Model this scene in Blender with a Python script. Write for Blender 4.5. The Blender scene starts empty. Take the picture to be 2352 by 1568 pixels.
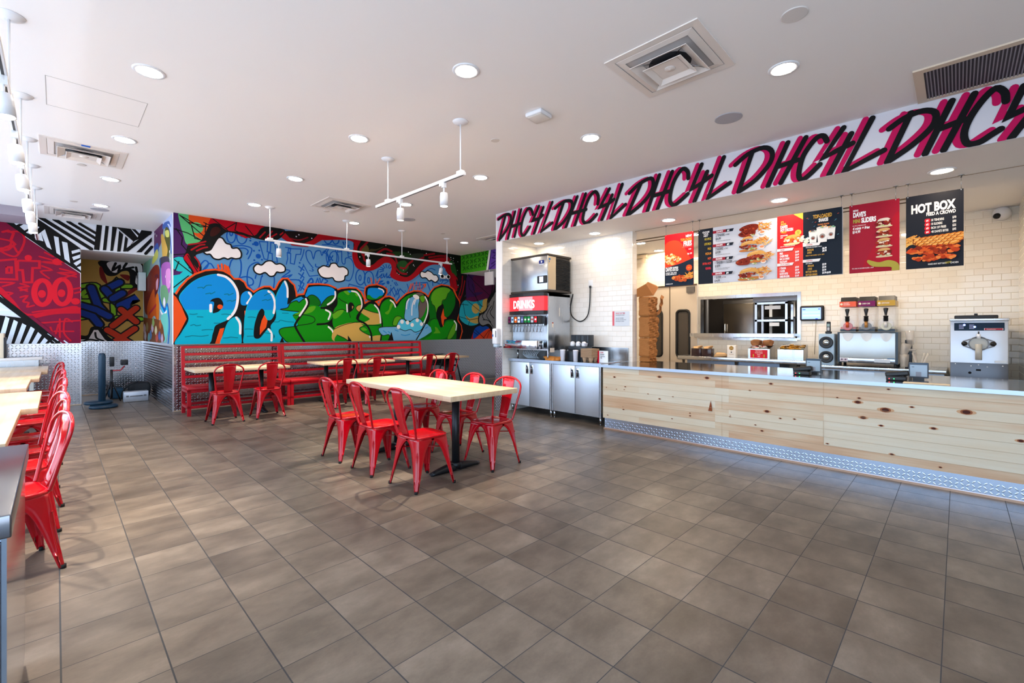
import bpy, bmesh, math, random
from mathutils import Vector, Matrix
from mathutils.geometry import tessellate_polygon
random.seed(7)
C = bpy.context.scene.collection
SC = bpy.context.scene
# ---------------- camera ----------------
cam = bpy.data.cameras.new('camera'); camo = bpy.data.objects.new('camera', cam); C.objects.link(camo)
cam.sensor_width = 36; cam.lens = 15.857; cam.shift_y = -0.01105; cam.clip_start = .05
camo.location = (0, 0, 1.37); camo.rotation_euler = (math.radians(90), 0, math.radians(-45.3))
SC.camera = camo
SC.view_settings.view_transform = 'Standard'; SC.view_settings.look = 'None'
SC.view_settings.exposure = 0.82; SC.view_settings.gamma = 1; SC.view_settings.use_curve_mapping = False
# ---------------- world: daylight outside the shop front ----------------
W = bpy.data.worlds.new('daylight'); SC.world = W; W.use_nodes = True
nt = W.node_tree; bg = nt.nodes['Background']
tc = nt.nodes.new('ShaderNodeTexCoord'); sx = nt.nodes.new('ShaderNodeSeparateXYZ'); rp = nt.nodes.new('ShaderNodeValToRGB')
nt.links.new(tc.outputs['Generated'], sx.inputs[0]); nt.links.new(sx.outputs['Z'], rp.inputs[0]); nt.links.new(rp.outputs[0], bg.inputs[0])
e = rp.color_ramp.elements; e[0].position = .0; e[0].color = (.50, .58, .70, 1); e[1].position = 1; e[1].color = (.36, .60, 1, 1)
n = e.new(.02); n.color = (.60, .78, 1, 1)
bg.inputs[1].default_value = 3.1
def portal(loc, rot, sx_, sy_):
    l = bpy.data.lights.new('window_daylight', 'AREA'); l.shape = 'RECTANGLE'; l.size = sx_; l.size_y = sy_; l.cycles.is_portal = True
    o = bpy.data.objects.new('window_daylight', l); o.location = loc; o.rotation_euler = rot; C.objects.link(o)
portal((-1.95, 4.2, 1.56), (math.radians(90), 0, math.radians(-90)), 14.2, 3.0)
portal((-.2, -3.05, 1.56), (math.radians(90), 0, 0), 3.4, 3.0)
# ---------------- helpers ----------------
def lin(h):
    if not isinstance(h, str): return tuple(h)
    r = [int(h[i:i+2], 16)/255 for i in (0, 2, 4)]
    return tuple(c/12.92 if c <= .04045 else ((c+.055)/1.055)**2.4 for c in r)
MATS = {}
def mat(name, col, rough=.5, metal=0, emit=None, es=0, trans=0, coat=0, alpha=1, ior=1.45):
    if name in MATS: return MATS[name]
    m = bpy.data.materials.new(name); m.use_nodes = True; b = m.node_tree.nodes['Principled BSDF']
    b.inputs['Base Color'].default_value = (*lin(col), 1); b.inputs['Roughness'].default_value = rough; b.inputs['Metallic'].default_value = metal
    b.inputs['IOR'].default_value = ior
    if emit is not None: b.inputs['Emission Color'].default_value = (*lin(emit), 1); b.inputs['Emission Strength'].default_value = es
    if trans: b.inputs['Transmission Weight'].default_value = trans
    if coat: b.inputs['Coat Weight'].default_value = coat; b.inputs['Coat Roughness'].default_value = .06
    if alpha < 1: b.inputs['Alpha'].default_value = alpha
    MATS[name] = m; return m
def paintmat(h, rough=.5):
    k = 'paint_'+h+('' if rough == .5 else str(rough))
    if k in MATS: return MATS[k]
    m = mat(k, tuple(c*.92 for c in lin(h)), rough); m.node_tree.nodes['Principled BSDF'].inputs['Specular IOR Level'].default_value = .12; return m
class NT:   # small node helper
    def __init__(s, m): s.m = m; s.t = m.node_tree; s.b = s.t.nodes['Principled BSDF']
    def math(s, op, a, b=None, c=None):
        n = s.t.nodes.new('ShaderNodeMath'); n.operation = op
        for i, v in enumerate((a, b, c)):
            if v is None: continue
            if isinstance(v, (int, float)): n.inputs[i].default_value = v
            else: s.t.links.new(v, n.inputs[i])
        return n.outputs[0]
    def pos(s):
        g = s.t.nodes.new('ShaderNodeNewGeometry'); x = s.t.nodes.new('ShaderNodeSeparateXYZ'); s.t.links.new(g.outputs['Position'], x.inputs[0]); return x.outputs
    def comb(s, x, y, z=0):
        n = s.t.nodes.new('ShaderNodeCombineXYZ')
        for i, v in enumerate((x, y, z)):
            if isinstance(v, (int, float)): n.inputs[i].default_value = v
            else: s.t.links.new(v, n.inputs[i])
        return n.outputs[0]
    def noise(s, vec, scale, detail=4, rough=.5):
        n = s.t.nodes.new('ShaderNodeTexNoise'); n.inputs['Scale'].default_value = scale; n.inputs['Detail'].default_value = detail; n.inputs['Roughness'].default_value = rough
        s.t.links.new(vec, n.inputs['Vector']); return n.outputs['Fac']
    def white(s, vec):
        n = s.t.nodes.new('ShaderNodeTexWhiteNoise'); n.noise_dimensions = '3D'; s.t.links.new(vec, n.inputs['Vector']); return n.outputs['Value']
    def ramp(s, fac, stops):
        n = s.t.nodes.new('ShaderNodeValToRGB'); s.t.links.new(fac, n.inputs[0]); el = n.color_ramp.elements
        el[0].position, el[0].color = stops[0][0], (*lin(stops[0][1]), 1); el[1].position, el[1].color = stops[-1][0], (*lin(stops[-1][1]), 1)
        for p, c in stops[1:-1]: q = el.new(p); q.color = (*lin(c), 1)
        return n.outputs[0]
    def mix(s, f, a, b, mode='MIX'):
        n = s.t.nodes.new('ShaderNodeMix'); n.data_type = 'RGBA'; n.blend_type = mode
        for i, v in ((0, f), (6, a), (7, b)):
            if isinstance(v, (int, float)): n.inputs[i].default_value = v
            elif isinstance(v, (str, tuple)): n.inputs[i].default_value = (*lin(v), 1)
            else: s.t.links.new(v, n.inputs[i])
        return n.outputs[2]
    def bump(s, h, dist, strength=1):
        n = s.t.nodes.new('ShaderNodeBump'); n.inputs['Distance'].default_value = dist; n.inputs['Strength'].default_value = strength
        s.t.links.new(h, n.inputs['Height']); s.t.links.new(n.outputs[0], s.b.inputs['Normal'])
    def base(s, c): s.t.links.new(c, s.b.inputs['Base Color'])
    def rough(s, c): s.t.links.new(c, s.b.inputs['Roughness'])
# floor tiles
m = mat('floor_tile', '8a7d72', .38); N = NT(m); X, Y, Z = N.pos(); T = .3164
def cell(N, v, off, size): return N.math('DIVIDE', N.math('SUBTRACT', v, off), size)
cx = cell(N, X, .01335, T); cy = cell(N, Y, .0493, T)
fx = N.math('FRACT', cx); fy = N.math('FRACT', cy)
dx = N.math('MINIMUM', fx, N.math('SUBTRACT', 1, fx)); dy = N.math('MINIMUM', fy, N.math('SUBTRACT', 1, fy))
gx = N.math('LESS_THAN', dx, .0095); gy = N.math('LESS_THAN', dy, .0060)
g = N.math('MAXIMUM', gx, gy)
idx = N.comb(N.math('FLOOR', cx), N.math('FLOOR', cy)); rnd = N.white(idx)
sh = N.comb(N.math('MULTIPLY_ADD', rnd, 37.0, X), N.math('MULTIPLY_ADD', rnd, 21.0, N.math('MULTIPLY', Y, 1.6)), 0)
n1 = N.noise(sh, 2.6, 6, .62); n2 = N.noise(sh, 60, 3, .6)
v = N.math('ADD', N.math('MULTIPLY', n1, .8), N.math('MULTIPLY', rnd, .16)); v = N.math('ADD', v, N.math('MULTIPLY', n2, .12))
col = N.ramp(v, [(.28, '40382f'), (.48, '5a5046'), (.62, '6d6256'), (.82, '887c6f')])
N.base(N.mix(g, col, '3a3b3d')); N.rough(N.math('MULTIPLY_ADD', g, .4, N.math('MULTIPLY_ADD', n2, .16, .30)))
N.bump(N.math('SUBTRACT', N.math('MULTIPLY', n2, .15), g), .0012, .7)
# subway tile
def subway(name, c1, c2, gr):
    m = mat(name, c1, .1); N = NT(m); X, Y, Z = N.pos()
    u = N.math('ADD', X, Y); row = N.math('DIVIDE', Z, .0795); ri = N.math('FLOOR', row)
    uu = N.math('ADD', N.math('DIVIDE', u, .158), N.math('MULTIPLY', ri, .5)); fu = N.math('FRACT', uu); fv = N.math('FRACT', row)
    du = N.math('MULTIPLY', N.math('MINIMUM', fu, N.math('SUBTRACT', 1, fu)), .158); dv = N.math('MULTIPLY', N.math('MINIMUM', fv, N.math('SUBTRACT', 1, fv)), .0795)
    d = N.math('MINIMUM', du, dv); g = N.math('LESS_THAN', d, .0017)
    r = N.white(N.comb(N.math('FLOOR', uu), ri))
    N.base(N.mix(g, N.mix(r, c1, c2), gr)); N.rough(N.math('MULTIPLY_ADD', g, .5, .09))
    edge = N.math('MINIMUM', N.math('DIVIDE', d, .006), 1); tilt = N.math('MULTIPLY', N.math('SUBTRACT', r, .5), N.math('SUBTRACT', fu, .5))
    N.bump(N.math('ADD', N.math('MULTIPLY', edge, 1), N.math('MULTIPLY', tilt, 1.0)), .0012, .8)
    return m
TILEW = subway('white_subway_tile', 'f1ede6', 'ebe6de', 'd8d1c6'); TILEC = subway('cream_subway_tile', 'f3ecdd', 'efe5d3', 'd6c8b0')
# metals
PLATE = mat('diamond_plate_aluminium', 'b2b2b6', .17, 1)
STEEL = mat('brushed_stainless', 'b9bcc0', .26, 1); N = NT(STEEL); X, Y, Z = N.pos()
N.rough(N.math('MULTIPLY_ADD', N.noise(N.comb(N.math('MULTIPLY', X, 6), N.math('MULTIPLY', Y, 6), N.math('MULTIPLY', Z, .8)), 3, 3), .22, .14))
STEELD = mat('dark_stainless', '77777a', .3, 1); CHROME = mat('polished_steel', 'c6c9cd', .09, 1); TOPSTEEL = mat('worktop_stainless', 'b4b4b6', .12, 1)
RED = mat('red_gloss_enamel', 'ad0314', .13, 0, coat=.25); BENCH = mat('red_bench_paint', 'a8041a', .32); VINYL = mat('red_vinyl', 'ab0618', .36)
BLACK = mat('black_plastic', '121316', .4); BLKM = mat('black_metal', '191c20', .38, .3); RUB = mat('rubber', '0c0c0c', .8)
WHITE = mat('white_paint', 'eeedec', .55); CEIL = mat('ceiling_paint', 'f3f0ee', .8); WPL = mat('white_plastic', 'e9ebee', .35); SPK = mat('speaker_grille', 'b4b4bb', .7)
CREAM = mat('cream_paint', 'dccbb0', .5); GLASS = mat('clear_glass', 'ffffff', .02, 0, trans=1); ACRYL = mat('clear_acrylic', 'f2f6f8', .05, 0, alpha=.22)
KRAFT = mat('kraft_paper', '9c6430', .8); CARD = mat('moulded_pulp', 'a98d71', .9)
LAMP = mat('lamp_diffuser', 'ffffff', .5, emit=(1, .85, .68), es=115); KLAMP = mat('warm_lamp_diffuser', 'ffffff', .5, emit=(1, .80, .58), es=50); RLAMP = mat('rear_lamp_diffuser', 'ffffff', .5, emit=(1, .81, .60), es=150); HEADL = mat('spot_lens', 'ffffff', .5, emit=(1, .88, .72), es=14)
def wood(name, c, ax, rough=.35, s=1):
    m = mat(name, c[1], rough); N = NT(m); X, Y, Z = N.pos(); w = [N.math('MULTIPLY', p, (2 if i == ax else 34)*s) for i, p in enumerate((X, Y, Z))]
    strip = N.white(N.comb(*[N.math('FLOOR', N.math('MULTIPLY', p, (1.2 if i == ax else 24))) if i != 2 else 0 for i, p in enumerate((X, Y, Z))]))
    v = N.math('ADD', N.math('MULTIPLY', N.noise(N.comb(*w), 1, 4), .7), N.math('MULTIPLY', strip, .3)); N.base(N.ramp(v, [(.2, c[0]), (.5, c[1]), (.8, c[2])])); return m
MAPX = wood('maple_butcher_block_x', ('bfa281', 'cdb493', 'd9c3a4'), 0); MAPY = wood('maple_butcher_block_y', ('bfa281', 'cdb493', 'd9c3a4'), 1)
# pine boards on the counter front
m = mat('pine_boards', 'e3c9a0', .42); N = NT(m); X, Y, Z = N.pos()
r = N.math('FLOOR', N.math('DIVIDE', N.math('SUBTRACT', Z, .155), .0789)); wr = N.white(N.comb(r, 3, 1))
seg = N.math('ADD', N.math('GREATER_THAN', Y, N.math('MULTIPLY_ADD', N.math('GREATER_THAN', wr, .45), .9, .95)), N.math('GREATER_THAN', Y, N.math('MULTIPLY_ADD', N.math('GREATER_THAN', wr, .6), .97, 2.0)))
rb = N.white(N.comb(r, seg, 5)); gr = N.noise(N.comb(0, N.math('MULTIPLY_ADD', rb, 9, N.math('MULTIPLY', Y, 1.2)), N.math('MULTIPLY', Z, 26)), 1.6, 4, .55); bl = N.noise(N.comb(rb, N.math('MULTIPLY', Y, 1.4), N.math('MULTIPLY', Z, 6)), 1, 2)
v = N.math('ADD', N.math('ADD', N.math('MULTIPLY', gr, .35), N.math('MULTIPLY', rb, .38)), N.math('MULTIPLY', bl, .42))
N.base(N.ramp(v, [(.3, 'd6ccb6'), (.55, 'd2c1a5'), (.70, 'cbab8a'), (.9, 'b98c68')])); PINE = m
class MB:
    def __init__(s): s.bm = bmesh.new(); s.mats = []
    def mi(s, m):
        if m is None: return 0
        if m not in s.mats: s.mats.append(m)
        return s.mats.index(m)
    def face(s, vs, m=None, smooth=False):
        try: f = s.bm.faces.new(vs)
        except ValueError: return None
        f.material_index = s.mi(m); f.smooth = smooth; return f
    def box(s, x0, x1, y0, y1, z0, z1, m=None, M=None):
        v = [Vector((x, y, z)) for x in (x0, x1) for y in (y0, y1) for z in (z0, z1)]
        if M is not None: v = [M @ p for p in v]
        v = [s.bm.verts.new(p) for p in v]
        for q in ((0, 1, 3, 2), (4, 6, 7, 5), (0, 4, 5, 1), (2, 3, 7, 6), (0, 2, 6, 4), (1, 5, 7, 3)): s.face([v[i] for i in q], m)
        return s
    def rbox(s, x0, x1, y0, y1, z0, z1, b, m=None, M=None):   # bevelled box
        t = bmesh.new(); vs = [t.verts.new((x, y, z)) for x in (x0, x1) for y in (y0, y1) for z in (z0, z1)]
        for q in ((0, 1, 3, 2), (4, 6, 7, 5), (0, 4, 5, 1), (2, 3, 7, 6), (0, 2, 6, 4), (1, 5, 7, 3)): t.faces.new([vs[i] for i in q])
        bmesh.ops.bevel(t, geom=t.edges[:], offset=b, segments=3, profile=.5, affect='EDGES')
        s.merge(t, m, M, True); return s
    def merge(s, t, m=None, M=None, smooth=False):
        mp = {}
        for v in t.verts: mp[v] = s.bm.verts.new(M @ v.co if M is not None else v.co)
        for f in t.faces: s.face([mp[v] for v in f.verts], m, smooth)
        t.free()
    def rings(s, R, m=None, cap=(True, True), closed=True, smooth=True):   # loft between rings of points
        L = [[s.bm.verts.new(p) for p in r] for r in R]; n = len(L[0])
        for a, b in zip(L, L[1:]):
            for i in range(n if closed else n-1): j = (i+1) % n; s.face([a[i], a[j], b[j], b[i]], m, smooth)
        if closed and cap[0]: s.face(L[0][::-1], m)
        if closed and cap[1]: s.face(L[-1], m)
        return s
    def tube(s, P, r, m=None, n=8, closed=False, cap=True):
        P = [Vector(p) for p in P]; R = []; rr = r if isinstance(r, (list, tuple)) else [r]*len(P); up = None; K = len(P)
        for i, p in enumerate(P):
            a = P[i-1] if (i > 0 or closed) else P[i]; b = P[(i+1) % K] if (i < K-1 or closed) else P[i]
            d = (b-a).normalized()
            if up is None: up = d.orthogonal().normalized()
            up = (up - d*up.dot(d)).normalized(); w = d.cross(up)
            R.append([p + (up*math.cos(t*2*math.pi/n)+w*math.sin(t*2*math.pi/n))*rr[i] for t in range(n)])
        if closed: R.append(R[0])
        return s.rings(R, m, (cap and not closed, cap and not closed))
    def cyl(s, c, r, h, m=None, n=20, r2=None, axis='Z', smooth=True):
        c = Vector(c); r2 = r if r2 is None else r2
        A = {'Z': (Vector((1, 0, 0)), Vector((0, 1, 0)), Vector((0, 0, 1))), 'X': (Vector((0, 1, 0)), Vector((0, 0, 1)), Vector((1, 0, 0))), 'Y': (Vector((0, 0, 1)), Vector((1, 0, 0)), Vector((0, 1, 0)))}[axis]
        ring = lambda q, rad: [q + A[0]*math.cos(t*2*math.pi/n)*rad + A[1]*math.sin(t*2*math.pi/n)*rad for t in range(n)]
        return s.rings([ring(c, r), ring(c+A[2]*h, r2)], m, smooth=smooth)
    def lathe(s, c, prof, m=None, n=24, axis='Z'):
        c = Vector(c); A = {'Z': (Vector((1, 0, 0)), Vector((0, 1, 0)), Vector((0, 0, 1))), 'X': (Vector((0, 1, 0)), Vector((0, 0, 1)), Vector((1, 0, 0))), 'Y': (Vector((0, 0, 1)), Vector((1, 0, 0)), Vector((0, 1, 0)))}[axis]
        return s.rings([[c + A[0]*math.cos(t*2*math.pi/n)*max(r, 1e-4) + A[1]*math.sin(t*2*math.pi/n)*max(r, 1e-4) + A[2]*h for t in range(n)] for r, h in prof], m)
    def prism(s, pts, f, d, m=None):   # polygon pts mapped by f(u,v,w), thickness d
        a = [s.bm.verts.new(f(u, v, 0)) for u, v in pts]; b = [s.bm.verts.new(f(u, v, d)) for u, v in pts]; n = len(a)
        for i in range(n): s.face([a[i], a[(i+1) % n], b[(i+1) % n], b[i]], m)
        for t in tessellate_polygon([[Vector((u, v, 0)) for u, v in pts]]): s.face([a[i] for i in t], m); s.face([b[i] for i in t][::-1], m)
        return s
    def build(s, name, m=None, parent=None, loc=None):
        bmesh.ops.recalc_face_normals(s.bm, faces=s.bm.faces) if getattr(s, 'recalc', True) else None
        me = bpy.data.meshes.new(name); s.bm.to_mesh(me); s.bm.free()
        ms = s.mats or [m]
        for x in ms: me.materials.append(x if x is not None else m)
        o = bpy.data.objects.new(name, me); C.objects.link(o)
        if parent is not None: o.parent = parent
        if loc is not None: o.location = loc
        return o
def arc(pts, n=6, closed=False):  # catmull-rom
    P = [Vector(p) for p in pts]; K = len(P); out = []
    for i in range(K if closed else K-1):
        p0 = P[(i-1) % K] if (i > 0 or closed) else P[0]; p1 = P[i]; p2 = P[(i+1) % K]; p3 = P[(i+2) % K] if (i < K-2 or closed) else P[-1]
        for k in range(n):
            t = k/n; out.append(.5*((2*p1)+(p2-p0)*t+(2*p0-5*p1+4*p2-p3)*t*t+(3*p1-p0-3*p2+p3)*t*t*t))
    if not closed: out.append(P[-1])
    return out
def tag(o, label, cat, group=None):
    o['label'] = label; o['category'] = cat
    if group: o['group'] = group
    return o
def thing(name, label, cat, loc=(0, 0, 0), rz=0, group=None):
    o = bpy.data.objects.new(name, None); C.objects.link(o); o.location = loc; o.rotation_euler = (0, 0, rz); o.empty_display_size = .1
    return tag(o, label, cat, group)
def struct(o): o['kind'] = 'structure'; return o
def dup(root, loc, rz=0, label=None, group=None):
    def cp(o, par):
        c = o.copy(); C.objects.link(c); c.parent = par
        for ch in [x for x in bpy.data.objects if x.parent == o]: cp(ch, c)
        return c
    r = cp(root, None); r.location = loc; r.rotation_euler = (0, 0, rz)
    if label: r['label'] = label
    if group: r['group'] = group
    return r
# flat painting: layers of thin shapes on one surface, a fraction of a millimetre apart
TXT = {}
def textmesh(s, bold):
    k = (s, bold)
    if k not in TXT:
        cu = bpy.data.curves.new('t', 'FONT'); cu.body = s; cu.offset = bold; cu.resolution_u = 3
        ob = bpy.data.objects.new('t', cu); me = bpy.data.meshes.new_from_object(ob)
        TXT[k] = ([v.co.copy() for v in me.vertices], [tuple(p.vertices) for p in me.polygons])
        bpy.data.objects.remove(ob); bpy.data.curves.remove(cu); bpy.data.meshes.remove(me)
    return TXT[k]
class Canvas:
    def __init__(s, o, U, V, Nn, clip=None, step=.00012, start=.0006, rough=.5):
        s.o = Vector(o); s.U = Vector(U); s.V = Vector(V); s.N = Vector(Nn); s.clip = clip; s.mb = MB(); s.mb.recalc = False; s.k = start; s.step = step; s.r = rough
    def cut(s, P):
        if s.clip is None: return P
        x0, x1, y0, y1 = s.clip
        for ax, lim, sg in ((0, x0, 1), (0, x1, -1), (1, y0, 1), (1, y1, -1)):
            Q = []
            for i, a in enumerate(P):
                b = P[(i+1) % len(P)]; da = (a[ax]-lim)*sg; db = (b[ax]-lim)*sg
                if da >= 0: Q.append(a)
                if (da > 0) != (db > 0) and abs(da-db) > 1e-9: t = da/(da-db); Q.append((a[0]+(b[0]-a[0])*t, a[1]+(b[1]-a[1])*t))
            P = Q
            if len(P) < 3: return []
        return P
    def M(s, c): return c if not isinstance(c, str) else paintmat(c, s.r)
    def put(s, P, m, k):
        if len(P) < 3: return
        v = [s.mb.bm.verts.new(s.o+s.U*a+s.V*b+s.N*k) for a, b in P]
        if len(P) <= 4: s.mb.face(v, m); return
        for t in tessellate_polygon([[Vector((a, b, 0)) for a, b in P]]): s.mb.face([v[i] for i in t], m)
    def sm(s, P, closed, n=5): return [(p.x, p.y) for p in arc([(a, b, 0) for a, b in P], n, closed)]
    def fill(s, P, c, smooth=False):
        if smooth: P = s.sm(P, True)
        s.k += s.step; s.put(s.cut(P), s.M(c), s.k)
    def rect(s, x0, x1, y0, y1, c): s.fill([(x0, y0), (x1, y0), (x1, y1), (x0, y1)], c)
    def disc(s, x, y, r, c, ry=None, n=18): s.fill([(x+r*math.cos(t*2*math.pi/n), y+(ry or r)*math.sin(t*2*math.pi/n)) for t in range(n)], c)
    def stroke(s, P, w, c, smooth=False, closed=False):
        if smooth: P = s.sm(P, closed, 4)
        s.k += s.step; m = s.M(c); n = len(P); L = []; w /= 2
        if not closed:
            for i in (0, -1): s.put(s.cut([(P[i][0]+w*math.cos(t*math.pi/5), P[i][1]+w*math.sin(t*math.pi/5)) for t in range(10)]), m, s.k-s.step*.35)
        for i in range(n):
            a = P[i-1] if (i > 0 or closed) else P[i]; b = P[(i+1) % n] if (i < n-1 or closed) else P[i]; p = P[i]
            d1 = Vector((p[0]-a[0], p[1]-a[1])); d2 = Vector((b[0]-p[0], b[1]-p[1]))
            d1 = d1.normalized() if d1.length > 1e-7 else d2.normalized(); d2 = d2.normalized() if d2.length > 1e-7 else d1
            t = d1+d2; t = t.normalized() if t.length > .2 else d1; q = w/max(.45, abs(t.dot(d1))); nx, ny = -t.y*q, t.x*q
            L.append(((p[0]+nx, p[1]+ny), (p[0]-nx, p[1]-ny)))
        for i in range(n if closed else n-1):
            a = L[i]; b = L[(i+1) % n]; s.put(s.cut([a[0], b[0], b[1], a[1]]), m, s.k + s.step*.3*i/n)
    def text(s, t, x, y, h, c, sx=.62, bold=.02, shear=0, align='L', slope=0):   # h = cap height
        vs, fs = textmesh(t, bold)
        if not vs: return 0
        k = h/.73; x0 = min(v.x for v in vs); x1 = max(v.x for v in vs); wd = (x1-x0)*k*sx; s.k += s.step*1.5; m = s.M(c)
        ox = x - (wd if align == 'R' else wd/2 if align == 'C' else 0)
        V = [s.mb.bm.verts.new(s.o+s.U*(ox+(v.x-x0)*k*sx+v.y*k*shear)+s.V*(y+v.y*k+(v.x-x0)*k*sx*slope)+s.N*s.k) for v in vs]
        for f in fs: s.mb.face([V[i] for i in f], m)
        return wd
    def data(s, rows):   # rows of plain numbers: kind, red, green, blue, width in mm, smooth, then points in mm
        for v in rows:
            k, cr, cg, cb, w, sm = v[:6]; v = [a/1000 for a in v[6:]]; P = list(zip(v[::2], v[1::2])); w /= 1000; col = '%02x%02x%02x' % (cr, cg, cb)
            if k == 0: s.fill(P, col, bool(sm))
            elif k == 1: s.stroke(P, w, col, bool(sm))
            elif k == 2: s.stroke(P, w, col, True, True)
            else: s.disc(P[0][0], P[0][1], w, col)
    def build(s, name, parent): return s.mb.build(name, None, parent)
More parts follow.
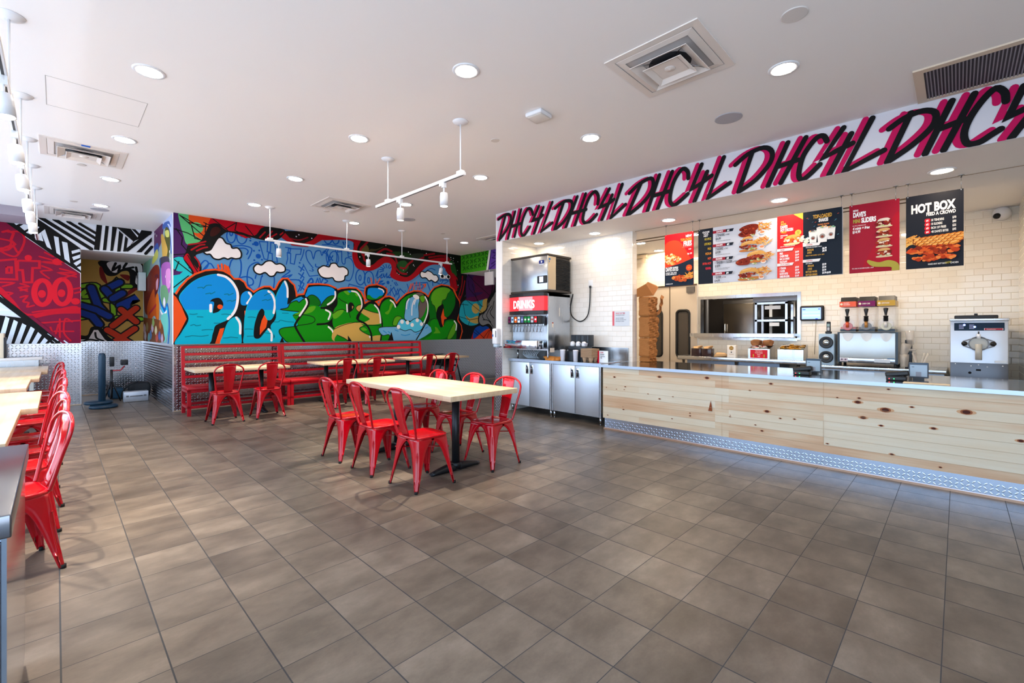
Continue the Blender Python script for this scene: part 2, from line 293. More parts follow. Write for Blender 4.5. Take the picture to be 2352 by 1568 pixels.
MURAL = '''
9 0
2 15 85 176 22 1 2307 3095 2286 3000 2236 2955 2187 2986 2166 3074 2187 3168 2236 3214 2286 3184
2 15 85 176 22 1 2257 3136 2251 3101 2236 3085 2221 3097 2215 3130 2221 3165 2236 3181 2251 3170
2 15 85 176 22 1 2492 3106 2468 3007 2408 2959 2348 2991 2324 3081 2348 3180 2408 3228 2468 3198
2 15 85 176 22 1 2429 3146 2423 3110 2408 3094 2392 3106 2386 3140 2392 3175 2408 3192 2423 3180
1 15 85 176 20 0 2698 3044 2844 3056 2836 2868 2891 2866 2899 3055 2970 3048 3018 2684 2931 2692 2923 2845 2860 2846 2844 2716 2782 2726 2698 3044
1 15 85 176 20 0 3165 2996 3264 2991 3247 2901 3198 2895 3206 2774 3181 2666
1 15 85 176 20 0 3222 2977 3468 3000 3451 2891 3365 2880 3331 2682 3256 2692 3264 2886 3214 2889 3222 2977
1 15 85 176 20 1 3520 2997 3494 2878 3451 2766
1 15 85 176 22 1 3696 2647 3590 2781 3555 2921 3590 2988 3661 2970 3705 2830 3750 2981 3841 3011 3878 2923 3933 3022 4007 2938 4007 2789 3933 2689 3768 2672 3750 2725
1 15 85 176 20 0 3502 2700 3625 2468 3804 2502
1 15 85 176 14 1 3625 2586 3696 2574 3678 2627 3714 2594
2 15 85 176 22 1 4198 2923 4164 2773 4083 2704 4003 2756 3970 2897 4003 3045 4083 3116 4164 3066
1 15 85 176 20 0 4036 2923 4111 2838
1 15 85 176 20 0 4111 2941 4045 2831
1 15 85 176 24 0 3416 2646 3520 2576
1 15 85 176 24 0 3511 2674 3451 2552
1 15 85 176 24 0 3416 2504 3520 2432
1 15 85 176 24 0 3511 2530 3451 2409
1 15 85 176 24 0 3416 2379 3520 2307
1 15 85 176 24 0 3511 2405 3451 2284
1 15 85 176 24 0 3416 2264 3520 2190
1 15 85 176 24 0 3511 2288 3451 2168
1 15 85 176 22 1 2250 2893 2408 2930 2562 2901 2555 2800 2510 2696
1 15 85 176 22 1 2264 2846 2437 2885 2510 2844 2488 2776
1 15 85 176 22 1 1776 2412 1763 2488 1828 2588 1881 2562 1868 2483 1802 2414 1908 2550 1988 2448 2056 2518
1 15 85 176 24 1 2364 2320 2393 2453 2393 2617 2350 2694 2250 2650 2208 2517 2180 2369 2264 2296 2466 2361 2584 2322 2584 2222 2466 2197
1 15 85 176 22 1 2599 2106 2510 2216 2495 2397 2540 2566 2675 2647 2736 2519 2751 2386
1 15 85 176 22 1 2629 2342 2645 2410
1 15 85 176 22 1 2599 2106 2690 2179 2736 2384
1 15 85 176 22 1 2946 2162 2962 2369 2907 2501
1 15 85 176 24 1 3165 2560 3247 2533 3099 2397 3281 2465 3198 2371 3416 2370 3451 2266 3399 2138
3 15 85 176 45 0 2645 2995
3 15 85 176 45 0 2682 2765
3 15 85 176 18 0 2592 2979
3 15 85 176 18 0 2547 3040
3 15 85 176 18 0 2607 2857
3 15 85 176 18 0 2698 2876
3 15 85 176 18 0 2614 2682
3 15 85 176 18 0 2744 2705
3 15 85 176 18 0 3433 2719
3 15 85 176 12 0 2097 2745
3 15 85 176 12 0 2056 2772
1 15 85 176 34 1 3590 2330 3661 2426 3696 2356 3625 2314
1 15 85 176 26 0 3750 2324 3786 2436 3823 2329
1 15 85 176 26 0 3832 2440 3859 2341 3905 2446
1 15 85 176 26 1 4007 2463 3933 2439 3998 2398 3933 2346
1 15 85 176 26 1 3933 3230 3982 3180 4048 3197 4081 3251
1 15 85 176 26 1 4098 3261 4148 3194 4215 3220 4240 3281
1 15 85 176 20 0 3885 3142 4081 3169 4317 3150 4300 3057 4198 3027
1 15 85 176 20 0 3885 3102 4215 3104 4207 3028
1 15 85 176 20 1 3933 2995 3982 3066 4081 3103 4164 3073
1 15 85 176 20 1 4300 3040 4309 2824 4369 2797 4386 2916 4491 2928 4562 2818 4562 2648 4491 2456 4386 2447
1 15 85 176 20 1 3885 2989 3982 2952 4015 2826 3982 2724
2 15 85 176 20 1 4232 2899 4202 2790 4131 2740 4060 2776 4031 2876 4060 2984 4131 3036 4202 3001
1 15 85 176 22 0 4040 2943 4098 2835
1 15 85 176 22 0 4106 2942 4048 2837
1 15 85 176 22 0 4386 3268 4421 3189 4465 3212
2 15 85 176 18 1 4467 3153 4458 3128 4439 3116 4419 3123 4411 3146 4419 3171 4439 3183 4458 3176
1 15 85 176 18 0 4404 3103 4439 3040 4474 3112
1 15 85 176 18 0 4474 3036 4439 3023 4447 2957 4518 2974
1 15 85 176 24 0 4335 3261 4352 3197 4326 3260
2 15 85 176 24 1 4834 2552 4802 2427 4724 2371 4647 2415 4616 2533 4647 2657 4724 2714 4802 2671
2 15 85 176 20 1 4741 2527 4733 2484 4715 2465 4697 2481 4690 2523 4697 2566 4715 2585 4733 2569
2 15 85 176 24 1 5041 2516 5008 2384 4928 2324 4848 2372 4816 2498 4848 2630 4928 2690 5008 2644
2 15 85 176 20 1 4944 2491 4937 2447 4918 2428 4900 2445 4892 2487 4900 2531 4918 2550 4937 2534
1 15 85 176 20 1 5098 2591 5156 2738 5127 2559 5195 2600 5254 2658 5215 2566 5273 2588 5293 2662 5313 2583 5372 2687 5372 2579 5473 2678 5453 2585 5372 2606 5513 2590
1 15 85 176 22 0 5289 2732 5196 2699
1 15 85 176 22 0 5284 2756 5186 2754
1 15 85 176 22 0 5297 2780 5213 2809
1 15 85 176 22 0 5325 2800 5273 2855
1 15 85 176 22 0 5363 2811 5353 2882
1 15 85 176 22 0 5403 2812 5437 2883
1 15 85 176 22 0 5437 2802 5510 2860
1 15 85 176 24 1 5079 2449 5273 2499 5118 2399 5313 2449 5195 2369
1 15 85 176 20 0 4465 2369 4853 2293 4816 2239 4439 2283 4465 2369
1 15 85 176 22 0 5372 2219 5453 2152 5473 2352 5575 2158 5657 2346 5699 2165 5616 2051
3 15 85 176 40 0 5402 2473
3 15 85 176 16 0 5473 2406
3 15 85 176 16 0 5352 2362
3 15 85 176 16 0 5513 2518
3 15 85 176 16 0 5857 2303
3 15 85 176 16 0 5273 2767
3 15 85 176 16 0 6891 2625
3 15 85 176 16 0 6940 2648
1 15 85 176 22 0 5392 2185 5554 2376 5636 2198 5719 2350 5846 2247
1 15 85 176 22 0 5564 2485 5616 2416
1 15 85 176 22 0 5605 2498 5657 2428
1 15 85 176 20 0 5910 2474 5996 2237 6083 2506 6488 2555 6593 2310
1 15 85 176 20 0 6149 2454 6374 2498 6351 2410 6194 2381
1 15 85 176 22 1 6488 2864 6605 2914 6723 2886
1 15 85 176 20 1 6652 2489 6675 2608 6891 2545 6989 2652 7138 2644 6989 2552 6843 2502
1 79 134 186 60 1 6018 2557 6216 2686 6374 2853
0 75 36 96 0 0 1346 3369 1473 3378 1485 3184 1560 2938 1686 2726 1686 2480 1560 2346 1352 2253
0 32 188 200 0 0 1352 2282 1473 2315 1572 2438 1776 2396 1750 2085 1449 1930 1352 2014
3 37 188 192 125 0 1479 2489
0 92 191 120 0 1 1461 3361 1623 3375 1623 3207 1673 3047 1802 2942 1585 2835 1523 2994 1479 3168
0 226 84 28 0 1 1613 3374 1961 3422 1908 3240 1815 2975 1712 2991 1648 3089
3 92 191 120 95 0 1712 3145
0 179 6 30 0 0 1948 3419 1881 3251 1908 3130 2180 3173 2466 3069 2614 3124 2797 3354 2797 3473
1 20 20 20 16 0 1473 3318 1855 2981
1 20 20 20 16 0 1473 3318 1763 3169 1842 3182
1 20 20 20 16 0 1597 3218 1881 3188
1 20 20 20 16 0 1815 3255 1988 3174
1 20 20 20 16 0 1848 3245 1835 3087
1 20 20 20 16 0 1364 3082 1585 3033 1776 2939
1 20 20 20 16 0 1635 3179 1686 2957 1776 2939
1 20 20 20 16 0 1424 3084 1510 2946 1498 2824 1585 2714
1 20 20 20 16 0 1364 2634 1585 2676
1 20 20 20 16 0 1400 2556 1673 2325 1648 2277
1 20 20 20 16 0 1461 2533 1412 2378
1 20 20 20 16 0 1376 2075 1597 2303
1 20 20 20 16 0 2321 3341 2293 3190 2555 3082
1 20 20 20 16 0 2152 3200 2321 3341
1 20 20 20 16 0 2466 3300 2599 3139
1 20 20 20 16 0 1948 3341 2180 3173
0 20 20 20 0 1 1908 3240 2029 3268 2166 3170 2393 3173 2614 3141 2782 3335 3148 3333 3083 3176 2923 3084 2690 3085 2466 3119 2321 3130 2180 3141 2097 3080 2042 3008 1988 2906 1908 2785 1802 2725 1699 2666 1737 2578 1783 2474 1763 2349 1673 2295 1623 2413 1523 2585 1560 2711 1597 2837 1750 2904 1815 3022 1881 3188
1 165 16 30 26 1 1597 2837 1737 2879 1842 2925
1 165 16 30 26 1 1635 2750 1750 2842 1828 2868
1 165 16 30 26 1 1712 2745 1802 2803 1868 2827
1 165 16 30 26 1 2705 3121 2797 3236
1 165 16 30 26 1 2813 3120 2923 3272
1 165 16 30 26 1 2891 3148 3002 3233
1 165 16 30 26 1 3067 3225 3132 3287
1 165 16 30 26 1 1686 2634 1750 2533 1737 2408
0 179 6 30 0 1 1529 2601 1585 2683 1648 2538 1737 2408 1763 2364 1686 2311 1661 2401 1572 2530
1 20 20 20 16 1 1585 2653 1673 2479 1737 2362
1 20 20 20 12 1 1635 2689 1712 2544 1776 2412
0 60 21 18 0 1 1934 3165 2015 3210 2070 3155 1988 3048 1908 3036
0 17 22 15 0 0 3663 3390 7575 3422 7575 2678 7496 2055 7392 2255 7188 2567 7138 2845 6940 3046 6652 3055 6374 2930 6105 2715 5846 2599 5575 2705 5554 2885 5392 2994 5195 2901 4965 2755 4742 2768 4634 2927 4562 3123 4562 3310
0 26 18 16 0 1 3132 3305 3768 3349 3661 3188 3520 3123 3331 3124
1 125 11 24 26 1 3247 3182 3416 3171 3590 3250
3 220 210 224 12 0 3365 3235
3 220 210 224 12 0 3669 3243
3 220 210 224 12 0 3416 3278
0 163 10 24 0 0 3083 3176 3156 3274 3247 3182 3348 3117 3520 3123 3678 3208 3804 3355 4275 3369 4275 3302 4045 3270 3878 3237 3732 3134 3590 3055 3416 3047 3281 3046 3181 3120
0 163 10 24 0 1 3853 3363 4688 3370 4724 3324 4652 3169 4661 2982 4724 2869 4853 2805 5022 2848 5156 2968 5313 3057 5493 3042 5616 2928 5605 2762 5719 2663 5910 2642 6083 2760 6238 2936 6442 3091 6723 3181 6989 3231 7188 3173 7315 2942 7392 2664 7418 2399 7213 2468 7188 2648 7138 2845 6940 3006 6675 3019 6442 2918 6216 2715 5975 2554 5719 2525 5513 2581 5453 2658 5493 2806 5453 2911 5313 2914 5156 2791 4965 2702 4742 2699 4616 2755 4544 2917 4535 3069 4580 3244 4474 3311 4215 3291 3853 3239
0 91 83 40 0 1 4742 3215 4853 3281 4928 3169 4853 3021 4761 3028 4706 3141
0 63 58 31 0 1 4928 3117 5156 3198 5313 3308 5118 3211 4965 3192
0 29 61 23 0 1 5513 3189 5825 3227 6105 3167 5975 3077 5678 3081
0 31 82 35 0 1 5636 2948 5846 3026 5953 2888 5804 2725 5699 2789
0 31 82 35 0 1 7138 3167 7315 3125 7418 2829 7315 2780 7188 3011
0 43 51 40 0 1 6040 3197 6374 3256 6351 3119 6105 3073
1 143 15 28 46 1 4890 3338 4779 3219 4724 3144 4779 3030
1 143 15 28 46 1 5118 3105 5313 3236 5493 3205
1 143 15 28 46 1 5372 3136 5554 3121 5636 2948
1 143 15 28 46 1 4797 3084 4816 2930 4928 2891
1 143 15 28 46 1 5730 2848 5846 2840 5931 2942 6061 3049
1 143 15 28 46 1 6216 3085 6374 3160
1 143 15 28 46 1 6397 3221 6699 3296
1 143 15 28 46 1 6535 3179 6989 3271 7163 3109 7188 2930
1 143 15 28 46 1 7038 3296 7188 3193
1 143 15 28 46 1 5595 2834 5740 2720 5889 2714
1 143 15 28 46 1 7063 2919 7188 2769 7340 2456
1 143 15 28 46 1 7289 2838 7496 2630 7444 2503
3 242 238 240 12 0 5343 3320
3 242 238 240 12 0 5234 3110
3 242 238 240 12 0 5942 3242
3 242 238 240 12 0 5996 3196
3 242 238 240 12 0 6454 3270
3 242 238 240 12 0 4706 2984
3 242 238 240 12 0 6083 2948
3 242 238 240 12 0 7457 2556
3 242 238 240 12 0 7302 3246
3 242 238 240 12 0 7213 3256
3 242 238 240 8 0 5343 3078
3 242 238 240 8 0 5804 2796
3 242 238 240 8 0 5688 2687
3 242 238 240 8 0 5910 2753
3 242 238 240 8 0 7315 3125
3 242 238 240 8 0 7226 3207
3 242 238 240 8 0 7431 2943
3 242 238 240 8 0 6105 2922
3 242 238 240 8 0 5636 2710
3 242 238 240 8 0 7289 3184
3 242 238 240 8 0 6306 3344
3 242 238 240 8 0 7444 3170
3 242 238 240 8 0 6747 3105
0 20 20 20 0 1 7444 2832 7734 2899 7761 2567 7681 2270 7601 2059 7496 2034 7392 2255 7470 2464
1 143 15 28 34 1 7601 2804 7575 2554 7470 2259
1 143 15 28 34 1 7681 2686 7601 2369 7496 2137
1 143 15 28 34 1 7522 2262 7444 2134
0 242 238 240 0 1 1815 2742 1908 2785 1961 2886 2029 3014 2097 3016 2152 2936 2222 2921 2250 2860 2336 2871 2393 2797 2386 2706 2307 2673 2236 2681 2180 2651 2118 2668 2042 2630 1961 2642 1908 2706 1855 2700
2 20 20 20 26 1 1815 2742 1908 2785 1961 2886 2029 3014 2097 3016 2152 2936 2222 2921 2250 2860 2336 2871 2393 2797 2386 2706 2307 2673 2236 2681 2180 2651 2118 2668 2042 2630 1961 2642 1908 2706 1855 2700
0 242 238 240 0 1 2599 2539 2660 2612 2736 2603 2813 2679 2907 2698 2986 2646 3067 2663 3148 2611 3148 2523 3067 2490 3002 2493 2954 2420 2875 2404 2797 2466 2705 2424 2622 2458
2 20 20 20 26 1 2599 2539 2660 2612 2736 2603 2813 2679 2907 2698 2986 2646 3067 2663 3148 2611 3148 2523 3067 2490 3002 2493 2954 2420 2875 2404 2797 2466 2705 2424 2622 2458
0 242 238 240 0 1 3853 2679 3917 2710 4023 2696 4064 2766 4164 2784 4232 2717 4335 2727 4430 2669 4430 2568 4369 2530 4352 2445 4249 2403 4148 2412 4098 2474 4015 2459 3917 2459 3837 2500 3789 2609
2 20 20 20 26 1 3853 2679 3917 2710 4023 2696 4064 2766 4164 2784 4232 2717 4335 2727 4430 2669 4430 2568 4369 2530 4352 2445 4249 2403 4148 2412 4098 2474 4015 2459 3917 2459 3837 2500 3789 2609
0 242 238 240 0 1 6272 2729 6306 2809 6419 2800 6488 2845 6605 2817 6675 2764 6770 2753 6818 2659 6723 2576 6605 2622 6535 2597 6442 2667 6328 2658
2 20 20 20 26 1 6272 2729 6306 2809 6419 2800 6488 2845 6605 2817 6675 2764 6770 2753 6818 2659 6723 2576 6605 2622 6535 2597 6442 2667 6328 2658
1 228 81 29 62 0 1424 1959 1485 2083 1585 2226 1699 2328 1842 2402 1988 2432 2111 2419 2208 2364 2271 2288 2364 2296 2437 2244 2481 2148 2525 2126 2599 2065 2690 2137 2782 2185 2875 2192 2939 2136 2986 2147 3051 2290 3115 2364 3198 2371 3247 2313 3314 2256 3348 2117 3357 2029 3416 2068 3520 2083 3555 2183 3607 2286 3804 2309 4007 2305 4140 2258 4217 2206 4198 2209 4283 2248 4456 2276 4616 2278 4724 2199 4788 2082 4816 1945 4928 2011 4975 2022 4937 2055 4853 2085 4834 2206 4853 2311 4928 2359 5118 2390 5273 2356 5352 2308 5352 2236 5293 2143 5156 2056 5060 2017 5118 1975 5166 1906 5234 2051 5313 2118 5432 2142 5534 2102 5616 1978 5719 2092 5889 2231 6105 2309 6283 2310 6419 2261 6512 2179 6581 2309 6699 2433 6915 2517 7138 2503 7315 2413 7392 2255 7496 2116 7496 1849 7431 1642 7548 1500 7575 1334 7496 1119
0 20 20 20 0 0 1424 1959 1485 2083 1585 2226 1699 2328 1842 2402 1988 2432 2111 2419 2208 2364 2271 2288 2364 2296 2437 2244 2481 2148 2525 2126 2599 2065 2690 2137 2782 2185 2875 2192 2939 2136 2986 2147 3051 2290 3115 2364 3198 2371 3247 2313 3314 2256 3348 2117 3357 2029 3416 2068 3520 2083 3555 2183 3607 2286 3804 2309 4007 2305 4140 2258 4217 2206 4198 2209 4283 2248 4456 2276 4616 2278 4724 2199 4788 2082 4816 1945 4928 2011 4975 2022 4937 2055 4853 2085 4834 2206 4853 2311 4928 2359 5118 2390 5273 2356 5352 2308 5352 2236 5293 2143 5156 2056 5060 2017 5118 1975 5166 1906 5234 2051 5313 2118 5432 2142 5534 2102 5616 1978 5719 2092 5889 2231 6105 2309 6283 2310 6419 2261 6512 2179 6581 2309 6699 2433 6915 2517 7138 2503 7315 2413 7392 2255 7496 2116 7496 1849 7431 1642 7548 1500 7575 1334 7496 1119 1370 1119 1370 1956
1 228 81 29 30 0 2042 2437 2029 2531
1 228 81 29 30 0 2097 2442 2083 2552
1 228 81 29 30 0 2138 2430 2131 2541
1 228 81 29 30 0 2180 2426 2152 2527
1 228 81 29 30 0 2208 2412 2180 2514
1 228 81 29 22 0 5003 2399 4965 2545
1 228 81 29 22 0 5098 2415 5079 2519
1 228 81 29 22 0 5118 2408 5195 2546
1 228 81 29 22 0 5921 2270 6018 2491
1 228 81 29 22 0 5996 2368 6072 2505 6083 2336 6172 2550 6205 2325 6261 2547 6283 2310 6442 2513
1 228 81 29 22 0 6442 2513 6351 2487
1 228 81 29 22 0 6442 2513 6419 2434
0 228 81 29 0 0 1352 2007 1436 1937 1510 1782 1585 1564 1498 1358 1394 1119 1352 1120
1 20 20 20 30 0 1358 2014 1436 1937 1510 1782 1585 1564 1498 1358 1388 1119
0 6 174 203 0 1 1461 1930 1547 2087 1686 2234 1842 2324 2002 2370 2125 2357 2236 2294 2307 2186 2343 2042 2343 1895 2321 1748 2264 1632 2166 1550 2042 1485 1981 1437 1948 1311 1861 1108 1418 1118 1498 1336 1595 1564 1510 1782
0 10 138 216 0 0 1463 1931 1547 2079 1686 2228 1842 2318 2002 2365 2125 2352 2236 2289 2304 2182 2340 2041 2340 1895 2318 1744 1544 1719 1510 1789
0 20 20 20 0 1 1908 1875 1948 1924 2042 1945 2097 1884 2104 1804 2042 1707 1968 1673 1948 1688 1968 1846 1941 1877
3 228 81 29 42 0 2059 1787
1 242 238 240 44 0 1918 1813 1918 1703
1 242 238 240 42 1 2029 2356 2152 2327 2264 2215 2333 2057 2328 1862 2279 1698 2180 1574
1 10 111 126 14 1 1725 2106 1789 2118 1809 2101 1855 2154 1928 2164
1 10 111 126 14 1 1842 2005 1908 2024 1921 2009 1981 2049
1 10 111 126 14 1 2125 2013 2180 2024 2194 2004 2264 2040
1 10 111 126 14 1 2166 1895 2222 1909 2243 1894 2307 1926
1 10 111 126 13 1 1610 1648 1661 1642 1718 1654
1 10 111 126 13 1 1718 1602 1802 1600
1 10 111 126 13 1 1968 1496 2056 1494
1 10 111 126 13 1 1623 1450 1673 1466 1705 1447 1770 1459
1 10 111 126 13 1 1787 1370 1868 1381 1948 1377
1 10 111 126 13 1 1547 1255 1610 1267 1648 1275 1776 1265 1881 1280
1 10 111 126 13 1 2083 1652 2152 1659 2229 1645
0 228 81 29 0 0 2056 1397 2125 1413 2056 1103 1975 1105
0 6 174 203 0 1 2180 1518 2293 1617 2364 1586 2400 1472 2393 1308 2372 1096 2072 1103 2111 1310
1 242 238 240 38 1 2314 1601 2372 1488 2376 1308
0 10 138 216 0 1 2393 2012 2466 2090 2555 2079 2572 1988 2525 1870 2451 1826 2386 1856
1 242 238 240 36 1 2518 2068 2558 1988 2488 1868
0 228 81 29 0 0 2444 1727 2488 1737 2451 1612
0 6 174 203 0 1 2451 1637 2481 1802 2555 1971 2660 2093 2782 2143 2907 2125 2974 2026 2989 1855 2967 1700 2907 1579 2836 1564 2785 1644 2782 1729 2736 1778 2675 1692 2614 1474 2599 1274 2629 1215 2705 1223 2797 1340 2860 1404 2931 1340 2946 1220 2915 1083 2466 1094 2437 1308 2437 1472
0 10 138 216 0 0 2481 1743 2503 1853 2558 1968 2660 2088 2782 2138 2907 2120 2969 2026 2985 1855 2978 1759 2779 1752 2736 1791 2708 1750
0 228 81 29 0 0 2782 1661 2836 1552 2813 1425 2702 1281 2705 1424 2736 1559
1 242 238 240 38 1 2852 2113 2923 2041 2967 1889 2946 1699
1 242 238 240 36 1 2852 1391 2907 1305 2907 1169
1 10 111 126 13 1 2782 2025 2844 2062 2899 2082
1 10 111 126 13 1 2744 1930 2813 1953 2836 1938 2899 1968
1 10 111 126 13 1 2503 1611 2570 1616 2629 1607
1 10 111 126 13 1 2451 1390 2510 1393 2584 1387
1 10 111 126 13 1 2488 1258 2592 1261
1 10 111 126 13 1 2782 1320 2891 1306
1 10 111 126 13 1 2111 1230 2180 1232 2222 1245 2336 1230
0 6 174 203 0 1 2978 1992 3067 2222 3148 2341 3206 2249 3214 2074 3198 1872 3314 1974 3485 2045 3590 2005 3599 1897 3520 1751 3768 1612 3732 1502 3520 1428 3520 1069 2946 1082 2962 1254 2891 1442 2986 1614
0 10 138 216 0 0 2986 1993 3067 2213 3148 2332 3198 2248 3208 2074 3191 1863 3314 1965 3485 2036 3572 1995 3416 1773 2986 1759
1 242 238 240 36 1 3148 2323 3194 2196 3198 2021
1 10 111 126 13 1 2954 1528 3034 1533 3067 1564 3181 1540 3314 1529
1 10 111 126 13 1 3099 1703 3214 1703
0 18 138 16 0 1 3067 1772 3198 1811 3247 1901 3365 1959 3416 1926 3520 2002 3590 1879 3494 1750 3331 1745
2 20 20 20 16 1 3067 1772 3198 1811 3247 1901 3365 1959 3416 1926 3520 2002 3590 1879 3494 1750 3331 1745
0 18 138 16 0 1 3042 1339 3099 1409 3331 1445 3590 1482 3732 1502 4140 1299 4159 1054 3298 1109 3115 1217
2 20 20 20 16 1 3042 1339 3099 1409 3331 1445 3590 1482 3732 1502 4140 1299 4159 1054 3298 1109 3115 1217
0 20 20 20 0 0 3099 1244 3156 1078 3034 1080
0 10 138 216 0 1 3546 2021 3572 2167 3611 2241 3804 2276 4045 2274 4150 2202 4140 2089 4045 1916 3768 1868
0 12 106 20 0 1 3572 2022 3661 2090 3768 2051 3841 1944 3804 1869 3590 1879
2 20 20 20 14 1 3572 2022 3661 2090 3768 2051 3841 1944 3804 1869 3590 1879
0 12 106 20 0 1 3841 1852 3951 2023 4064 2094 4150 2080 4102 1937 3989 1858
2 20 20 20 14 1 3841 1852 3951 2023 4064 2094 4150 2080 4102 1937 3989 1858
0 18 138 16 0 1 3590 1879 3841 1861 4064 1823 4111 1693 4045 1542 3768 1484 3678 1428 3416 1321 3382 1516 3298 1674 3520 1769
0 90 164 30 0 1 3572 1824 3741 1858 3661 1737 3416 1676 3314 1665
1 20 20 20 14 1 3298 1665 3520 1679 3696 1638 3723 1556 3625 1501 3382 1463
0 18 138 16 0 1 3520 1428 3768 1487 3989 1495 4130 1412 4169 1261 4140 1054 3555 1068
1 20 20 20 42 1 3485 2045 3590 1996 3590 1870 3494 1723 3357 1516 3357 1409 3546 1086
1 20 20 20 42 1 4169 2232 4202 2073 4102 1918 3933 1837 3841 1830 4007 1821 4111 1749 4102 1618 3989 1514 3777 1489
1 20 20 20 42 1 3989 1501 4130 1412 4178 1242 4140 1054
1 242 238 240 34 1 4150 2183 4150 2071 4083 1973 3989 1904
1 242 238 240 34 1 3546 2003 3564 1896 3425 1659
1 242 238 240 34 1 3951 1791 4045 1729 4007 1598
1 242 238 240 34 1 4007 1439 4092 1355 4121 1224
0 18 138 16 0 1 4215 2136 4369 2215 4562 2244 4688 2197 4770 2064 4770 1926 4724 1753 4634 1631 4779 1547 4909 1410 4965 1253 4984 1113 4131 1128 4190 1292 4098 1489 4114 1769 4198 1920
0 10 138 216 0 0 4404 2217 4527 2235 4474 2176
0 90 164 30 0 1 4335 2201 4421 2215 4465 2150 4421 2131
0 90 164 30 0 1 4098 1719 4181 1787 4335 1800 4283 1707 4181 1622 4114 1621
0 90 164 30 0 1 4589 2174 4688 2163 4634 2108
1 20 20 20 14 1 4224 2054 4283 2007 4317 1992 4369 1969 4404 1954
1 20 20 20 14 1 4098 1719 4148 1753 4198 1788 4300 1816 4369 1793 4456 1745 4483 1645
0 201 166 85 0 1 4131 1391 4317 1491 4598 1536 4853 1427 4946 1270 4984 1113 4148 1128
0 201 166 85 0 1 4616 1852 4652 1913 4779 1935 4779 1840 5003 1778 5273 1732 5422 1663 5412 1564 5195 1517 5003 1494 4816 1492 4598 1528 4853 1548 4946 1619 4909 1688 4706 1752
1 20 20 20 14 1 4131 1391 4317 1475 4562 1536 4853 1574 4946 1619 4909 1697 4706 1761 4612 1835 4652 1908 4779 1944
0 18 138 16 0 1 4190 1267 4352 1191 4439 1122 4148 1128
1 20 20 20 14 1 4190 1272 4335 1208 4439 1139
0 20 20 20 0 0 4430 1257 4527 1121 4430 1123
0 20 20 20 0 1 4447 1947 4527 1967 4576 1885 4527 1798 4430 1761
0 201 166 85 0 0 4523 1899 4553 1884 4527 1823
1 242 238 240 32 0 4407 1920 4414 1769
1 242 238 240 34 1 4518 2217 4634 2194 4724 2062 4752 1943 4733 1787
1 242 238 240 34 1 4825 1461 4909 1340 4946 1200
0 18 138 16 0 1 4825 1876 4928 1967 5060 1955 5156 1871 5215 1713 5244 1464 5234 1250 5205 1109 5003 1112 4928 1357 4688 1580 4742 1753
0 201 166 85 0 1 4797 1841 5003 1778 5273 1732 5422 1663 5412 1564 5195 1517 5003 1494 4742 1512 4890 1583 4928 1636 4742 1753
0 18 138 16 0 1 4697 1392 4761 1452 4928 1479 5195 1464 5195 1339 5432 1141 5234 1144 4853 1288
2 20 20 20 14 1 4697 1392 4761 1452 4928 1479 5195 1464 5195 1339 5432 1141 5234 1144 4853 1288
0 90 164 30 0 1 4724 1409 4797 1427 4872 1375 4779 1358
1 20 20 20 14 1 4797 1841 5003 1778 5273 1732 5422 1663 5412 1564 5195 1517
0 201 166 85 0 1 4965 1218 5234 1250 5412 1105 4984 1113
1 20 20 20 42 1 4770 2064 4779 1875 4634 1631 4853 1496 4965 1305 4988 1112
1 20 20 20 42 1 4825 1894 4928 1976 5060 1964 5166 1871 5224 1695 5250 1446 5205 1109
1 242 238 240 34 1 5056 1937 5147 1835 5195 1659 5199 1535
0 10 138 216 0 1 4881 2295 4965 2336 5156 2340 5293 2304 5317 2252 5273 2160 5156 2083 5003 2049 4881 2066 4862 2173
2 20 20 20 34 1 4881 2295 4965 2336 5156 2340 5293 2304 5317 2252 5273 2160 5156 2083 5003 2049 4881 2066 4862 2173
0 18 138 16 0 1 4872 2138 4928 2159 5003 2102 5098 2089 5176 2146 5254 2159 5156 2087 5003 2054 4886 2070
1 242 238 240 28 1 5156 2322 5254 2293 5283 2241
0 18 138 16 0 1 5215 1944 5313 2055 5432 2097 5534 2047 5616 1914 5740 2075 5910 2195 6127 2263 6328 2256 6442 2166 6493 2014 6477 1762 6397 1510 6227 1242 6127 1092 5513 1103 5493 1284 5412 1105 5238 1108 5263 1518 5195 1783
0 106 92 88 0 1 6138 2249 6340 2272 6465 2051 6419 1857 6328 1701 6238 1670 6198 1888 6261 2061
0 12 106 20 0 1 5996 2218 6149 2246 6261 2185 6149 2132 5975 2123
0 90 164 30 0 1 5313 1769 5412 1843 5453 1971 5554 2048 5473 1863 5392 1735
0 109 176 220 0 1 5850 1616 5842 1839 5878 2063 5996 2158 6149 2198 6250 2118 6216 1964 6205 1622
2 20 20 20 14 1 5850 1616 5842 1839 5878 2063 5996 2158 6149 2198 6250 2118 6216 1964 6205 1622
1 242 238 240 26 1 5953 2122 5899 2027 5878 1877
1 242 238 240 26 1 6105 2111 6040 1958 6029 1732
1 242 238 240 26 1 6149 2132 6094 1997
1 43 143 208 18 1 5975 2067 5942 1879
1 43 143 208 18 1 6172 2038 6149 1905
0 242 238 240 0 1 6061 2203 6149 2236 6238 2184 6216 2126 6127 2131
0 90 164 30 0 1 6261 2195 6374 2229 6419 2145 6351 2046 6272 2100
2 20 20 20 12 1 6261 2195 6374 2229 6419 2145 6351 2046 6272 2100
0 109 176 220 0 1 5147 1393 5273 1443 5636 1457 6465 1530 6633 1375 6465 1240 6194 1110 5513 1103 5422 1267 5254 1250
2 20 20 20 14 1 5147 1393 5273 1443 5636 1457 6465 1530 6633 1375 6465 1240 6194 1110 5513 1103 5422 1267 5254 1250
0 90 164 30 0 1 5523 1484 5554 1648 5657 1705 5761 1652 5719 1504
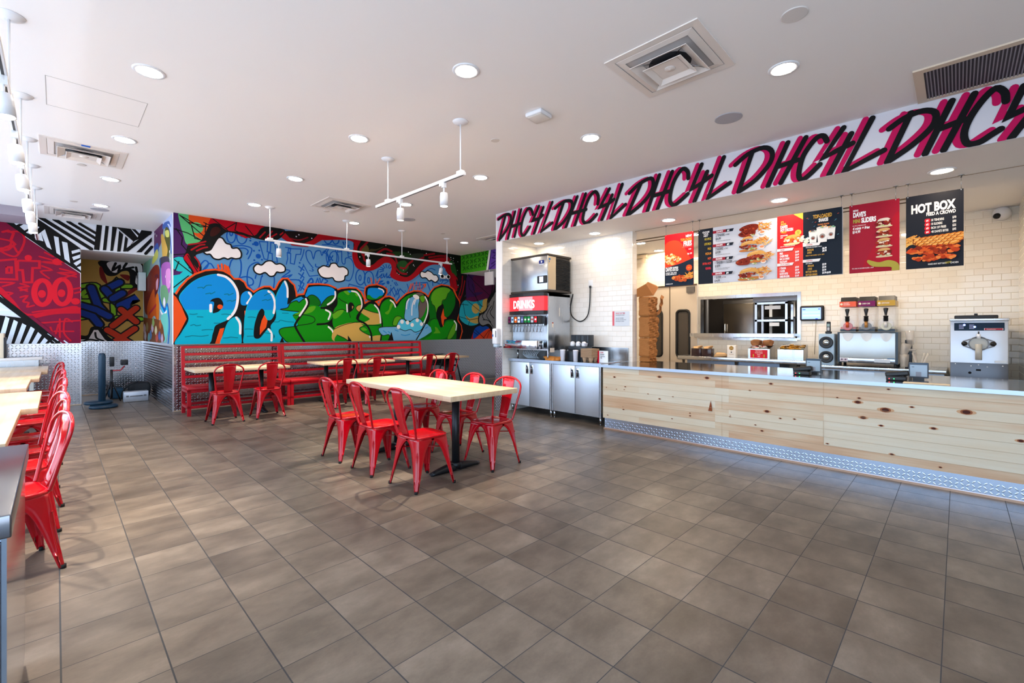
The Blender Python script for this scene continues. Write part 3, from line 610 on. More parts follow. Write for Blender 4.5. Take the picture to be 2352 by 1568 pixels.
2 20 20 20 12 1 5523 1484 5554 1648 5657 1705 5761 1652 5719 1504
0 82 195 230 0 1 5616 1448 5699 1614 5804 1634 5931 1552 6105 1649 6261 1642 6356 1529 6306 1385 6127 1322 5996 1385 5846 1357 5719 1394
2 20 20 20 16 1 5616 1448 5699 1614 5804 1634 5931 1552 6105 1649 6261 1642 6356 1529 6306 1385 6127 1322 5996 1385 5846 1357 5719 1394
3 242 238 240 48 0 5761 1569
3 242 238 240 48 0 6040 1497
3 242 238 240 48 0 6183 1612
3 242 238 240 48 0 5667 1448
3 242 238 240 48 0 6306 1519
3 242 238 240 48 0 5910 1552
1 43 143 208 22 1 5575 1375 5657 1348
1 43 143 208 22 1 5740 1265 5846 1245 5975 1272
1 43 143 208 22 1 5273 1357 5352 1303
1 43 143 208 22 1 5392 1339 5453 1303
1 43 143 208 22 1 6419 1414 6488 1453
1 43 143 208 22 1 6149 1271 6238 1299
0 20 20 20 0 0 5483 1330 5544 1102 5372 1106
1 242 238 240 34 1 5453 2062 5534 2011 5585 1913
1 242 238 240 34 1 6408 2193 6488 2033 6477 1781 6374 1548
1 20 20 20 30 1 6507 2150 6539 1899 6442 1568 6149 1129
0 12 106 20 0 1 6535 2170 6628 2331 6770 2438 6989 2473 7188 2426 7315 2312 7353 2151 7315 1966 7188 1779 7063 1700 6989 1775 6976 1993 6891 2050 6794 1947 6747 1788 6770 1592 6867 1451 6964 1451 7026 1606 7188 1648 7340 1630 7418 1540 7392 1335 7264 1071 6238 1090 6442 1240 6633 1375 6477 1530 6546 1667 6516 1918
0 90 164 30 0 1 6593 2212 6675 2354 6843 2443 7038 2466 7188 2415 7113 2320 7038 2176 6940 2111 6915 2031 6794 1947 6735 1807 6699 1963 6605 2038
1 20 20 20 14 1 6593 2096 6628 2019 6699 1963 6735 1807
1 20 20 20 14 1 7113 2320 7038 2166 6940 2131 6915 2031
0 18 138 16 0 1 6558 1550 6747 1670 6891 1435 7088 1596 7340 1579 7340 1437 6989 1156 6374 1126 6605 1278
0 90 164 30 0 1 7088 1155 7188 1376 7340 1579 7405 1478 7340 1294 7213 1153
2 20 20 20 12 1 7088 1155 7188 1376 7340 1579 7405 1478 7340 1294 7213 1153
0 90 164 30 0 0 6699 1454 6770 1435 6879 1296 6652 1288 6723 1356
1 20 20 20 14 1 6465 1530 6535 1608 6675 1659 6747 1651
0 228 81 29 0 0 6891 1713 6964 1933 6994 1735 7083 1673 6989 1645 6959 1455 6915 1554
1 242 238 240 34 1 7315 1610 7387 1519 7371 1376
1 228 81 29 30 1 7289 2412 7392 2255 7496 2116 7496 1849 7431 1642 7548 1500 7575 1334 7496 1067
0 21 21 21 0 0 7496 2055 7681 2270 7761 2859 8821 2952 8821 1043 7496 1067 7601 1334 7561 1500 7457 1643
0 60 26 80 0 1 7767 2860 8232 2900 8232 2600 8035 2374 7734 2210
0 90 22 64 0 1 7980 2836 8730 2900 8730 2546 8581 2318 8376 2199 8008 2143 7681 2187 7870 2280 8035 2501
0 60 26 80 0 1 7734 2273 8035 2395 8318 2412 8035 2289
0 33 164 180 0 1 7535 2015 7681 2166 8008 2143 8463 2224 8463 1920 8176 1847 8162 1568 7870 1492 7601 1583 7483 1746
0 201 166 85 0 1 8318 2196 8493 2237 8463 1920 8176 1847 8290 2022
3 201 166 85 140 0 8049 1960
0 201 166 85 0 1 7694 1761 7870 1691 8147 1761 8147 1568 7952 1566 7761 1647
0 165 15 34 0 1 7870 1060 8008 1376 8204 1462 8119 1227 8008 1058
0 15 74 168 0 1 7994 1376 8147 1479 8376 1495 8537 1420 8176 1237 7966 1143
0 234 68 32 0 1 8035 1058 8119 1205 8537 1415 8730 1266 8730 1045
0 140 136 134 0 1 8821 2375 8700 2324 8522 2096 8376 1896 8204 1762 8176 1590 8318 1505 8522 1551 8670 1442 8821 1221
1 20 20 20 40 1 8670 2631 8641 2409 8493 2204 8463 1963 8318 1851 8176 1761 8162 1590 8290 1484 8493 1507 8670 1310 8700 1134
1 20 20 20 22 1 8551 2098 8405 1896 8290 1764 8376 1657
1 20 20 20 22 1 8641 2057 8493 1877 8463 1746 8611 1595
1 20 20 20 22 1 8730 2193 8670 1992 8581 1858 8730 1707
1 20 20 20 22 1 8318 1657 8522 1638 8700 1464
1 20 20 20 14 0 7788 2862 8035 2671 8611 2319
1 20 20 20 14 0 7788 2694 7815 2487 8008 2330 8261 2021
1 20 20 20 14 0 7925 2620 8147 2081 8318 2023
1 20 20 20 14 0 7734 2169 8035 1992 8318 1829
1 20 20 20 14 0 7601 2100 7681 1771 7815 1648
1 20 20 20 14 0 7496 1725 7843 1649 8147 1696
1 20 20 20 14 0 7843 1649 7788 1501
1 20 20 20 14 0 7548 2057 7788 2046
1 20 20 20 14 0 8008 1397 8376 1138
1 20 20 20 14 0 8318 1139 8551 1376
1 20 20 20 14 0 8463 1137 8581 1376 8700 1332
1 20 20 20 14 0 7952 1334 8147 1226
9 1
0 233 235 240 0 0 -698 3481 1488 3913 1488 1043 -698 1099
0 124 20 54 0 0 -698 3286 -667 3280 -370 2979 312 2414 330 1073 64 1129 -354 1610 -698 2015
0 196 16 40 0 1 -698 2015 -354 1610 81 1128 312 1123 312 1775 -22 1739 -354 1657 -513 1886 -667 2109
0 124 20 54 0 0 -322 1587 -22 1666 312 1675 312 1123 64 1129
1 196 21 42 34 0 -637 3032 -575 3065 -513 3028 -544 2907 -497 2844 -575 2741 -667 2706
1 196 21 42 34 0 -466 2567 -207 2584 -207 2464 -290 2456 -298 2205 -394 2198 -410 2409 -466 2403 -466 2567
1 196 21 42 34 0 -667 2545 -490 2588 -474 2239 -667 2235
1 196 21 42 34 0 -591 2438 -537 2443 -537 2350 -591 2345 -591 2438
1 196 21 42 28 1 -575 3042 -434 3063 -386 2929 -434 2735 -497 2634 -606 2667 -652 2731 -529 2816 -466 2708 -418 2760
1 196 21 42 26 1 -667 2913 -544 2884 -575 2787 -667 2752
2 213 24 44 75 1 -70 2041 -100 1885 -171 1818 -241 1879 -270 2029 -241 2183 -171 2251 -100 2193
2 213 24 44 75 1 183 2068 152 1905 78 1836 4 1899 -26 2056 4 2216 78 2288 152 2227
2 213 24 44 50 1 -154 2012 -161 1981 -178 1967 -194 1979 -201 2009 -194 2040 -178 2054 -161 2042
2 213 24 44 50 1 92 2038 84 2006 67 1992 50 2004 43 2035 50 2067 67 2081 84 2069
2 213 24 44 44 1 -319 2631 -325 2610 -341 2600 -357 2606 -364 2626 -357 2646 -341 2657 -325 2650
1 196 21 42 27 1 -207 2667 12 2595 -174 2575 64 2552
1 196 21 42 27 1 -141 2747 -40 2687
1 196 21 42 27 1 -174 2503 -57 2442 -191 2405 -90 2294
1 196 21 42 27 1 46 2476 240 2420 29 2401 258 2347
1 196 21 42 27 1 81 2308 258 2397
1 196 21 42 27 1 -434 2172 -338 2131 -450 2100 -354 2048
1 196 21 42 27 1 -667 2178 -513 2178 -637 2111
1 196 21 42 27 1 -652 2018 -529 2002 -637 1927
1 196 21 42 27 1 -434 1937 -354 1965 -402 1868 -338 1847 -354 1776 -273 1802
1 196 21 42 27 1 222 2120 312 2151
1 196 21 42 27 1 240 2047 312 2076
1 196 21 42 27 1 -290 1683 -22 1739 312 1775
1 196 21 42 27 1 -273 1588 -22 1666 312 1700
1 196 21 42 27 1 -207 1494 12 1520 312 1549
1 196 21 42 27 1 -73 1422 -22 1276 29 1472
1 196 21 42 27 1 46 1570 46 1178
1 196 21 42 27 1 -22 1350 222 1349
1 196 21 42 27 1 204 1523 116 1571 99 1325 186 1176
1 196 21 42 27 1 81 2603 186 2589
1 196 21 42 27 1 -434 2054 -354 2083
3 213 24 44 60 0 249 1898
3 213 24 44 60 0 12 2595
0 20 20 20 0 0 -698 3389 -606 3337 -273 3017 330 2579 330 2416 -22 2689 -370 2991 -698 3286
0 20 20 20 0 0 -698 2015 -354 1622 81 1128 -40 1131 -386 1574 -698 1900
0 20 20 20 0 0 -606 3360 -466 3363 -257 3353 312 2878 330 2429 258 2472 -370 2991
0 223 230 239 0 0 -599 3281 -529 3363 -434 3357 -575 3250
0 223 230 239 0 0 -529 3223 -418 3348 -330 3293 -482 3173
0 223 230 239 0 0 -442 3156 -314 3284 -257 3210 -386 3094
0 223 230 239 0 0 -370 3062 -257 3210 -207 3182 -306 3036
0 223 230 239 0 0 -249 3021 -141 3157 -57 2806 -116 2847 -191 3101 -158 2938 -216 2954
0 223 230 239 0 0 -31 3053 29 3037 55 2710 3 2753
0 223 230 239 0 0 72 2970 142 2955 178 2588 107 2655
0 223 230 239 0 0 195 2813 303 2864 312 2815 204 2760
0 223 230 239 0 0 204 2703 312 2765 312 2703 222 2648
0 223 230 239 0 0 222 2593 321 2679 321 2616 258 2547
0 223 230 239 0 0 267 2523 321 2553 321 2465
0 226 230 238 0 0 -273 3355 -141 3362 515 2892 367 2873
0 226 230 238 0 0 -82 3360 29 3360 515 3019 515 2930
0 226 230 238 0 0 90 3354 186 3353 533 3098 524 3033
0 226 230 238 0 0 222 3339 330 3332 533 3175 533 3111
0 226 230 238 0 0 367 3339 496 3335 543 3317 537 3252
1 20 20 20 60 0 -191 3353 459 2884
1 20 20 20 60 0 -22 3351 515 2981
1 20 20 20 50 0 151 3340 524 3084
1 20 20 20 46 0 303 3328 537 3175
0 20 20 20 0 0 533 3354 609 3353 571 2873 496 2876
0 20 20 20 0 0 657 3361 705 3356 667 2885 619 2879
0 20 20 20 0 0 754 3351 822 3350 764 2884 725 2879
0 20 20 20 0 0 852 3289 912 3219 872 2885 822 2879
0 20 20 20 0 0 942 3197 982 3150 952 2895 912 2890
0 20 20 20 0 0 813 3348 912 3377 1337 3365 1337 3283 1084 3125 942 2893 1064 3109
0 226 230 238 0 0 1013 3367 1188 3355 1126 3198
1 20 20 20 46 0 1043 3372 1167 3231
0 226 230 238 0 0 1003 3153 1054 3120 993 3019
0 20 20 20 0 0 902 2902 1347 3380 1347 3312 982 2898
0 20 20 20 0 0 1105 2900 1347 3230 1347 3148 1188 2910
1 20 20 20 50 0 1251 2891 1347 3039
0 219 230 242 0 0 -683 1947 -667 1959 -606 1870 -667 1879
0 219 230 242 0 0 -667 1833 -560 1819 -497 1728 -667 1753
0 219 230 242 0 0 -667 1695 -466 1690 -378 1586 -667 1649
0 20 20 20 0 0 -698 1626 -378 1574 -22 1130 -698 1145
0 219 230 242 0 0 -606 1605 -560 1571 -637 1139 -695 1140
0 219 230 242 0 0 -510 1549 -463 1512 -541 1137 -600 1138
0 219 230 242 0 0 -412 1491 -364 1452 -444 1135 -504 1136
0 219 230 242 0 0 -312 1433 -263 1390 -345 1132 -406 1134
0 219 230 242 0 0 -211 1374 -161 1328 -244 1130 -306 1132
0 219 230 242 0 0 -107 1313 -57 1265 -141 1128 -204 1129
0 219 230 242 0 0 -2 1252 50 1200 -36 1126 -101 1127
0 219 230 242 0 0 105 1189 158 1134 71 1124 5 1125
0 20 20 20 0 0 -698 1900 -667 1948 -354 1575 12 1105 -40 1106 -386 1539 -698 1878
0 20 20 20 0 0 -306 1493 99 1103 29 1105 -354 1516
0 124 20 54 0 0 99 1108 -354 1622 -290 1623 151 1107
9 2
0 191 154 78 0 0 293 2904 1396 3032 1396 1068 293 1091
0 20 20 20 0 1 670 2860 1337 2903 1337 2353 1161 2280 1138 2640 1023 2660 911 2560 778 2549 691 2687
0 242 238 240 0 1 800 2845 1325 2871 1325 2428 1242 2422 1254 2651 1161 2733 1023 2720 911 2620 822 2671
1 20 20 20 46 1 911 2827 866 2675 978 2775 956 2653
1 20 20 20 46 1 1092 2846 1046 2722 1207 2768
1 20 20 20 46 1 1254 2772 1289 2532
0 125 28 22 0 1 648 2683 691 2717 778 2373 670 2481
0 125 28 22 0 1 978 2581 1138 2580 1115 2458
0 125 28 22 0 1 1278 2288 1161 2280 978 2030 1046 2063
1 20 20 20 130 1 354 2285 584 2330 670 2190 691 2046
1 132 196 40 75 1 354 2285 584 2330 670 2190 691 2046
1 20 20 20 130 1 375 2115 458 2206 521 2124 416 2061
1 132 196 40 75 1 375 2115 458 2206 521 2124 416 2061
1 20 20 20 130 1 354 1972 584 1982
1 132 196 40 75 1 354 1972 584 1982
1 20 20 20 130 1 844 2260 933 2444 956 2326
1 132 196 40 75 1 844 2260 933 2444 956 2326
1 20 20 20 130 1 866 1966 889 1582 933 1583
1 132 196 40 75 1 866 1966 889 1582 933 1583
1 20 20 20 130 1 933 1642 1348 1620
1 132 196 40 75 1 933 1642 1348 1620
1 20 20 20 130 1 933 2325 1161 2341
1 132 196 40 75 1 933 2325 1161 2341
1 20 20 20 130 1 354 1631 499 1662
1 132 196 40 75 1 354 1631 499 1662
1 20 20 20 130 1 735 2282 933 2325 911 2027 735 2018
1 132 196 40 75 1 735 2282 933 2325 911 2027 735 2018
1 20 20 20 190 0 521 2268 627 1897 800 1639
1 27 63 160 120 0 521 2268 627 1897 800 1639
1 20 20 20 190 0 354 1887 584 1809 800 1669
1 27 63 160 120 0 354 1887 584 1809 800 1669
1 20 20 20 190 0 354 1744 542 1663 648 1491
1 27 63 160 120 0 354 1744 542 1663 648 1491
1 20 20 20 190 0 756 2254 978 2417
1 27 63 160 120 0 756 2254 978 2417
1 20 20 20 190 0 735 2253 889 2026 1023 1913
1 27 63 160 120 0 735 2253 889 2026 1023 1913
1 20 20 20 190 0 866 2054 1023 2182
1 27 63 160 120 0 866 2054 1023 2182
1 20 20 20 190 0 978 1911 1278 2105 1092 1975 1092 1885
1 27 63 160 120 0 978 1911 1278 2105 1092 1975 1092 1885
1 20 20 20 170 0 866 1463 1254 1861
1 20 20 20 170 0 1001 1822 1254 1557
1 20 20 20 170 0 778 1375 1161 1073
1 20 20 20 170 0 889 1108 1231 1405
1 207 59 30 115 0 866 1463 1254 1861
1 207 59 30 115 0 1001 1822 1254 1557
1 207 59 30 115 0 778 1375 1161 1073
1 207 59 30 115 0 889 1108 1231 1405
0 20 20 20 0 1 293 1261 458 1260 521 1432 670 1433 778 1257 911 1108 911 1019 293 1035
0 242 238 240 0 0 293 1176 478 1174 563 1375 627 1375 735 1170 800 1110 293 1120
1 20 20 20 34 1 584 1317 605 1201 713 1141
1 20 20 20 34 1 375 1132 499 1173 627 1142
9 3
0 143 166 168 0 0 14123 3870 9486 3394 9486 1102 14123 1074
0 93 42 88 0 1 11938 3407 10488 3416 10389 3170 10794 2962 11692 2898 12064 2941
0 185 198 234 0 1 10468 3413 9486 3334 9486 2701 9742 3087 10103 3190 10389 3301
1 58 98 176 90 1 10438 3276 10103 3238 9830 3132 9655 2951 9570 2711
1 58 98 176 50 1 10292 3301 9830 3256 9655 3166
0 76 79 34 0 1 10197 3189 9830 3147 9655 2936 9830 2618 10197 2755
0 196 200 106 0 1 10197 3157 9830 3116 9786 3001 10103 3047
0 200 160 74 0 1 10639 3142 10389 3121 10103 2935 9920 2769 10197 2627 10438 2637 10538 2879
0 127 183 154 0 1 14123 3095 12064 2904 12193 2617 12876 2284 14123 2536
0 59 87 164 0 1 11692 2970 11116 3073 10899 2925 11340 2786
0 195 195 86 0 1 11692 2825 11116 2952 11007 2783 11692 2716
0 62 58 76 0 1 10794 2725 9830 2649 9830 2400 10488 2461
0 157 90 168 0 1 10588 2570 9742 2547 9613 2350 9655 2078 9920 2016 10389 2125
0 213 138 200 0 1 10103 2425 9655 2415 9655 2139 10010 2132
0 106 154 114 0 1 10639 2174 10103 2170 9830 1996 10103 1820 10588 1872
0 123 42 28 0 1 12876 2383 11692 2644 10899 2601 10794 2320 11116 2085 12324 1716 12876 1849
0 194 82 28 0 1 12458 1873 11573 2201 11340 2009 11007 2061 10846 1730 11007 1511 11455 1659 12193 1562
0 215 112 31 0 1 11227 2039 10953 2058 10846 1781 10953 1545 11171 1653
1 165 43 52 60 1 12193 1713 11227 1864
1 91 31 44 60 1 11340 2433 10953 2401 11061 2133 11340 2098
0 211 154 176 0 1 11227 2319 10953 2366 11007 2199 11171 2158
0 184 200 50 0 1 14123 2515 13474 2323 13320 1905 14123 1654
1 13 98 176 80 1 10742 2686 10742 2316 10846 2052 10588 1839 10197 1727 9965 1814 9786 1621 9742 1389 9875 1123
1 41 184 224 60 1 10588 1789 10197 1663 9965 1767 9875 1545 9875 1311
1 242 238 240 50 1 10690 1742 10389 1651 10010 1705
0 110 196 180 0 1 10588 1639 9920 1640 9920 1311 10197 1149 10588 1390
0 124 74 44 0 1 14123 1633 12064 1617 10690 1541 10292 1309 10588 1141 14123 1095
0 178 90 60 0 1 13536 1499 13320 1619 13109 1495 13320 1395
0 156 138 90 0 1 12650 1433 12458 1547 12272 1431 12458 1336
0 216 192 200 0 1 13080 1394 12876 1513 12678 1394 12876 1295
0 92 136 184 0 1 12116 1262 11938 1374 11765 1265 11938 1171
0 200 176 192 0 1 11863 1411 11692 1519 11526 1410 11692 1320
0 168 60 44 0 1 13695 1291 13474 1416 13259 1293 13474 1189
0 122 192 192 0 1 12378 1202 12193 1318 12014 1207 12193 1110
0 216 204 156 0 1 11386 1356 11227 1461 11072 1357 11227 1269
0 90 102 160 0 1 10942 1254 10794 1357 10649 1257 10794 1171
0 200 92 80 0 1 11272 1216 11116 1322 10963 1220 11116 1131
0 144 168 96 0 1 11741 1520 11573 1626 11409 1516 11573 1428
0 224 216 224 0 1 12934 1235 12734 1355 12540 1239 12734 1139
0 200 168 184 0 1 10628 1207 10488 1308 10350 1211 10488 1127
0 140 92 124 0 1 13381 1170 13169 1294 12963 1175 13169 1072
0 232 224 234 0 1 10379 1880 10244 1970 10112 1868 10244 1793
0 192 106 58 0 1 10836 1475 10690 1575 10548 1473 10690 1390
0 58 122 52 0 1 14123 1955 13873 2454 13631 2395 13631 1958
3 242 238 240 26 0 12876 1216
3 242 238 240 26 0 11340 3280
3 242 238 240 26 0 11116 3212
3 242 238 240 26 0 9613 2594
3 242 238 240 26 0 9655 2201
3 242 238 240 26 0 10103 2330
3 242 238 240 26 0 9699 2727
9 4
0 63 154 28 0 0 9524 3456 8233 3356 8377 2850 9524 2852
1 31 95 18 26 0 9327 3333 9256 3280 9327 3236
1 31 95 18 26 0 9249 3332 9230 3232
1 31 95 18 26 0 9166 3335 9096 3282 9166 3239
1 31 95 18 26 0 9090 3334 9071 3234
1 31 95 18 26 0 9008 3336 8940 3284 9008 3242
1 31 95 18 26 0 8934 3336 8915 3237
1 31 95 18 26 0 8853 3338 8786 3286 8853 3244
1 31 95 18 26 0 8780 3337 8762 3240
1 31 95 18 26 0 8701 3340 8635 3288 8701 3247
1 31 95 18 26 0 8629 3339 8612 3242
1 31 95 18 26 0 8552 3341 8487 3290 8552 3249
1 31 95 18 26 0 8482 3341 8464 3245
1 31 95 18 26 0 8325 3341 8406 3312 8319 3251
1 31 95 18 22 0 8406 3292 8394 3240
1 31 95 18 26 0 9217 3185 9308 3154 9211 3091
1 31 95 18 22 0 9308 3134 9295 3079
1 31 95 18 26 0 9059 3189 9147 3157 9052 3095
1 31 95 18 22 0 9147 3137 9134 3083
1 31 95 18 26 0 8990 3193 8921 3141 8990 3098
1 31 95 18 26 0 8915 3193 8897 3095
1 31 95 18 26 0 8750 3195 8835 3164 8744 3103
1 31 95 18 22 0 8835 3144 8823 3091
1 31 95 18 26 0 8683 3199 8618 3148 8683 3106
1 31 95 18 26 0 8612 3199 8594 3102
1 31 95 18 26 0 8534 3202 8470 3152 8534 3110
1 31 95 18 26 0 8464 3202 8446 3106
1 31 95 18 26 0 8388 3205 8325 3155 8388 3114
1 31 95 18 26 0 8319 3205 8302 3110
1 31 95 18 26 0 9288 3041 9217 2989 9288 2945
1 31 95 18 26 0 9211 3042 9192 2942
1 31 95 18 26 0 9040 3045 9128 3013 9033 2951
1 31 95 18 22 0 9128 2993 9115 2939
1 31 95 18 26 0 8884 3049 8971 3018 8878 2957
1 31 95 18 22 0 8971 2998 8958 2944
1 31 95 18 26 0 8732 3054 8817 3023 8726 2962
1 31 95 18 22 0 8817 3003 8805 2950
1 31 95 18 26 0 8582 3058 8665 3027 8576 2967
1 31 95 18 22 0 8665 3007 8653 2955
1 31 95 18 26 0 8517 3063 8452 3013 8517 2971
1 31 95 18 26 0 8446 3063 8429 2968
1 31 95 18 26 0 8371 3067 8308 3018 8371 2976
1 31 95 18 26 0 8302 3067 8285 2973
0 230 230 230 0 0 8267 3361 8199 3360 8296 2862 8371 2859
0 92 58 152 0 0 8177 3368 7579 3367 7579 2869 8285 2861
1 20 20 20 20 0 8188 3370 8290 2862
1 58 36 104 34 0 8148 3154 7954 3095 8120 3018
1 58 36 104 34 0 8177 3004 7954 3076
1 58 36 104 34 0 8120 3285 7982 3230 8092 3186
1 58 36 104 34 0 8233 2895 8037 2990
9 5
1 200 20 90 50 1 5604 3257 5469 3299 5364 3304 5306 3252 5325 3154 5416 3039 5564 2921
1 200 20 90 50 0 5429 3301 5583 2905
1 200 20 90 50 0 5209 3316 5377 2894
1 200 20 90 50 0 5071 3327 5222 2909
1 200 20 90 50 0 5286 3083 5083 3104
1 200 20 90 50 1 4817 3200 4853 3286 4925 3308 5009 3208 5059 3091 5071 2950 5009 2896 4877 3017
1 200 20 90 50 0 4690 3307 4817 3104 4678 3115 4610 3154
1 200 20 90 50 0 4599 3272 4794 2890
1 200 20 90 50 0 4421 3314 4644 2902 4421 3003
1 200 20 90 50 1 4367 3211 4198 3278 4065 3259 4051 3167 4116 3066 4219 2969 4367 2893
1 200 20 90 50 0 4198 3278 4378 2895
1 200 20 90 50 0 3956 3301 4167 2886
1 200 20 90 50 0 3810 3311 4005 2885
1 200 20 90 50 0 4045 3077 3801 3088
1 200 20 90 50 1 3605 3128 3596 3234 3651 3308 3744 3250 3820 3107 3858 2956 3801 2891 3716 2916 3623 2985
1 200 20 90 50 0 3417 3295 3568 3075 3435 3095 3348 3138
1 200 20 90 50 0 3374 3203 3541 2894
1 200 20 90 50 0 3221 3311 3400 2892 3171 3036
1 200 20 90 50 1 3114 3170 2969 3261 2815 3296 2777 3224 2815 3113 2938 2997 3130 2889
1 200 20 90 50 0 2946 3263 3146 2892
1 200 20 90 50 0 2696 3309 2861 2883
1 200 20 90 50 0 2530 3310 2725 2879
1 200 20 90 50 0 2785 3065 2565 3080
1 200 20 90 50 1 2331 3182 2337 3262 2398 3311 2481 3231 2537 3108 2558 2963 2509 2897 2426 2936 2337 2998
1 200 20 90 50 0 2173 3306 2291 3047 2186 3083 2059 3149
1 200 20 90 50 0 2110 3206 2258 2890
1 200 20 90 50 0 1925 3323 2103 2897 1859 3020
1 200 20 90 50 1 1803 3204 1672 3288 1521 3315 1441 3252 1459 3136 1595 2992 1770 2899
1 200 20 90 50 0 1627 3304 1770 2899
1 200 20 90 50 0 1294 3303 1478 2897
1 200 20 90 50 0 1136 3308 1358 2903
1 200 20 90 50 0 1388 3077 1203 3101
1 200 20 90 50 1 960 3218 986 3276 1039 3279 1114 3199 1169 3099 1197 2951 1169 2892 1104 2928 1018 3008
1 200 20 90 50 0 828 3308 991 3064 893 3100 759 3141
1 200 20 90 50 0 769 3234 944 2883
1 200 20 90 50 0 612 3328 823 2890 529 3010
1 200 20 90 50 1 493 3191 389 3254 271 3277 190 3233 206 3128 338 3001 507 2894
1 200 20 90 50 0 346 3285 507 2894
1 200 20 90 50 0 88 3300 254 2900
1 200 20 90 50 0 -44 3311 138 2900
1 200 20 90 50 0 174 3085 12 3119
1 200 20 90 50 1 -217 3186 -210 3260 -162 3309 -91 3242 -18 3120 16 3004 -3 2914 -69 2905 -134 2943 -190 2977
1 200 20 90 50 0 -313 3272 -231 3060 -344 3102
1 200 20 90 50 0 -344 3042 -244 2884
1 22 22 24 48 1 5554 3249 5419 3291 5314 3296 5256 3244 5275 3146 5366 3031 5514 2913
1 22 22 24 48 0 5379 3293 5533 2897
1 22 22 24 48 0 5159 3308 5327 2886
1 22 22 24 48 0 5021 3319 5172 2901
1 22 22 24 48 0 5236 3075 5033 3096
1 22 22 24 48 1 4767 3192 4803 3278 4875 3300 4959 3200 5009 3083 5021 2942 4959 2888 4827 3009
1 22 22 24 48 0 4640 3299 4767 3096 4628 3107 4560 3146
1 22 22 24 48 0 4549 3264 4744 2882
1 22 22 24 48 0 4371 3306 4594 2894 4371 2995
1 22 22 24 48 1 4317 3203 4148 3270 4015 3251 4001 3159 4066 3058 4169 2961 4317 2885
1 22 22 24 48 0 4148 3270 4328 2887
1 22 22 24 48 0 3906 3293 4117 2878
1 22 22 24 48 0 3760 3303 3955 2877
1 22 22 24 48 0 3995 3069 3751 3080
1 22 22 24 48 1 3555 3120 3546 3226 3601 3300 3694 3242 3770 3099 3808 2948 3751 2883 3666 2908 3573 2977
1 22 22 24 48 0 3367 3287 3518 3067 3385 3087 3298 3130
1 22 22 24 48 0 3324 3195 3491 2886
1 22 22 24 48 0 3171 3303 3350 2884 3121 3028
1 22 22 24 48 1 3064 3162 2919 3253 2765 3288 2727 3216 2765 3105 2888 2989 3080 2881
1 22 22 24 48 0 2896 3255 3096 2884
1 22 22 24 48 0 2646 3301 2811 2875
1 22 22 24 48 0 2480 3302 2675 2871
1 22 22 24 48 0 2735 3057 2515 3072
1 22 22 24 48 1 2281 3174 2287 3254 2348 3303 2431 3223 2487 3100 2508 2955 2459 2889 2376 2928 2287 2990
1 22 22 24 48 0 2123 3298 2241 3039 2136 3075 2009 3141
1 22 22 24 48 0 2060 3198 2208 2882
1 22 22 24 48 0 1875 3315 2053 2889 1809 3012
1 22 22 24 48 1 1753 3196 1622 3280 1471 3307 1391 3244 1409 3128 1545 2984 1720 2891
1 22 22 24 48 0 1577 3296 1720 2891
1 22 22 24 48 0 1244 3295 1428 2889
1 22 22 24 48 0 1086 3300 1308 2895
1 22 22 24 48 0 1338 3069 1153 3093
1 22 22 24 48 1 910 3210 936 3268 989 3271 1064 3191 1119 3091 1147 2943 1119 2884 1054 2920 968 3000
1 22 22 24 48 0 778 3300 941 3056 843 3092 709 3133
1 22 22 24 48 0 719 3226 894 2875
1 22 22 24 48 0 562 3320 773 2882 479 3002
1 22 22 24 48 1 443 3183 339 3246 221 3269 140 3225 156 3120 288 2993 457 2886
1 22 22 24 48 0 296 3277 457 2886
1 22 22 24 48 0 38 3292 204 2892
1 22 22 24 48 0 -94 3303 88 2892
1 22 22 24 48 0 124 3077 -38 3111
1 22 22 24 48 1 -267 3178 -260 3252 -212 3301 -141 3234 -68 3112 -34 2996 -53 2906 -119 2897 -184 2935 -240 2969
1 22 22 24 48 0 -363 3264 -281 3052 -394 3094
1 22 22 24 48 0 -394 3034 -294 2876
'''
# ---------------- room shell ----------------
CZ, SB = 3.349, 2.873
def wall(name, boxes, m, parent=None):
    b = MB()
    for q in boxes: b.box(*q)
    return struct(b.build(name, m, parent))
wall('floor', [(-2.0, 10.7, -3.1, 13.2, -.1, 0)], MATS['floor_tile'])
ceiling = wall('ceiling', [(-2.0, 5.29, -3.1, 13.2, CZ, CZ+.1), (5.29, 9.4, 5.62, 13.2, CZ, CZ+.1)], CEIL)
wall('ceiling_kitchen', [(5.35, 8.3, -3.1, 5.47, SB, SB+.1), (8.3, 10.7, -3.1, 5.6, 2.9, 3.0)], CEIL)
seam = MB(); seam.box(6.195, 6.21, -3, 3.5, SB-.004, SB); struct(seam.build('trim_1', mat('shadow_gap', '9a8a76', .8)))
wb = wall('wall_back', [(1.385, 9.4, 9.39, 9.6, 0, CZ)], WHITE)
was = wall('wall_alcove_right', [(1.385, 1.5, 9.6, 13.2, 0, CZ)], WHITE)
wst = wall('wall_striped', [(-2.0, .32, 11.5, 11.62, 0, CZ), (.32, 1.385, 11.5, 13.2, 2.86, CZ), (.2, .32, 11.62, 13.2, 0, 2.86)], WHITE)
wal = wall('wall_alcove_back', [(.2, 1.5, 13.05, 13.2, 0, 2.86)], WHITE)
wall('wall_front', [(-2.0, 10.7, -3.1, -3.0, 0, .08), (-2.0, 10.7, -3.1, -3.0, 3.05, CZ), (1.5, 10.7, -3.1, -3.0, .08, 3.05), (-2.0, -1.8, -3.1, -3.0, .08, 3.05)], mat('warm_front_wall', 'c9b9a6', .6))
wall('wall_left', [(-2.0, -1.9, -3.0, 11.5, 0, .08), (-2.0, -1.9, -3.0, 11.5, 3.05, CZ), (-2.0, -1.9, 11.3, 11.5, .08, 3.05)], WHITE)
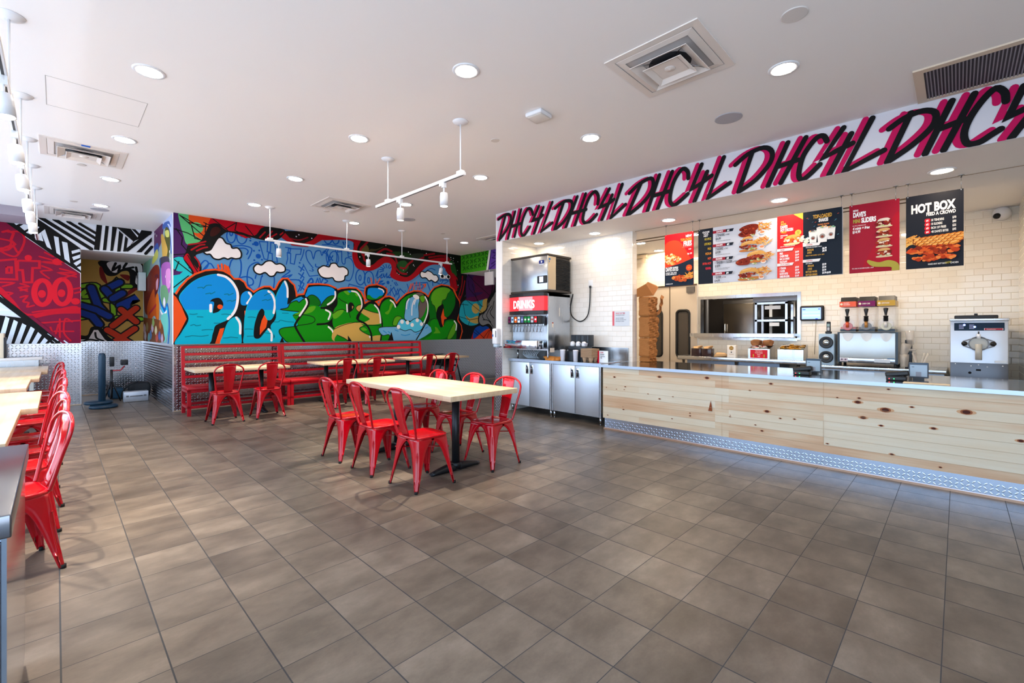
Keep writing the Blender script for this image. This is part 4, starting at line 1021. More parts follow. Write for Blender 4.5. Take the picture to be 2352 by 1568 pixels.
for i in range(8):   # glazing of the shop front
    y0 = -3+i*1.79; f = MB()
    for q in ((y0, y0+.06, .08, 3.05), (y0+.06, y0+1.79, .08, .13), (y0+.06, y0+1.79, 3.0, 3.05)): f.box(-1.98, -1.92, q[0], q[1], q[2], q[3])
    struct(f.build('window_%d' % (i+1), BLKM))
for i in range(2):
    x0 = -1.8+i*1.65; f = MB()
    for q in ((x0, x0+.06, .08, 3.05), (x0+.06, x0+1.65, .08, .13), (x0+.06, x0+1.65, 3.0, 3.05)): f.box(q[0], q[1], -3.08, -3.02, q[2], q[3])
    struct(f.build('window_%d' % (i+9), BLKM))
wall('wall_bulkhead', [(-1.9, -.36, 10.7, 11.5, 3.2, CZ)], mat('grey_violet_paint', 'a29aa6', .7))
# drinks niche and kitchen walls
wn = wall('wall_niche_back', [(6.16, 6.29, 3.52, 5.47, 0, SB)], TILEW)
wall('wall_niche_side', [(5.31, 9.4, 5.47, 5.60, 0, SB)], TILEW)
ww = wall('wall_wing', [(5.29, 5.31, 5.47, 5.62, 0, CZ), (5.31, 9.4, 5.60, 5.62, 0, CZ), (5.31, 9.4, 5.47, 5.6, SB, CZ)], WHITE)
sof = wall('wall_soffit', [(5.29, 5.35, -3.0, 5.47, SB, CZ)], WHITE)
wk = wall('wall_kitchen_back', [(8.2, 8.32, -3.0, 1.79, 0, SB), (8.2, 8.32, 3.324, 3.37, 0, SB), (8.2, 8.32, 1.79, 3.324, 0, 1.24), (8.2, 8.32, 1.79, 3.324, 1.953, SB),
    (8.2, 8.32, 3.37, 4.42, 2.2, SB), (8.2, 8.32, 4.42, 5.47, 0, SB)], TILEC)
wall('wall_kitchen_right', [(6.75, 8.2, -.63, -.52, 0, SB)], TILEC)
wall('wall_back_of_house', [(10.6, 10.7, -3.0, 5.6, 0, 2.9), (8.32, 10.6, 5.47, 5.6, 0, 2.9), (8.32, 10.6, -.1, 0, 0, 2.9)], mat('dark_kitchen_wall', '3a342f', .6))
gs = wall('wall_green_soffit', [(7.55, 9.4, 5.62, 9.39, 2.87, CZ)], WHITE)
wall('wall_corridor_end', [(9.4, 9.5, 5.47, 9.6, 0, CZ)], WHITE)
# metal cladding
def tread_sheet(name, o, U, Nn, u0, u1, v0, v1, s, h, m, parent=None):   # metal sheet with raised lozenges, alternating direction
    o, U, Nn = Vector(o), Vector(U), Vector(Nn); V = Vector((0, 0, 1)); P = []; F = []
    def add(a, b_, c_): P.append(o+U*a+V*b_+Nn*c_); return len(P)-1
    q = [add(u0, v0, 0), add(u1, v0, 0), add(u1, v1, 0), add(u0, v1, 0)]; F.append(q); w = .15*s; a_ = .54*s
    for i in range(int((u1-u0)/s)):
        for j in range(int((v1-v0)/s)):
            cu, cv = u0+(i+.5)*s, v0+(j+.5)*s; sg = 1 if (i+j) % 2 else -1; c_, d_ = .7071, .7071*sg; k = []
            for x, y, z in ((-a_, 0, -.0002), (-.35*a_, w, -.0002), (.35*a_, w, -.0002), (a_, 0, -.0002), (.35*a_, -w, -.0002), (-.35*a_, -w, -.0002), (-.4*a_, 0, h), (.4*a_, 0, h)):
                k.append(add(cu+x*c_-y*d_, cv+x*d_+y*c_, z))
            for f in ((0, 1, 6), (1, 2, 7, 6), (2, 3, 7), (3, 4, 7), (4, 5, 6, 7), (5, 0, 6)): F.append([k[n] for n in f])
    me = bpy.data.meshes.new(name); me.from_pydata(P, [], F); me.materials.append(m)
    me.polygons.foreach_set('use_smooth', [False]+[True]*(len(F)-1)); ob = bpy.data.objects.new(name, me); C.objects.link(ob)
    if parent: ob.parent = parent
    return ob
struct(tread_sheet('diamond_plate_cladding', (0, 9.382, 0), (1, 0, 0), (0, -1, 0), 1.377, 9.38, 0, 1.13, .042, .004, PLATE, wb))
struct(tread_sheet('diamond_plate_cladding', (1.377, 0, 0), (0, 1, 0), (-1, 0, 0), 9.39, 13.05, 0, 1.13, .05, .004, PLATE, was))
struct(tread_sheet('diamond_plate_cladding', (0, 11.492, 0), (1, 0, 0), (0, -1, 0), -1.9, .325, 0, 1.13, .045, .004, PLATE, wst))
struct(tread_sheet('diamond_plate_cladding', (0, 13.042, 0), (1, 0, 0), (0, -1, 0), .32, 1.377, 0, 1.13, .045, .004, PLATE, wal))
struct(tread_sheet('diamond_plate_cladding', (5.282, 0, 0), (0, 1, 0), (-1, 0, 0), 5.465, 5.628, 0, 1.10, .027, .003, PLATE, ww))
TRIM = mat('aluminium_trim', 'd9dade', .3, 1)
for i, q in enumerate(((1.372, 1.392, 9.376, 9.39, 0, 1.13), (.313, .327, 11.488, 11.5, 0, 1.13), (1.370, 1.384, 13.03, 13.05, 0, 1.13), (8.185, 8.2, 3.36, 3.375, 0, 2.2))):
    b = MB(); b.box(*q); struct(b.build('trim_%d' % (i+2), TRIM))
for i, q in enumerate(((1.385, 9.38, 9.374, 9.383, 0, .012), (.32, 1.377, 13.034, 13.042, 0, .012), (-1.9, .32, 11.484, 11.492, 0, .012))):
    b = MB(); b.box(*q); struct(b.build('baseboard_%d' % (i+1), mat('warm_metal_edge', 'd9bfa0', .4, .6)))
# painted walls
SEC = {}; cur = None
for ln in MURAL.strip().split('\n'):
    row = [int(a) for a in ln.split()]
    if row[0] == 9: cur = SEC.setdefault(('main', 'stripes', 'alcove', 'pillar', 'green', 'soffit')[row[1]], [])
    else: cur.append(row)
def painted(key, name, parent, o, U, Nn, clip, base=None, step=.00012):
    c = Canvas(o, U, (0, 0, 1), Nn, clip, step)
    if base: c.rect(*clip, base)
    c.data(SEC[key]); x = c.build(name, parent); struct(x); return x
painted('main', 'mural', wb, (0, 9.39, 0), (1, 0, 0), (0, -1, 0), (1.385, 9.38, 1.13, CZ), '5b93c4', .00008)
SEC['stripes'] = [[0, 124, 20, 54, 0, 0, -1900, 1100, -600, 1100, -600, 3400, -1900, 3400], [0, 20, 20, 20, 0, 0, -1900, 1100, -640, 1100, -640, 1500, -1900, 2300]] + [[0, 219, 230, 242, 0, 0, x, 1130, x+60, 1130, x+200, 1500+(-640-x)//3, x+130, 1500+(-640-x)//3] for x in range(-1880, -700, 140)] + [[1, 196, 21, 42, 30, 1, x, 2500, x+120, 2900, x+200, 2450, x+300, 3000] for x in (-1800, -1400, -1000)] + SEC['stripes']
painted('stripes', 'mural', wst, (0, 11.5, 0), (1, 0, 0), (0, -1, 0), (-1.9, .32, 1.13, CZ))
# the header over the alcove carries the stripes on
SECH = [l for l in SEC['stripes']]
c = Canvas((0, 11.5, 0), (1, 0, 0), (0, 0, 1), (0, -1, 0), (.32, 1.385, 2.86, CZ)); c.data(SECH); struct(c.build('mural', wst))
painted('alcove', 'mural', wal, (0, 13.05, 0), (1, 0, 0), (0, -1, 0), (.32, 1.38, 1.13, 2.86))
painted('pillar', 'mural', was, (1.385, 0, 0), (0, 1, 0), (-1, 0, 0), (9.39, 13.05, 1.13, CZ))
painted('green', 'mural', gs, (7.55, 0, 0), (0, 1, 0), (-1, 0, 0), (5.63, 9.38, 2.87, CZ), '5c3a98')
painted('soffit', 'graffiti_lettering', sof, (5.29, 0, 0), (0, 1, 0), (-1, 0, 0), (-1.5, 5.6, SB, CZ), 'dcdbe2')
# ---------------- double doors ----------------
DOORM = mat('beige_door_paint', 'c3b6a4', .45); GASK = mat('door_gasket', '14120f', .5)
def kitchen_door(n, y0, y1, wy0, wy1):
    b = MB()
    for q in ((y0, y1, 0, .87), (y0, y1, 1.74, 2.19), (y0, wy0, .87, 1.74), (wy1, y1, .87, 1.74)): b.box(8.2, 8.24, *q)
    d = struct(b.build('door_%d' % n, DOORM)); cyy, cz = (wy0+wy1)/2, 1.305; hw, hh = (wy1-wy0)/2, .435
    P = []
    for k in range(32):
        t = k*math.pi/16; cc, ss = math.cos(t), math.sin(t); r = .07
        P.append((8.196, cyy+(hw-r)*(1 if cc > 0 else -1)+r*cc, cz+(hh-r)*(1 if ss > 0 else -1)+r*ss))
    g = MB(); g.tube(P, .022, n=6, closed=True); g.build('window_gasket', GASK, d)
    w = MB(); w.box(8.212, 8.22, wy0, wy1, .87, 1.74); w.build('window_glass', mat('door_glass', '5a534b', .05, 0, alpha=.6), d)
    return d
d1 = kitchen_door(1, 3.375, 3.888, 3.52, 3.76); d2 = kitchen_door(2, 3.9, 4.415, 4.05, 4.29)
b = MB(); b.box(8.188, 8.2, 3.375, 4.415, 2.19, 2.215); b.box(8.192, 8.199, 3.888, 3.9, 0, 2.19); struct(b.build('door_header_trim', mat('bronze_trim', '5a4a38', .4, .7)))
b = MB(); b.box(8.16, 8.2, 3.42, 3.56, 2.06, 2.17); b.box(8.157, 8.16, 3.44, 3.54, 2.075, 2.11, STEELD); tag(b.build('door_closer_box', mat('grey_metal_box', '9a9a98', .4, .6)), 'small grey metal box fixed at the top of the beige double door', 'box')
# fridge passage behind the doors is closed by a plain wall
# ---------------- pass-through window ----------------
pw = thing('pass_through_window', 'stainless framed kitchen pass-through window in the tiled wall', 'window', (8.2, 2.55, 1.6))
def bp(name, boxes, m, parent, loc=(0, 0, 0), mats=None):   # boxes given in world coordinates under a parent at loc
    b = MB()
    for q in boxes: b.box(q[0]-loc[0], q[1]-loc[0], q[2]-loc[1], q[3]-loc[1], q[4]-loc[2], q[5]-loc[2])
    return b.build(name, m, parent)
L = (8.2, 2.55, 1.6)
bp('frame', [(8.185, 8.33, 1.75, 3.36, 1.92, 1.975), (8.185, 8.33, 1.75, 1.80, 1.22, 1.92), (8.185, 8.33, 3.31, 3.36, 1.22, 1.92), (8.185, 8.33, 1.8, 3.31, 1.20, 1.245)], STEEL, pw, L)
bp('shelf', [(7.98, 8.34, 1.80, 3.42, 1.275, 1.315), (7.98, 8.0, 1.80, 3.42, 1.255, 1.275), (8.05, 8.2, 2.7, 3.36, 1.235, 1.258)], STEEL, pw, L)
# kitchen seen through the pass
fr = thing('reach_in_refrigerator', 'large stainless refrigerator seen through the kitchen pass window', 'refrigerator', (9.9, 3.11, 0))
b = MB(); b.rbox(-.35, .45, -.30, .30, .1, 1.97, .01); b.build('body', STEELD, fr); b = MB(); b.rbox(-.37, -.35, -.28, .28, .15, 1.9, .008); b.build('door', mat('fridge_door_steel', '7c766f', .25, 1), fr)
b = MB(); b.tube([(-.41, .24, .9), (-.41, .24, 1.5)], .012); b.build('handle', CHROME, fr)
wr = thing('heated_pass_rack', 'open stainless warming rack with two shelves inside the pass window', 'rack', (8.80, 2.27, 0)); 
for y in (-.22, .25):
    for x in (-.12, .25): b = MB(); b.box(x, x+.03, y, y+.035, 1.0, 1.86); b.build('upright', STEEL, wr)
for z in (1.52, 1.82): b = MB(); b.box(-.12, .28, -.22, .285, z, z+.035); b.build('shelf', STEEL, wr)
for z, y0, y1 in ((1.76, -.12, .12), (1.47, -.1, .05)): b = MB(); b.box(-.14, -.12, y0, y1, z-.03, z+.03); b.build('label_holder', WPL, wr)
b = MB(); b.box(-.1, .6, -.35, .32, 1.87, 1.95); b.build('hood', STEELD, wr)
ku = thing('kitchen_shelving_unit', 'dark shelving with pale uprights behind the warming rack', 'shelving', (10.1, 2.35, 0)); 
b = MB(); [b.box(-.02, .02, y, y+.05, .1, 2.2) for y in (-.5, -.1, .3)]; b.build('upright', WPL, ku)
b = MB(); [b.box(-.2, .3, -.55, .4, z, z+.03) for z in (.6, 1.1, 1.6, 2.0)]; b.build('shelf', BLKM, ku)
tb = thing('red_hose_column', 'red and grey pipes standing at the left of the kitchen pass', 'pipe', (9.3, 3.95, 0))
for y, c, r in ((0, 'a02018', .035), (-.14, 'b8afa4', .07), (-.32, '6b6b6d', .03)): b = MB(); b.tube([(0, y, 0), (0, y, 2.6)], r, n=12); b.build('pipe', mat('pipe_'+c, c, .4), tb)

t = thing('added_kitchen_lamp', 'added unseen flat lamp brightening the kitchen behind the pass window', 'ceiling light', (9.1, 2.5, 2.9)); b = MB(); b.rbox(-.32, .32, -.62, .62, -.05, 0, .005, WPL); b.build('housing', None, t); b = MB(); b.box(-.3, .3, -.6, .6, -.056, -.05, mat('added_lamp_panel', 'ffffff', .5, emit=(1, .86, .7), es=10)); b.build('diffuser', None, t)  # added out-of-view lamp, brightens the fridge and room behind the pass
# ---------------- red metal chair (faces +X locally) ----------------
def leg_mb(sx_, sy_):
    # sheet-metal leg: L-shaped section wrapped round the corner, flared at the seat, grooved down its spine
    b = MB(); R = []
    for k in range(23):
        t = k/22; z = .435-t*.427
        cx = .158+.054*t**1.0; cy = .158+.054*t
        if z > .41: w = .175
        else:
            u = min(1, (.41-z)/.21); w = .175-.108*math.sqrt(max(0, 1-(1-u)**2)); w -= max(0, (.26-z))/.26*.042
        w = max(.02, w); gd = .013*math.exp(-((z-.2)/.10)**4); r = min(.022, w*.6)
        sec = [(-w, 0), (-w*.6, 0), (-r*1.1-gd, .0), (-r*.55, -r*.12)]
        P = [(-w, 0), (-w*.62, 0), (-r-.004, 0), (-r*.45-gd*.3, -r*.15-gd*.2), (-.3*r-gd, -.3*r-gd), (-r*.15-gd*.2, -r*.45-gd*.3), (0, -r-.004), (0, -w*.62), (0, -w)]
        Q = [(a-.003 if i < 4 else a-.0035, c_-.003) for i, (a, c_) in enumerate(P)][::-1]
        R.append([Vector((sx_*(cx+a), sy_*(cy+c_), z)) for a, c_ in P+Q])
    b.rings(R, RED); return b
def make_chair():
    t = thing('metal_cafe_chair', 'x', 'chair')
    b = MB()   # seat: rounded square pan with rolled edge
    def sq(h, z, p=5): return [Vector((h*math.copysign(abs(math.cos(a))**(2/p), math.cos(a))*(1.0), h*math.copysign(abs(math.sin(a))**(2/p), math.sin(a))*(.97+.03*math.cos(a)), z)) for a in [i*2*math.pi/40 for i in range(40)]]
    b.rings([sq(.166, .425), sq(.172, .43), sq(.177, .44), sq(.176, .448), sq(.170, .452), sq(.158, .451), sq(.146, .446), sq(.08, .442), sq(.004, .441)], RED, (False, True)); b.build('seat', None, t)
    for sx_ in (-1, 1):
        for sy_ in (-1, 1):
            l = leg_mb(sx_, sy_).build('leg', None, t)
            b = MB(); cx, cy = sx_*.203, sy_*.203; b.cyl((cx, cy, 0), .014, .022, n=12); b.build('rubber_foot', RUB, l)
    b = MB()
    P = arc([(-.160, -.140, .447), (-.176, -.152, .51), (-.205, -.172, .64), (-.232, -.188, .745), (-.250, -.170, .812), (-.262, -.095, .858), (-.266, 0, .870), (-.262, .095, .858), (-.250, .170, .812), (-.232, .188, .745), (-.205, .172, .64), (-.176, .152, .51), (-.160, .140, .447)], 5)
    b.tube(P, .0105, n=10); b.build('back_frame', RED, t)
    b = MB(); R = []
    for k in range(11):
        u = k/10; z = .45+u*.41; x = -.166-.098*u**.92-.012*math.sin(u*math.pi); hw = .054+.030*u; e = .004 if .12 < u < .82 else 0
        row = []
        for yy, dd in ((-1, 0), (-.93, .003), (-.5, .003), (-.42, .003+e), (0, .003+e), (.42, .003+e), (.5, .003), (.93, .003), (1, 0)): row.append(Vector((x+dd, hw*yy, z)))
        for yy, dd in ((1, 0), (.93, .003), (.5, .003), (.42, .003+e), (0, .003+e), (-.42, .003+e), (-.5, .003), (-.93, .003), (-1, 0)): row.append(Vector((x+dd-.0025, hw*yy, z)))
        R.append(row)
    b.rings(R, RED); b.build('backrest', None, t)
    b = MB(); b.tube([(.17, -.17, .33), (-.17, .17, .33)], .005, n=6); b.tube([(.17, .17, .322), (-.17, -.17, .322)], .005, n=6); b.build('brace', RED, t)
    return t
chair0 = make_chair(); used = [False]
def chair(x, y, rz, label, group=None):
    if not used[0]: o = chair0; used[0] = True
    else: o = dup(chair0, (0, 0, 0))
    o.location = (x, y, 0); o.rotation_euler = (0, 0, math.radians(rz)); tag(o, label, 'chair', group); return o
G1 = 'red chairs along the near side of the centre table'; G2 = 'red chairs along the counter side of the centre table'; G3 = 'red chairs facing the wall bench'; G4 = 'red chairs at the window tables'
chair(2.31, 3.42, 1, 'red metal chair nearest the camera at the centre table, back to the viewer', G1)
chair(2.27, 4.08, -1, 'red metal chair between two others on the left side of the centre table', G1)
chair(2.25, 4.73, 2, 'red metal chair at the far left corner of the centre table', G1)
chair(3.15, 3.41, 184, 'red metal chair by the near right corner of the centre table, facing left', G2)
chair(3.17, 4.0, 181, 'red metal chair in the middle of the centre table side facing the drinks station', G2)
chair(3.14, 4.66, 178, 'red metal chair at the far right of the centre table, beyond its top', G2)
LB = ['leftmost red metal chair at the wall bench tables, beside the left black table post', 'second red metal chair from the left along the wall bench tables', 'red metal chair at the left half of the middle bench table', 'red metal chair at the right half of the middle bench table', 'red metal chair at the left half of the last bench table', 'red metal chair at the far right end of the last bench table']
for (x, y, a), l in zip(((1.78, 7.83, 91), (2.37, 7.83, 88), (3.60, 7.90, 92), (4.18, 7.90, 90), (5.42, 8.02, 92), (6.08, 8.10, 90)), LB): chair(x, y, a, l, G3)
LW = ['nearest red metal chair at the window tables, beside the steel cabinet', 'second red metal chair from the camera at the window tables', 'third red metal chair from the camera at the window tables', 'fourth red metal chair from the camera, at the end of the near window tables']
for y, a, l in zip((3.85, 4.55, 5.12, 5.76), (193, 188, 195, 187), LW): chair(-.215, y-.03, a, l, G4)
LW2 = ['nearest red chair of the far row at the window tables', 'second red chair of the far row at the window tables', 'third red chair of the far row at the window tables', 'fourth red chair of the far row at the window tables', 'last red chair of the far window tables, next to the striped wall']
for y, a, l in zip((6.66, 7.36, 8.05, 9.2, 9.85), (190, 185, 192, 188, 194), LW2): chair(-.20, y, a, l, G4)
# ---------------- tables ----------------
def table(x0, x1, y0, y1, cols, label, ax, top=.765, th=.045, base='I', group=None, mname=None):
    cx, cy = (x0+x1)/2, (y0+y1)/2; t = thing('cafe_table', label, 'table', (cx, cy, 0), 0, group)
    b = MB(); b.rbox(x0-cx, x1-cx, y0-cy, y1-cy, top-th, top, .003, MAPX if ax == 'x' else MAPY); b.build('tabletop', None, t)
    for (px_, py_) in cols:
        px_ -= cx; py_ -= cy; p = MB(); p.cyl((px_, py_, .03), .038, top-th-.036, BLKM, 24); p.cyl((px_, py_, .03), .055, .05, BLKM, 24); p.cyl((px_, py_, top-th-.02), .07, .02, BLKM, 24); p.build('post', None, t)
        f = MB()
        if base == 'I':
            for sg in (-1, 1):
                R = []
                for k in range(9):
                    u = k/8; d = sg*(.02+u*.27); hw = .045-.018*u; h = .075-.045*u**1.5
                    R.append([Vector((px_+(d if ax == 'y' else a), py_+(a if ax == 'y' else d), z)) for a, z in ((-hw, .008), (-hw, h*.6), (-hw*.5, h), (hw*.5, h), (hw, h*.6), (hw, .008))])
                f.rings(R, BLKM); e_ = px_+(sg*.27 if ax == 'y' else 0), py_+(0 if ax == 'y' else sg*.27)
                f.cyl((e_[0], e_[1], 0), .022, .02, BLKM, 14)
        else:
            for k in range(2):
                for sg in (-1, 1): f.tube([(px_, py_, .05), (px_+(sg*.26 if k else 0), py_+(0 if k else sg*.26), .02)], [.035, .02], BLKM, 8)
        f.build('foot', None, t)
    return t
table(2.475, 3.335, 3.22, 5.28, ((2.76, 3.51), (2.78, 4.62)), 'long maple-topped table on two black posts in the middle of the room', 'y', top=.775, th=.05)
G5 = 'maple tables along the wall bench'
table(1.45, 2.80, 8.08, 8.86, ((1.74, 8.46), (2.46, 8.46)), 'maple-topped table at the left end of the wall bench row, nearest the pillar', 'x', .768, .04, 'I', G5)
table(3.40, 4.85, 8.15, 8.92, ((3.60, 8.52), (4.18, 8.52)), 'maple-topped table in the middle of the wall bench row', 'x', .768, .04, 'I', G5)
table(5.28, 6.85, 8.2, 8.95, ((5.42, 8.58), (6.50, 8.58)), 'maple-topped table at the right end of the wall bench row', 'x', .768, .04, 'I', G5)
G6 = 'maple tables by the window wall'
for (y0, y1, xr, l, yp) in ((3.62, 5.10, -.19, 'maple table nearest the steel cabinet, cut by the left picture edge', 4.20), (5.105, 6.50, -.10, 'maple table pushed end to end behind the nearest window table', 6.16),
    (6.95, 8.2, -.22, 'third maple window table, beyond the gap', 7.72), (8.205, 9.55, -.15, 'fourth maple window table, between two others', 8.72), (9.555, 11.0, -.09, 'last maple window table before the striped wall', 10.3)):
    table(xr-.78, xr, y0, y1, ((xr-.39, yp),), l, 'y', .765, .045, 'I', G6)
# ledge table and cream dispenser by the striped wall
t = thing('pale_counter_table', 'pale high table against the striped wall behind the window tables', 'table', (-.55, 11.2, 0)); b = MB(); b.rbox(-.6, .385, -.12, .2, .865, .91, .004); b.build('tabletop', mat('pale_laminate', 'd9d4d0', .3), t)
b = MB(); b.box(.23, .28, -.03, .03, 0, .865); b.build('leg', mat('pale_leg', 'e8e6dc', .4), t); b = MB(); b.box(-.6, .34, -.1, -.08, .74, .865); b.build('apron', STEEL, t)
b = MB(); b.rbox(-.75, -.6, 11.12, 11.34, .91, 1.32, .01, CREAM); b.rbox(-.605, -.585, 11.1, 11.36, .91, 1.25, .005, BLACK); tag(b.build('tray_return_box'), 'cream box with a black edge on the pale high table', 'box')
# ---------------- bench ----------------
def make_bench():
    t = thing('slatted_bench', 'x', 'bench'); w = 1.55; P = .05
    b = MB()
    for x in (0, w-P): b.box(x, x+P, -.50, -.45, 0, .40); b.box(x, x+P, -.05, 0, 0, .42); b.box(x, x+P, -.50, 0, .12, .16); b.box(x, x+P, -.5, 0, .37, .41)
    b.box(0, w, -.5, -.45, .37, .41); b.box(0, w, -.05, 0, .37, .41); b.box(P, w-P, -.5, -.46, .12, .16); b.box(P, w-P, -.045, 0, .12, .16); b.build('base_frame', BENCH, t)
    b = MB(); b.rbox(0, w, -.515, -.03, .41, .463, .014); b.build('seat_cushion', VINYL, t)
    b = MB(); sl = .085
    for x in (0, w-P):
        M = Matrix.Shear('XY', 4, (0, 0)); R = [[Vector((x+a, y0+(z-.42)*sl/.68, z)) for a, y0 in ((0, -.06), (P, -.06), (P, -.015), (0, -.015))] for z in (.41, 1.105)]
        b.rings(R, BENCH, smooth=False); b.build('back_post', None, t); b = MB()
    for i, z in enumerate((1.065, .945, .82, .695, .57)):
        b = MB(); R = [[Vector((x, -.058+(zz-.42)*sl/.68+dy, zz)) for zz, dy in ((z, 0), (z+.04, 0), (z+.04, .03), (z, .03))] for x in (P, w-P)]; b.rings(R, BENCH, smooth=False); b.build('back_slat', None, t)
    return t
bn = make_bench(); bn.location = (1.46, 9.17, 0); tag(bn, 'red slatted bench with vinyl seat at the left end, next to the pillar', 'bench', 'red benches along the mural wall')
dup(bn, (3.02, 9.17, 0), 0, 'red slatted bench with vinyl seat in the middle of the three'); dup(bn, (4.62, 9.17, 0), 0, 'red slatted bench with vinyl seat at the right end, away from the pillar')
# black folding high chair behind the last table
t = thing('folding_high_chair', 'black folding high chair standing behind the right end of the last bench table', 'high chair', (6.95, 9.12, 0))
for a, c_ in (((-.25, -.22), (-.16, -.05)), ((.25, -.22), (.16, -.05)), ((-.25, .2), (-.16, 0)), ((.25, .2), (.16, 0))): b = MB(); b.tube([(a[0], a[1], 0), (c_[0], c_[1], .74)], .018, BLKM, 8); b.build('leg', None, t)
b = MB(); b.rbox(-.17, .17, -.16, .12, .47, .51, .01); b.build('seat', BLACK, t); b = MB(); b.rbox(-.18, .18, .04, .08, .5, .76, .01); b.build('backrest', BLACK, t); b = MB(); b.rbox(-.2, .2, -.2, -.12, .62, .645, .01); b.build('tray', BLACK, t)
# ---------------- steel cabinet lower left ----------------
t = thing('waste_cabinet', 'brushed stainless cabinet with square edges in the lower left corner', 'cabinet', (-.5, 2.24, 0))
b = MB(); b.rbox(-.44, .42, -.52, .50, .84, .90, .004); b.build('worktop', mat('blue_grey_stainless', '8d9199', .22, 1), t)
b = MB(); b.box(-.44, .41, -.49, .49, .05, .84); b.build('body', mat('mirror_steel_sky_tint', 'a3afbd', .1, 1), t)  # blue cast of the reflected sky put into the steel colour
b = MB(); b.rbox(.335, .40, -.508, -.492, .06, .825, .003); b.build('door_edge', mat('steel_sky_tint_strip', '76839c', .2, 1), t); b = MB(); b.rbox(-.44, .315, -.506, -.492, .06, .825, .003); b.build('door', mat('steel_sky_tint_dark', '3c4c66', .25, 1), t)  # sky reflection and dim surroundings coloured into the door and strip
b = MB(); b.box(-.4, .36, -.45, .45, 0, .05); b.build('plinth', BLKM, t)
# ---------------- alcove things ----------------
t = thing('rolled_umbrella_stand', 'tall dark blue post standing on two round bases in front of the alcove', 'stand', (.56, 10.78, 0)); NAVY = mat('navy_plastic', '123247', .4)
b = MB(); b.lathe((.01, .0, 0), [(.035, .08), (.05, .10), (.05, .90), (.042, .955), (.01, .965)], NAVY); b.build('post', None, t)
for dx, dy, z in ((.03, -.04, 0), (-.03, .08, .062)): b = MB(); b.lathe((dx, dy, z), [(.18, 0), (.195, .01), (.195, .04), (.17, .058), (.01, .062)], NAVY, 32); b.build('base', None, t)
t = thing('camera_tripod', 'small black tripod with a camera and red arm beside the dark post', 'tripod', (.74, 11.45, 0))
for a in (.3, 2.4, 4.5): b = MB(); b.tube([(0, 0, .42), (.14*math.cos(a), .14*math.sin(a), .008)], [.014, .008], BLACK, 8); b.build('leg', None, t)
b = MB(); b.tube([(0, 0, .08), (0, 0, .62)], .02, BLACK, 8); b.build('column', None, t); b = MB(); b.tube([(0, 0, .60), (.13, 0, .60), (.19, 0, .68)], .012, mat('red_anodised', 'b0202a', .3), 6); b.build('arm', None, t)
b = MB(); b.rbox(.13, .24, -.04, .04, .70, .80, .01, BLACK); b.cyl((.18, -.09, .75), .03, .06, BLACK, axis='Y'); b.rbox(-.03, .04, -.03, .03, .68, .86, .01, BLACK); b.build('camera', None, t)
t = thing('silver_hard_case', 'silver hard case lying on the alcove floor in front of black bags', 'case', (1.08, 11.25, 0)); b = MB(); b.rbox(-.185, .185, -.06, .12, 0, .20, .015, mat('silver_case', 'b9bfc8', .35, .6)); b.build('shell', None, t)
b = MB(); b.tube([(-.09, -.062, .11), (-.09, -.085, .115), (.09, -.085, .115), (.09, -.062, .11)], .009, STEELD, 6); b.build('handle', None, t); b = MB(); [b.box(x-.02, x+.02, -.068, -.058, .1, .13) for x in (-.13, .13)]; b.build('latch', STEELD, t)
def soft(c, s_, n, seed, m, name, parent=None):   # rumpled soft body
    t = bmesh.new(); bmesh.ops.create_icosphere(t, subdivisions=4, radius=1); rnd = random.Random(seed); W_ = [(Vector((rnd.uniform(-1, 1), rnd.uniform(-1, 1), rnd.uniform(-1, 1)))*rnd.uniform(2, 5), rnd.uniform(0, 6)) for _ in range(7)]
    for v in t.verts:
        p = v.co.copy(); q = Vector([math.copysign(abs(a)**.6, a) for a in p]); d = 1+n*sum(math.sin(w.dot(p)+ph) for w, ph in W_)/3
        v.co = Vector((q.x*s_[0]*d, q.y*s_[1]*d, max(-s_[2]*.92, q.z*s_[2]*d)))
    b = MB(); b.merge(t, m, Matrix.Translation((c[0], c[1], c[2]+s_[2]*.92)), True); return b.build(name, None, parent)
BAGM = mat('black_nylon', '14181d', .75)
x = soft((1.17, 11.72, 0), (.16, .14, .17), .16, 3, BAGM, 'black_duffel_bag'); tag(x, 'slumped black duffel bag behind the silver case in the alcove corner', 'bag')
x = soft((.86, 12.05, 0), (.13, .16, .12), .14, 8, mat('navy_nylon', '16405a', .7), 'navy_backpack'); tag(x, 'dark blue backpack lying left of the black duffel in the alcove', 'backpack')
b = MB(); b.tube(arc([(.90, 11.62, .02), (.91, 11.58, .16), (.97, 11.52, .27), (1.06, 11.50, .33), (1.14, 11.52, .36)], 6), .014, BAGM, 6); tag(b.build('shoulder_strap'), 'black shoulder strap looped over the bags in the alcove', 'strap')
def legs(t, xs, ys, r, h, m):
    for x in xs:
        for y in ys: b = MB(); b.cyl((x, y, 0), r, h, m, 12); b.build('leg', None, t)
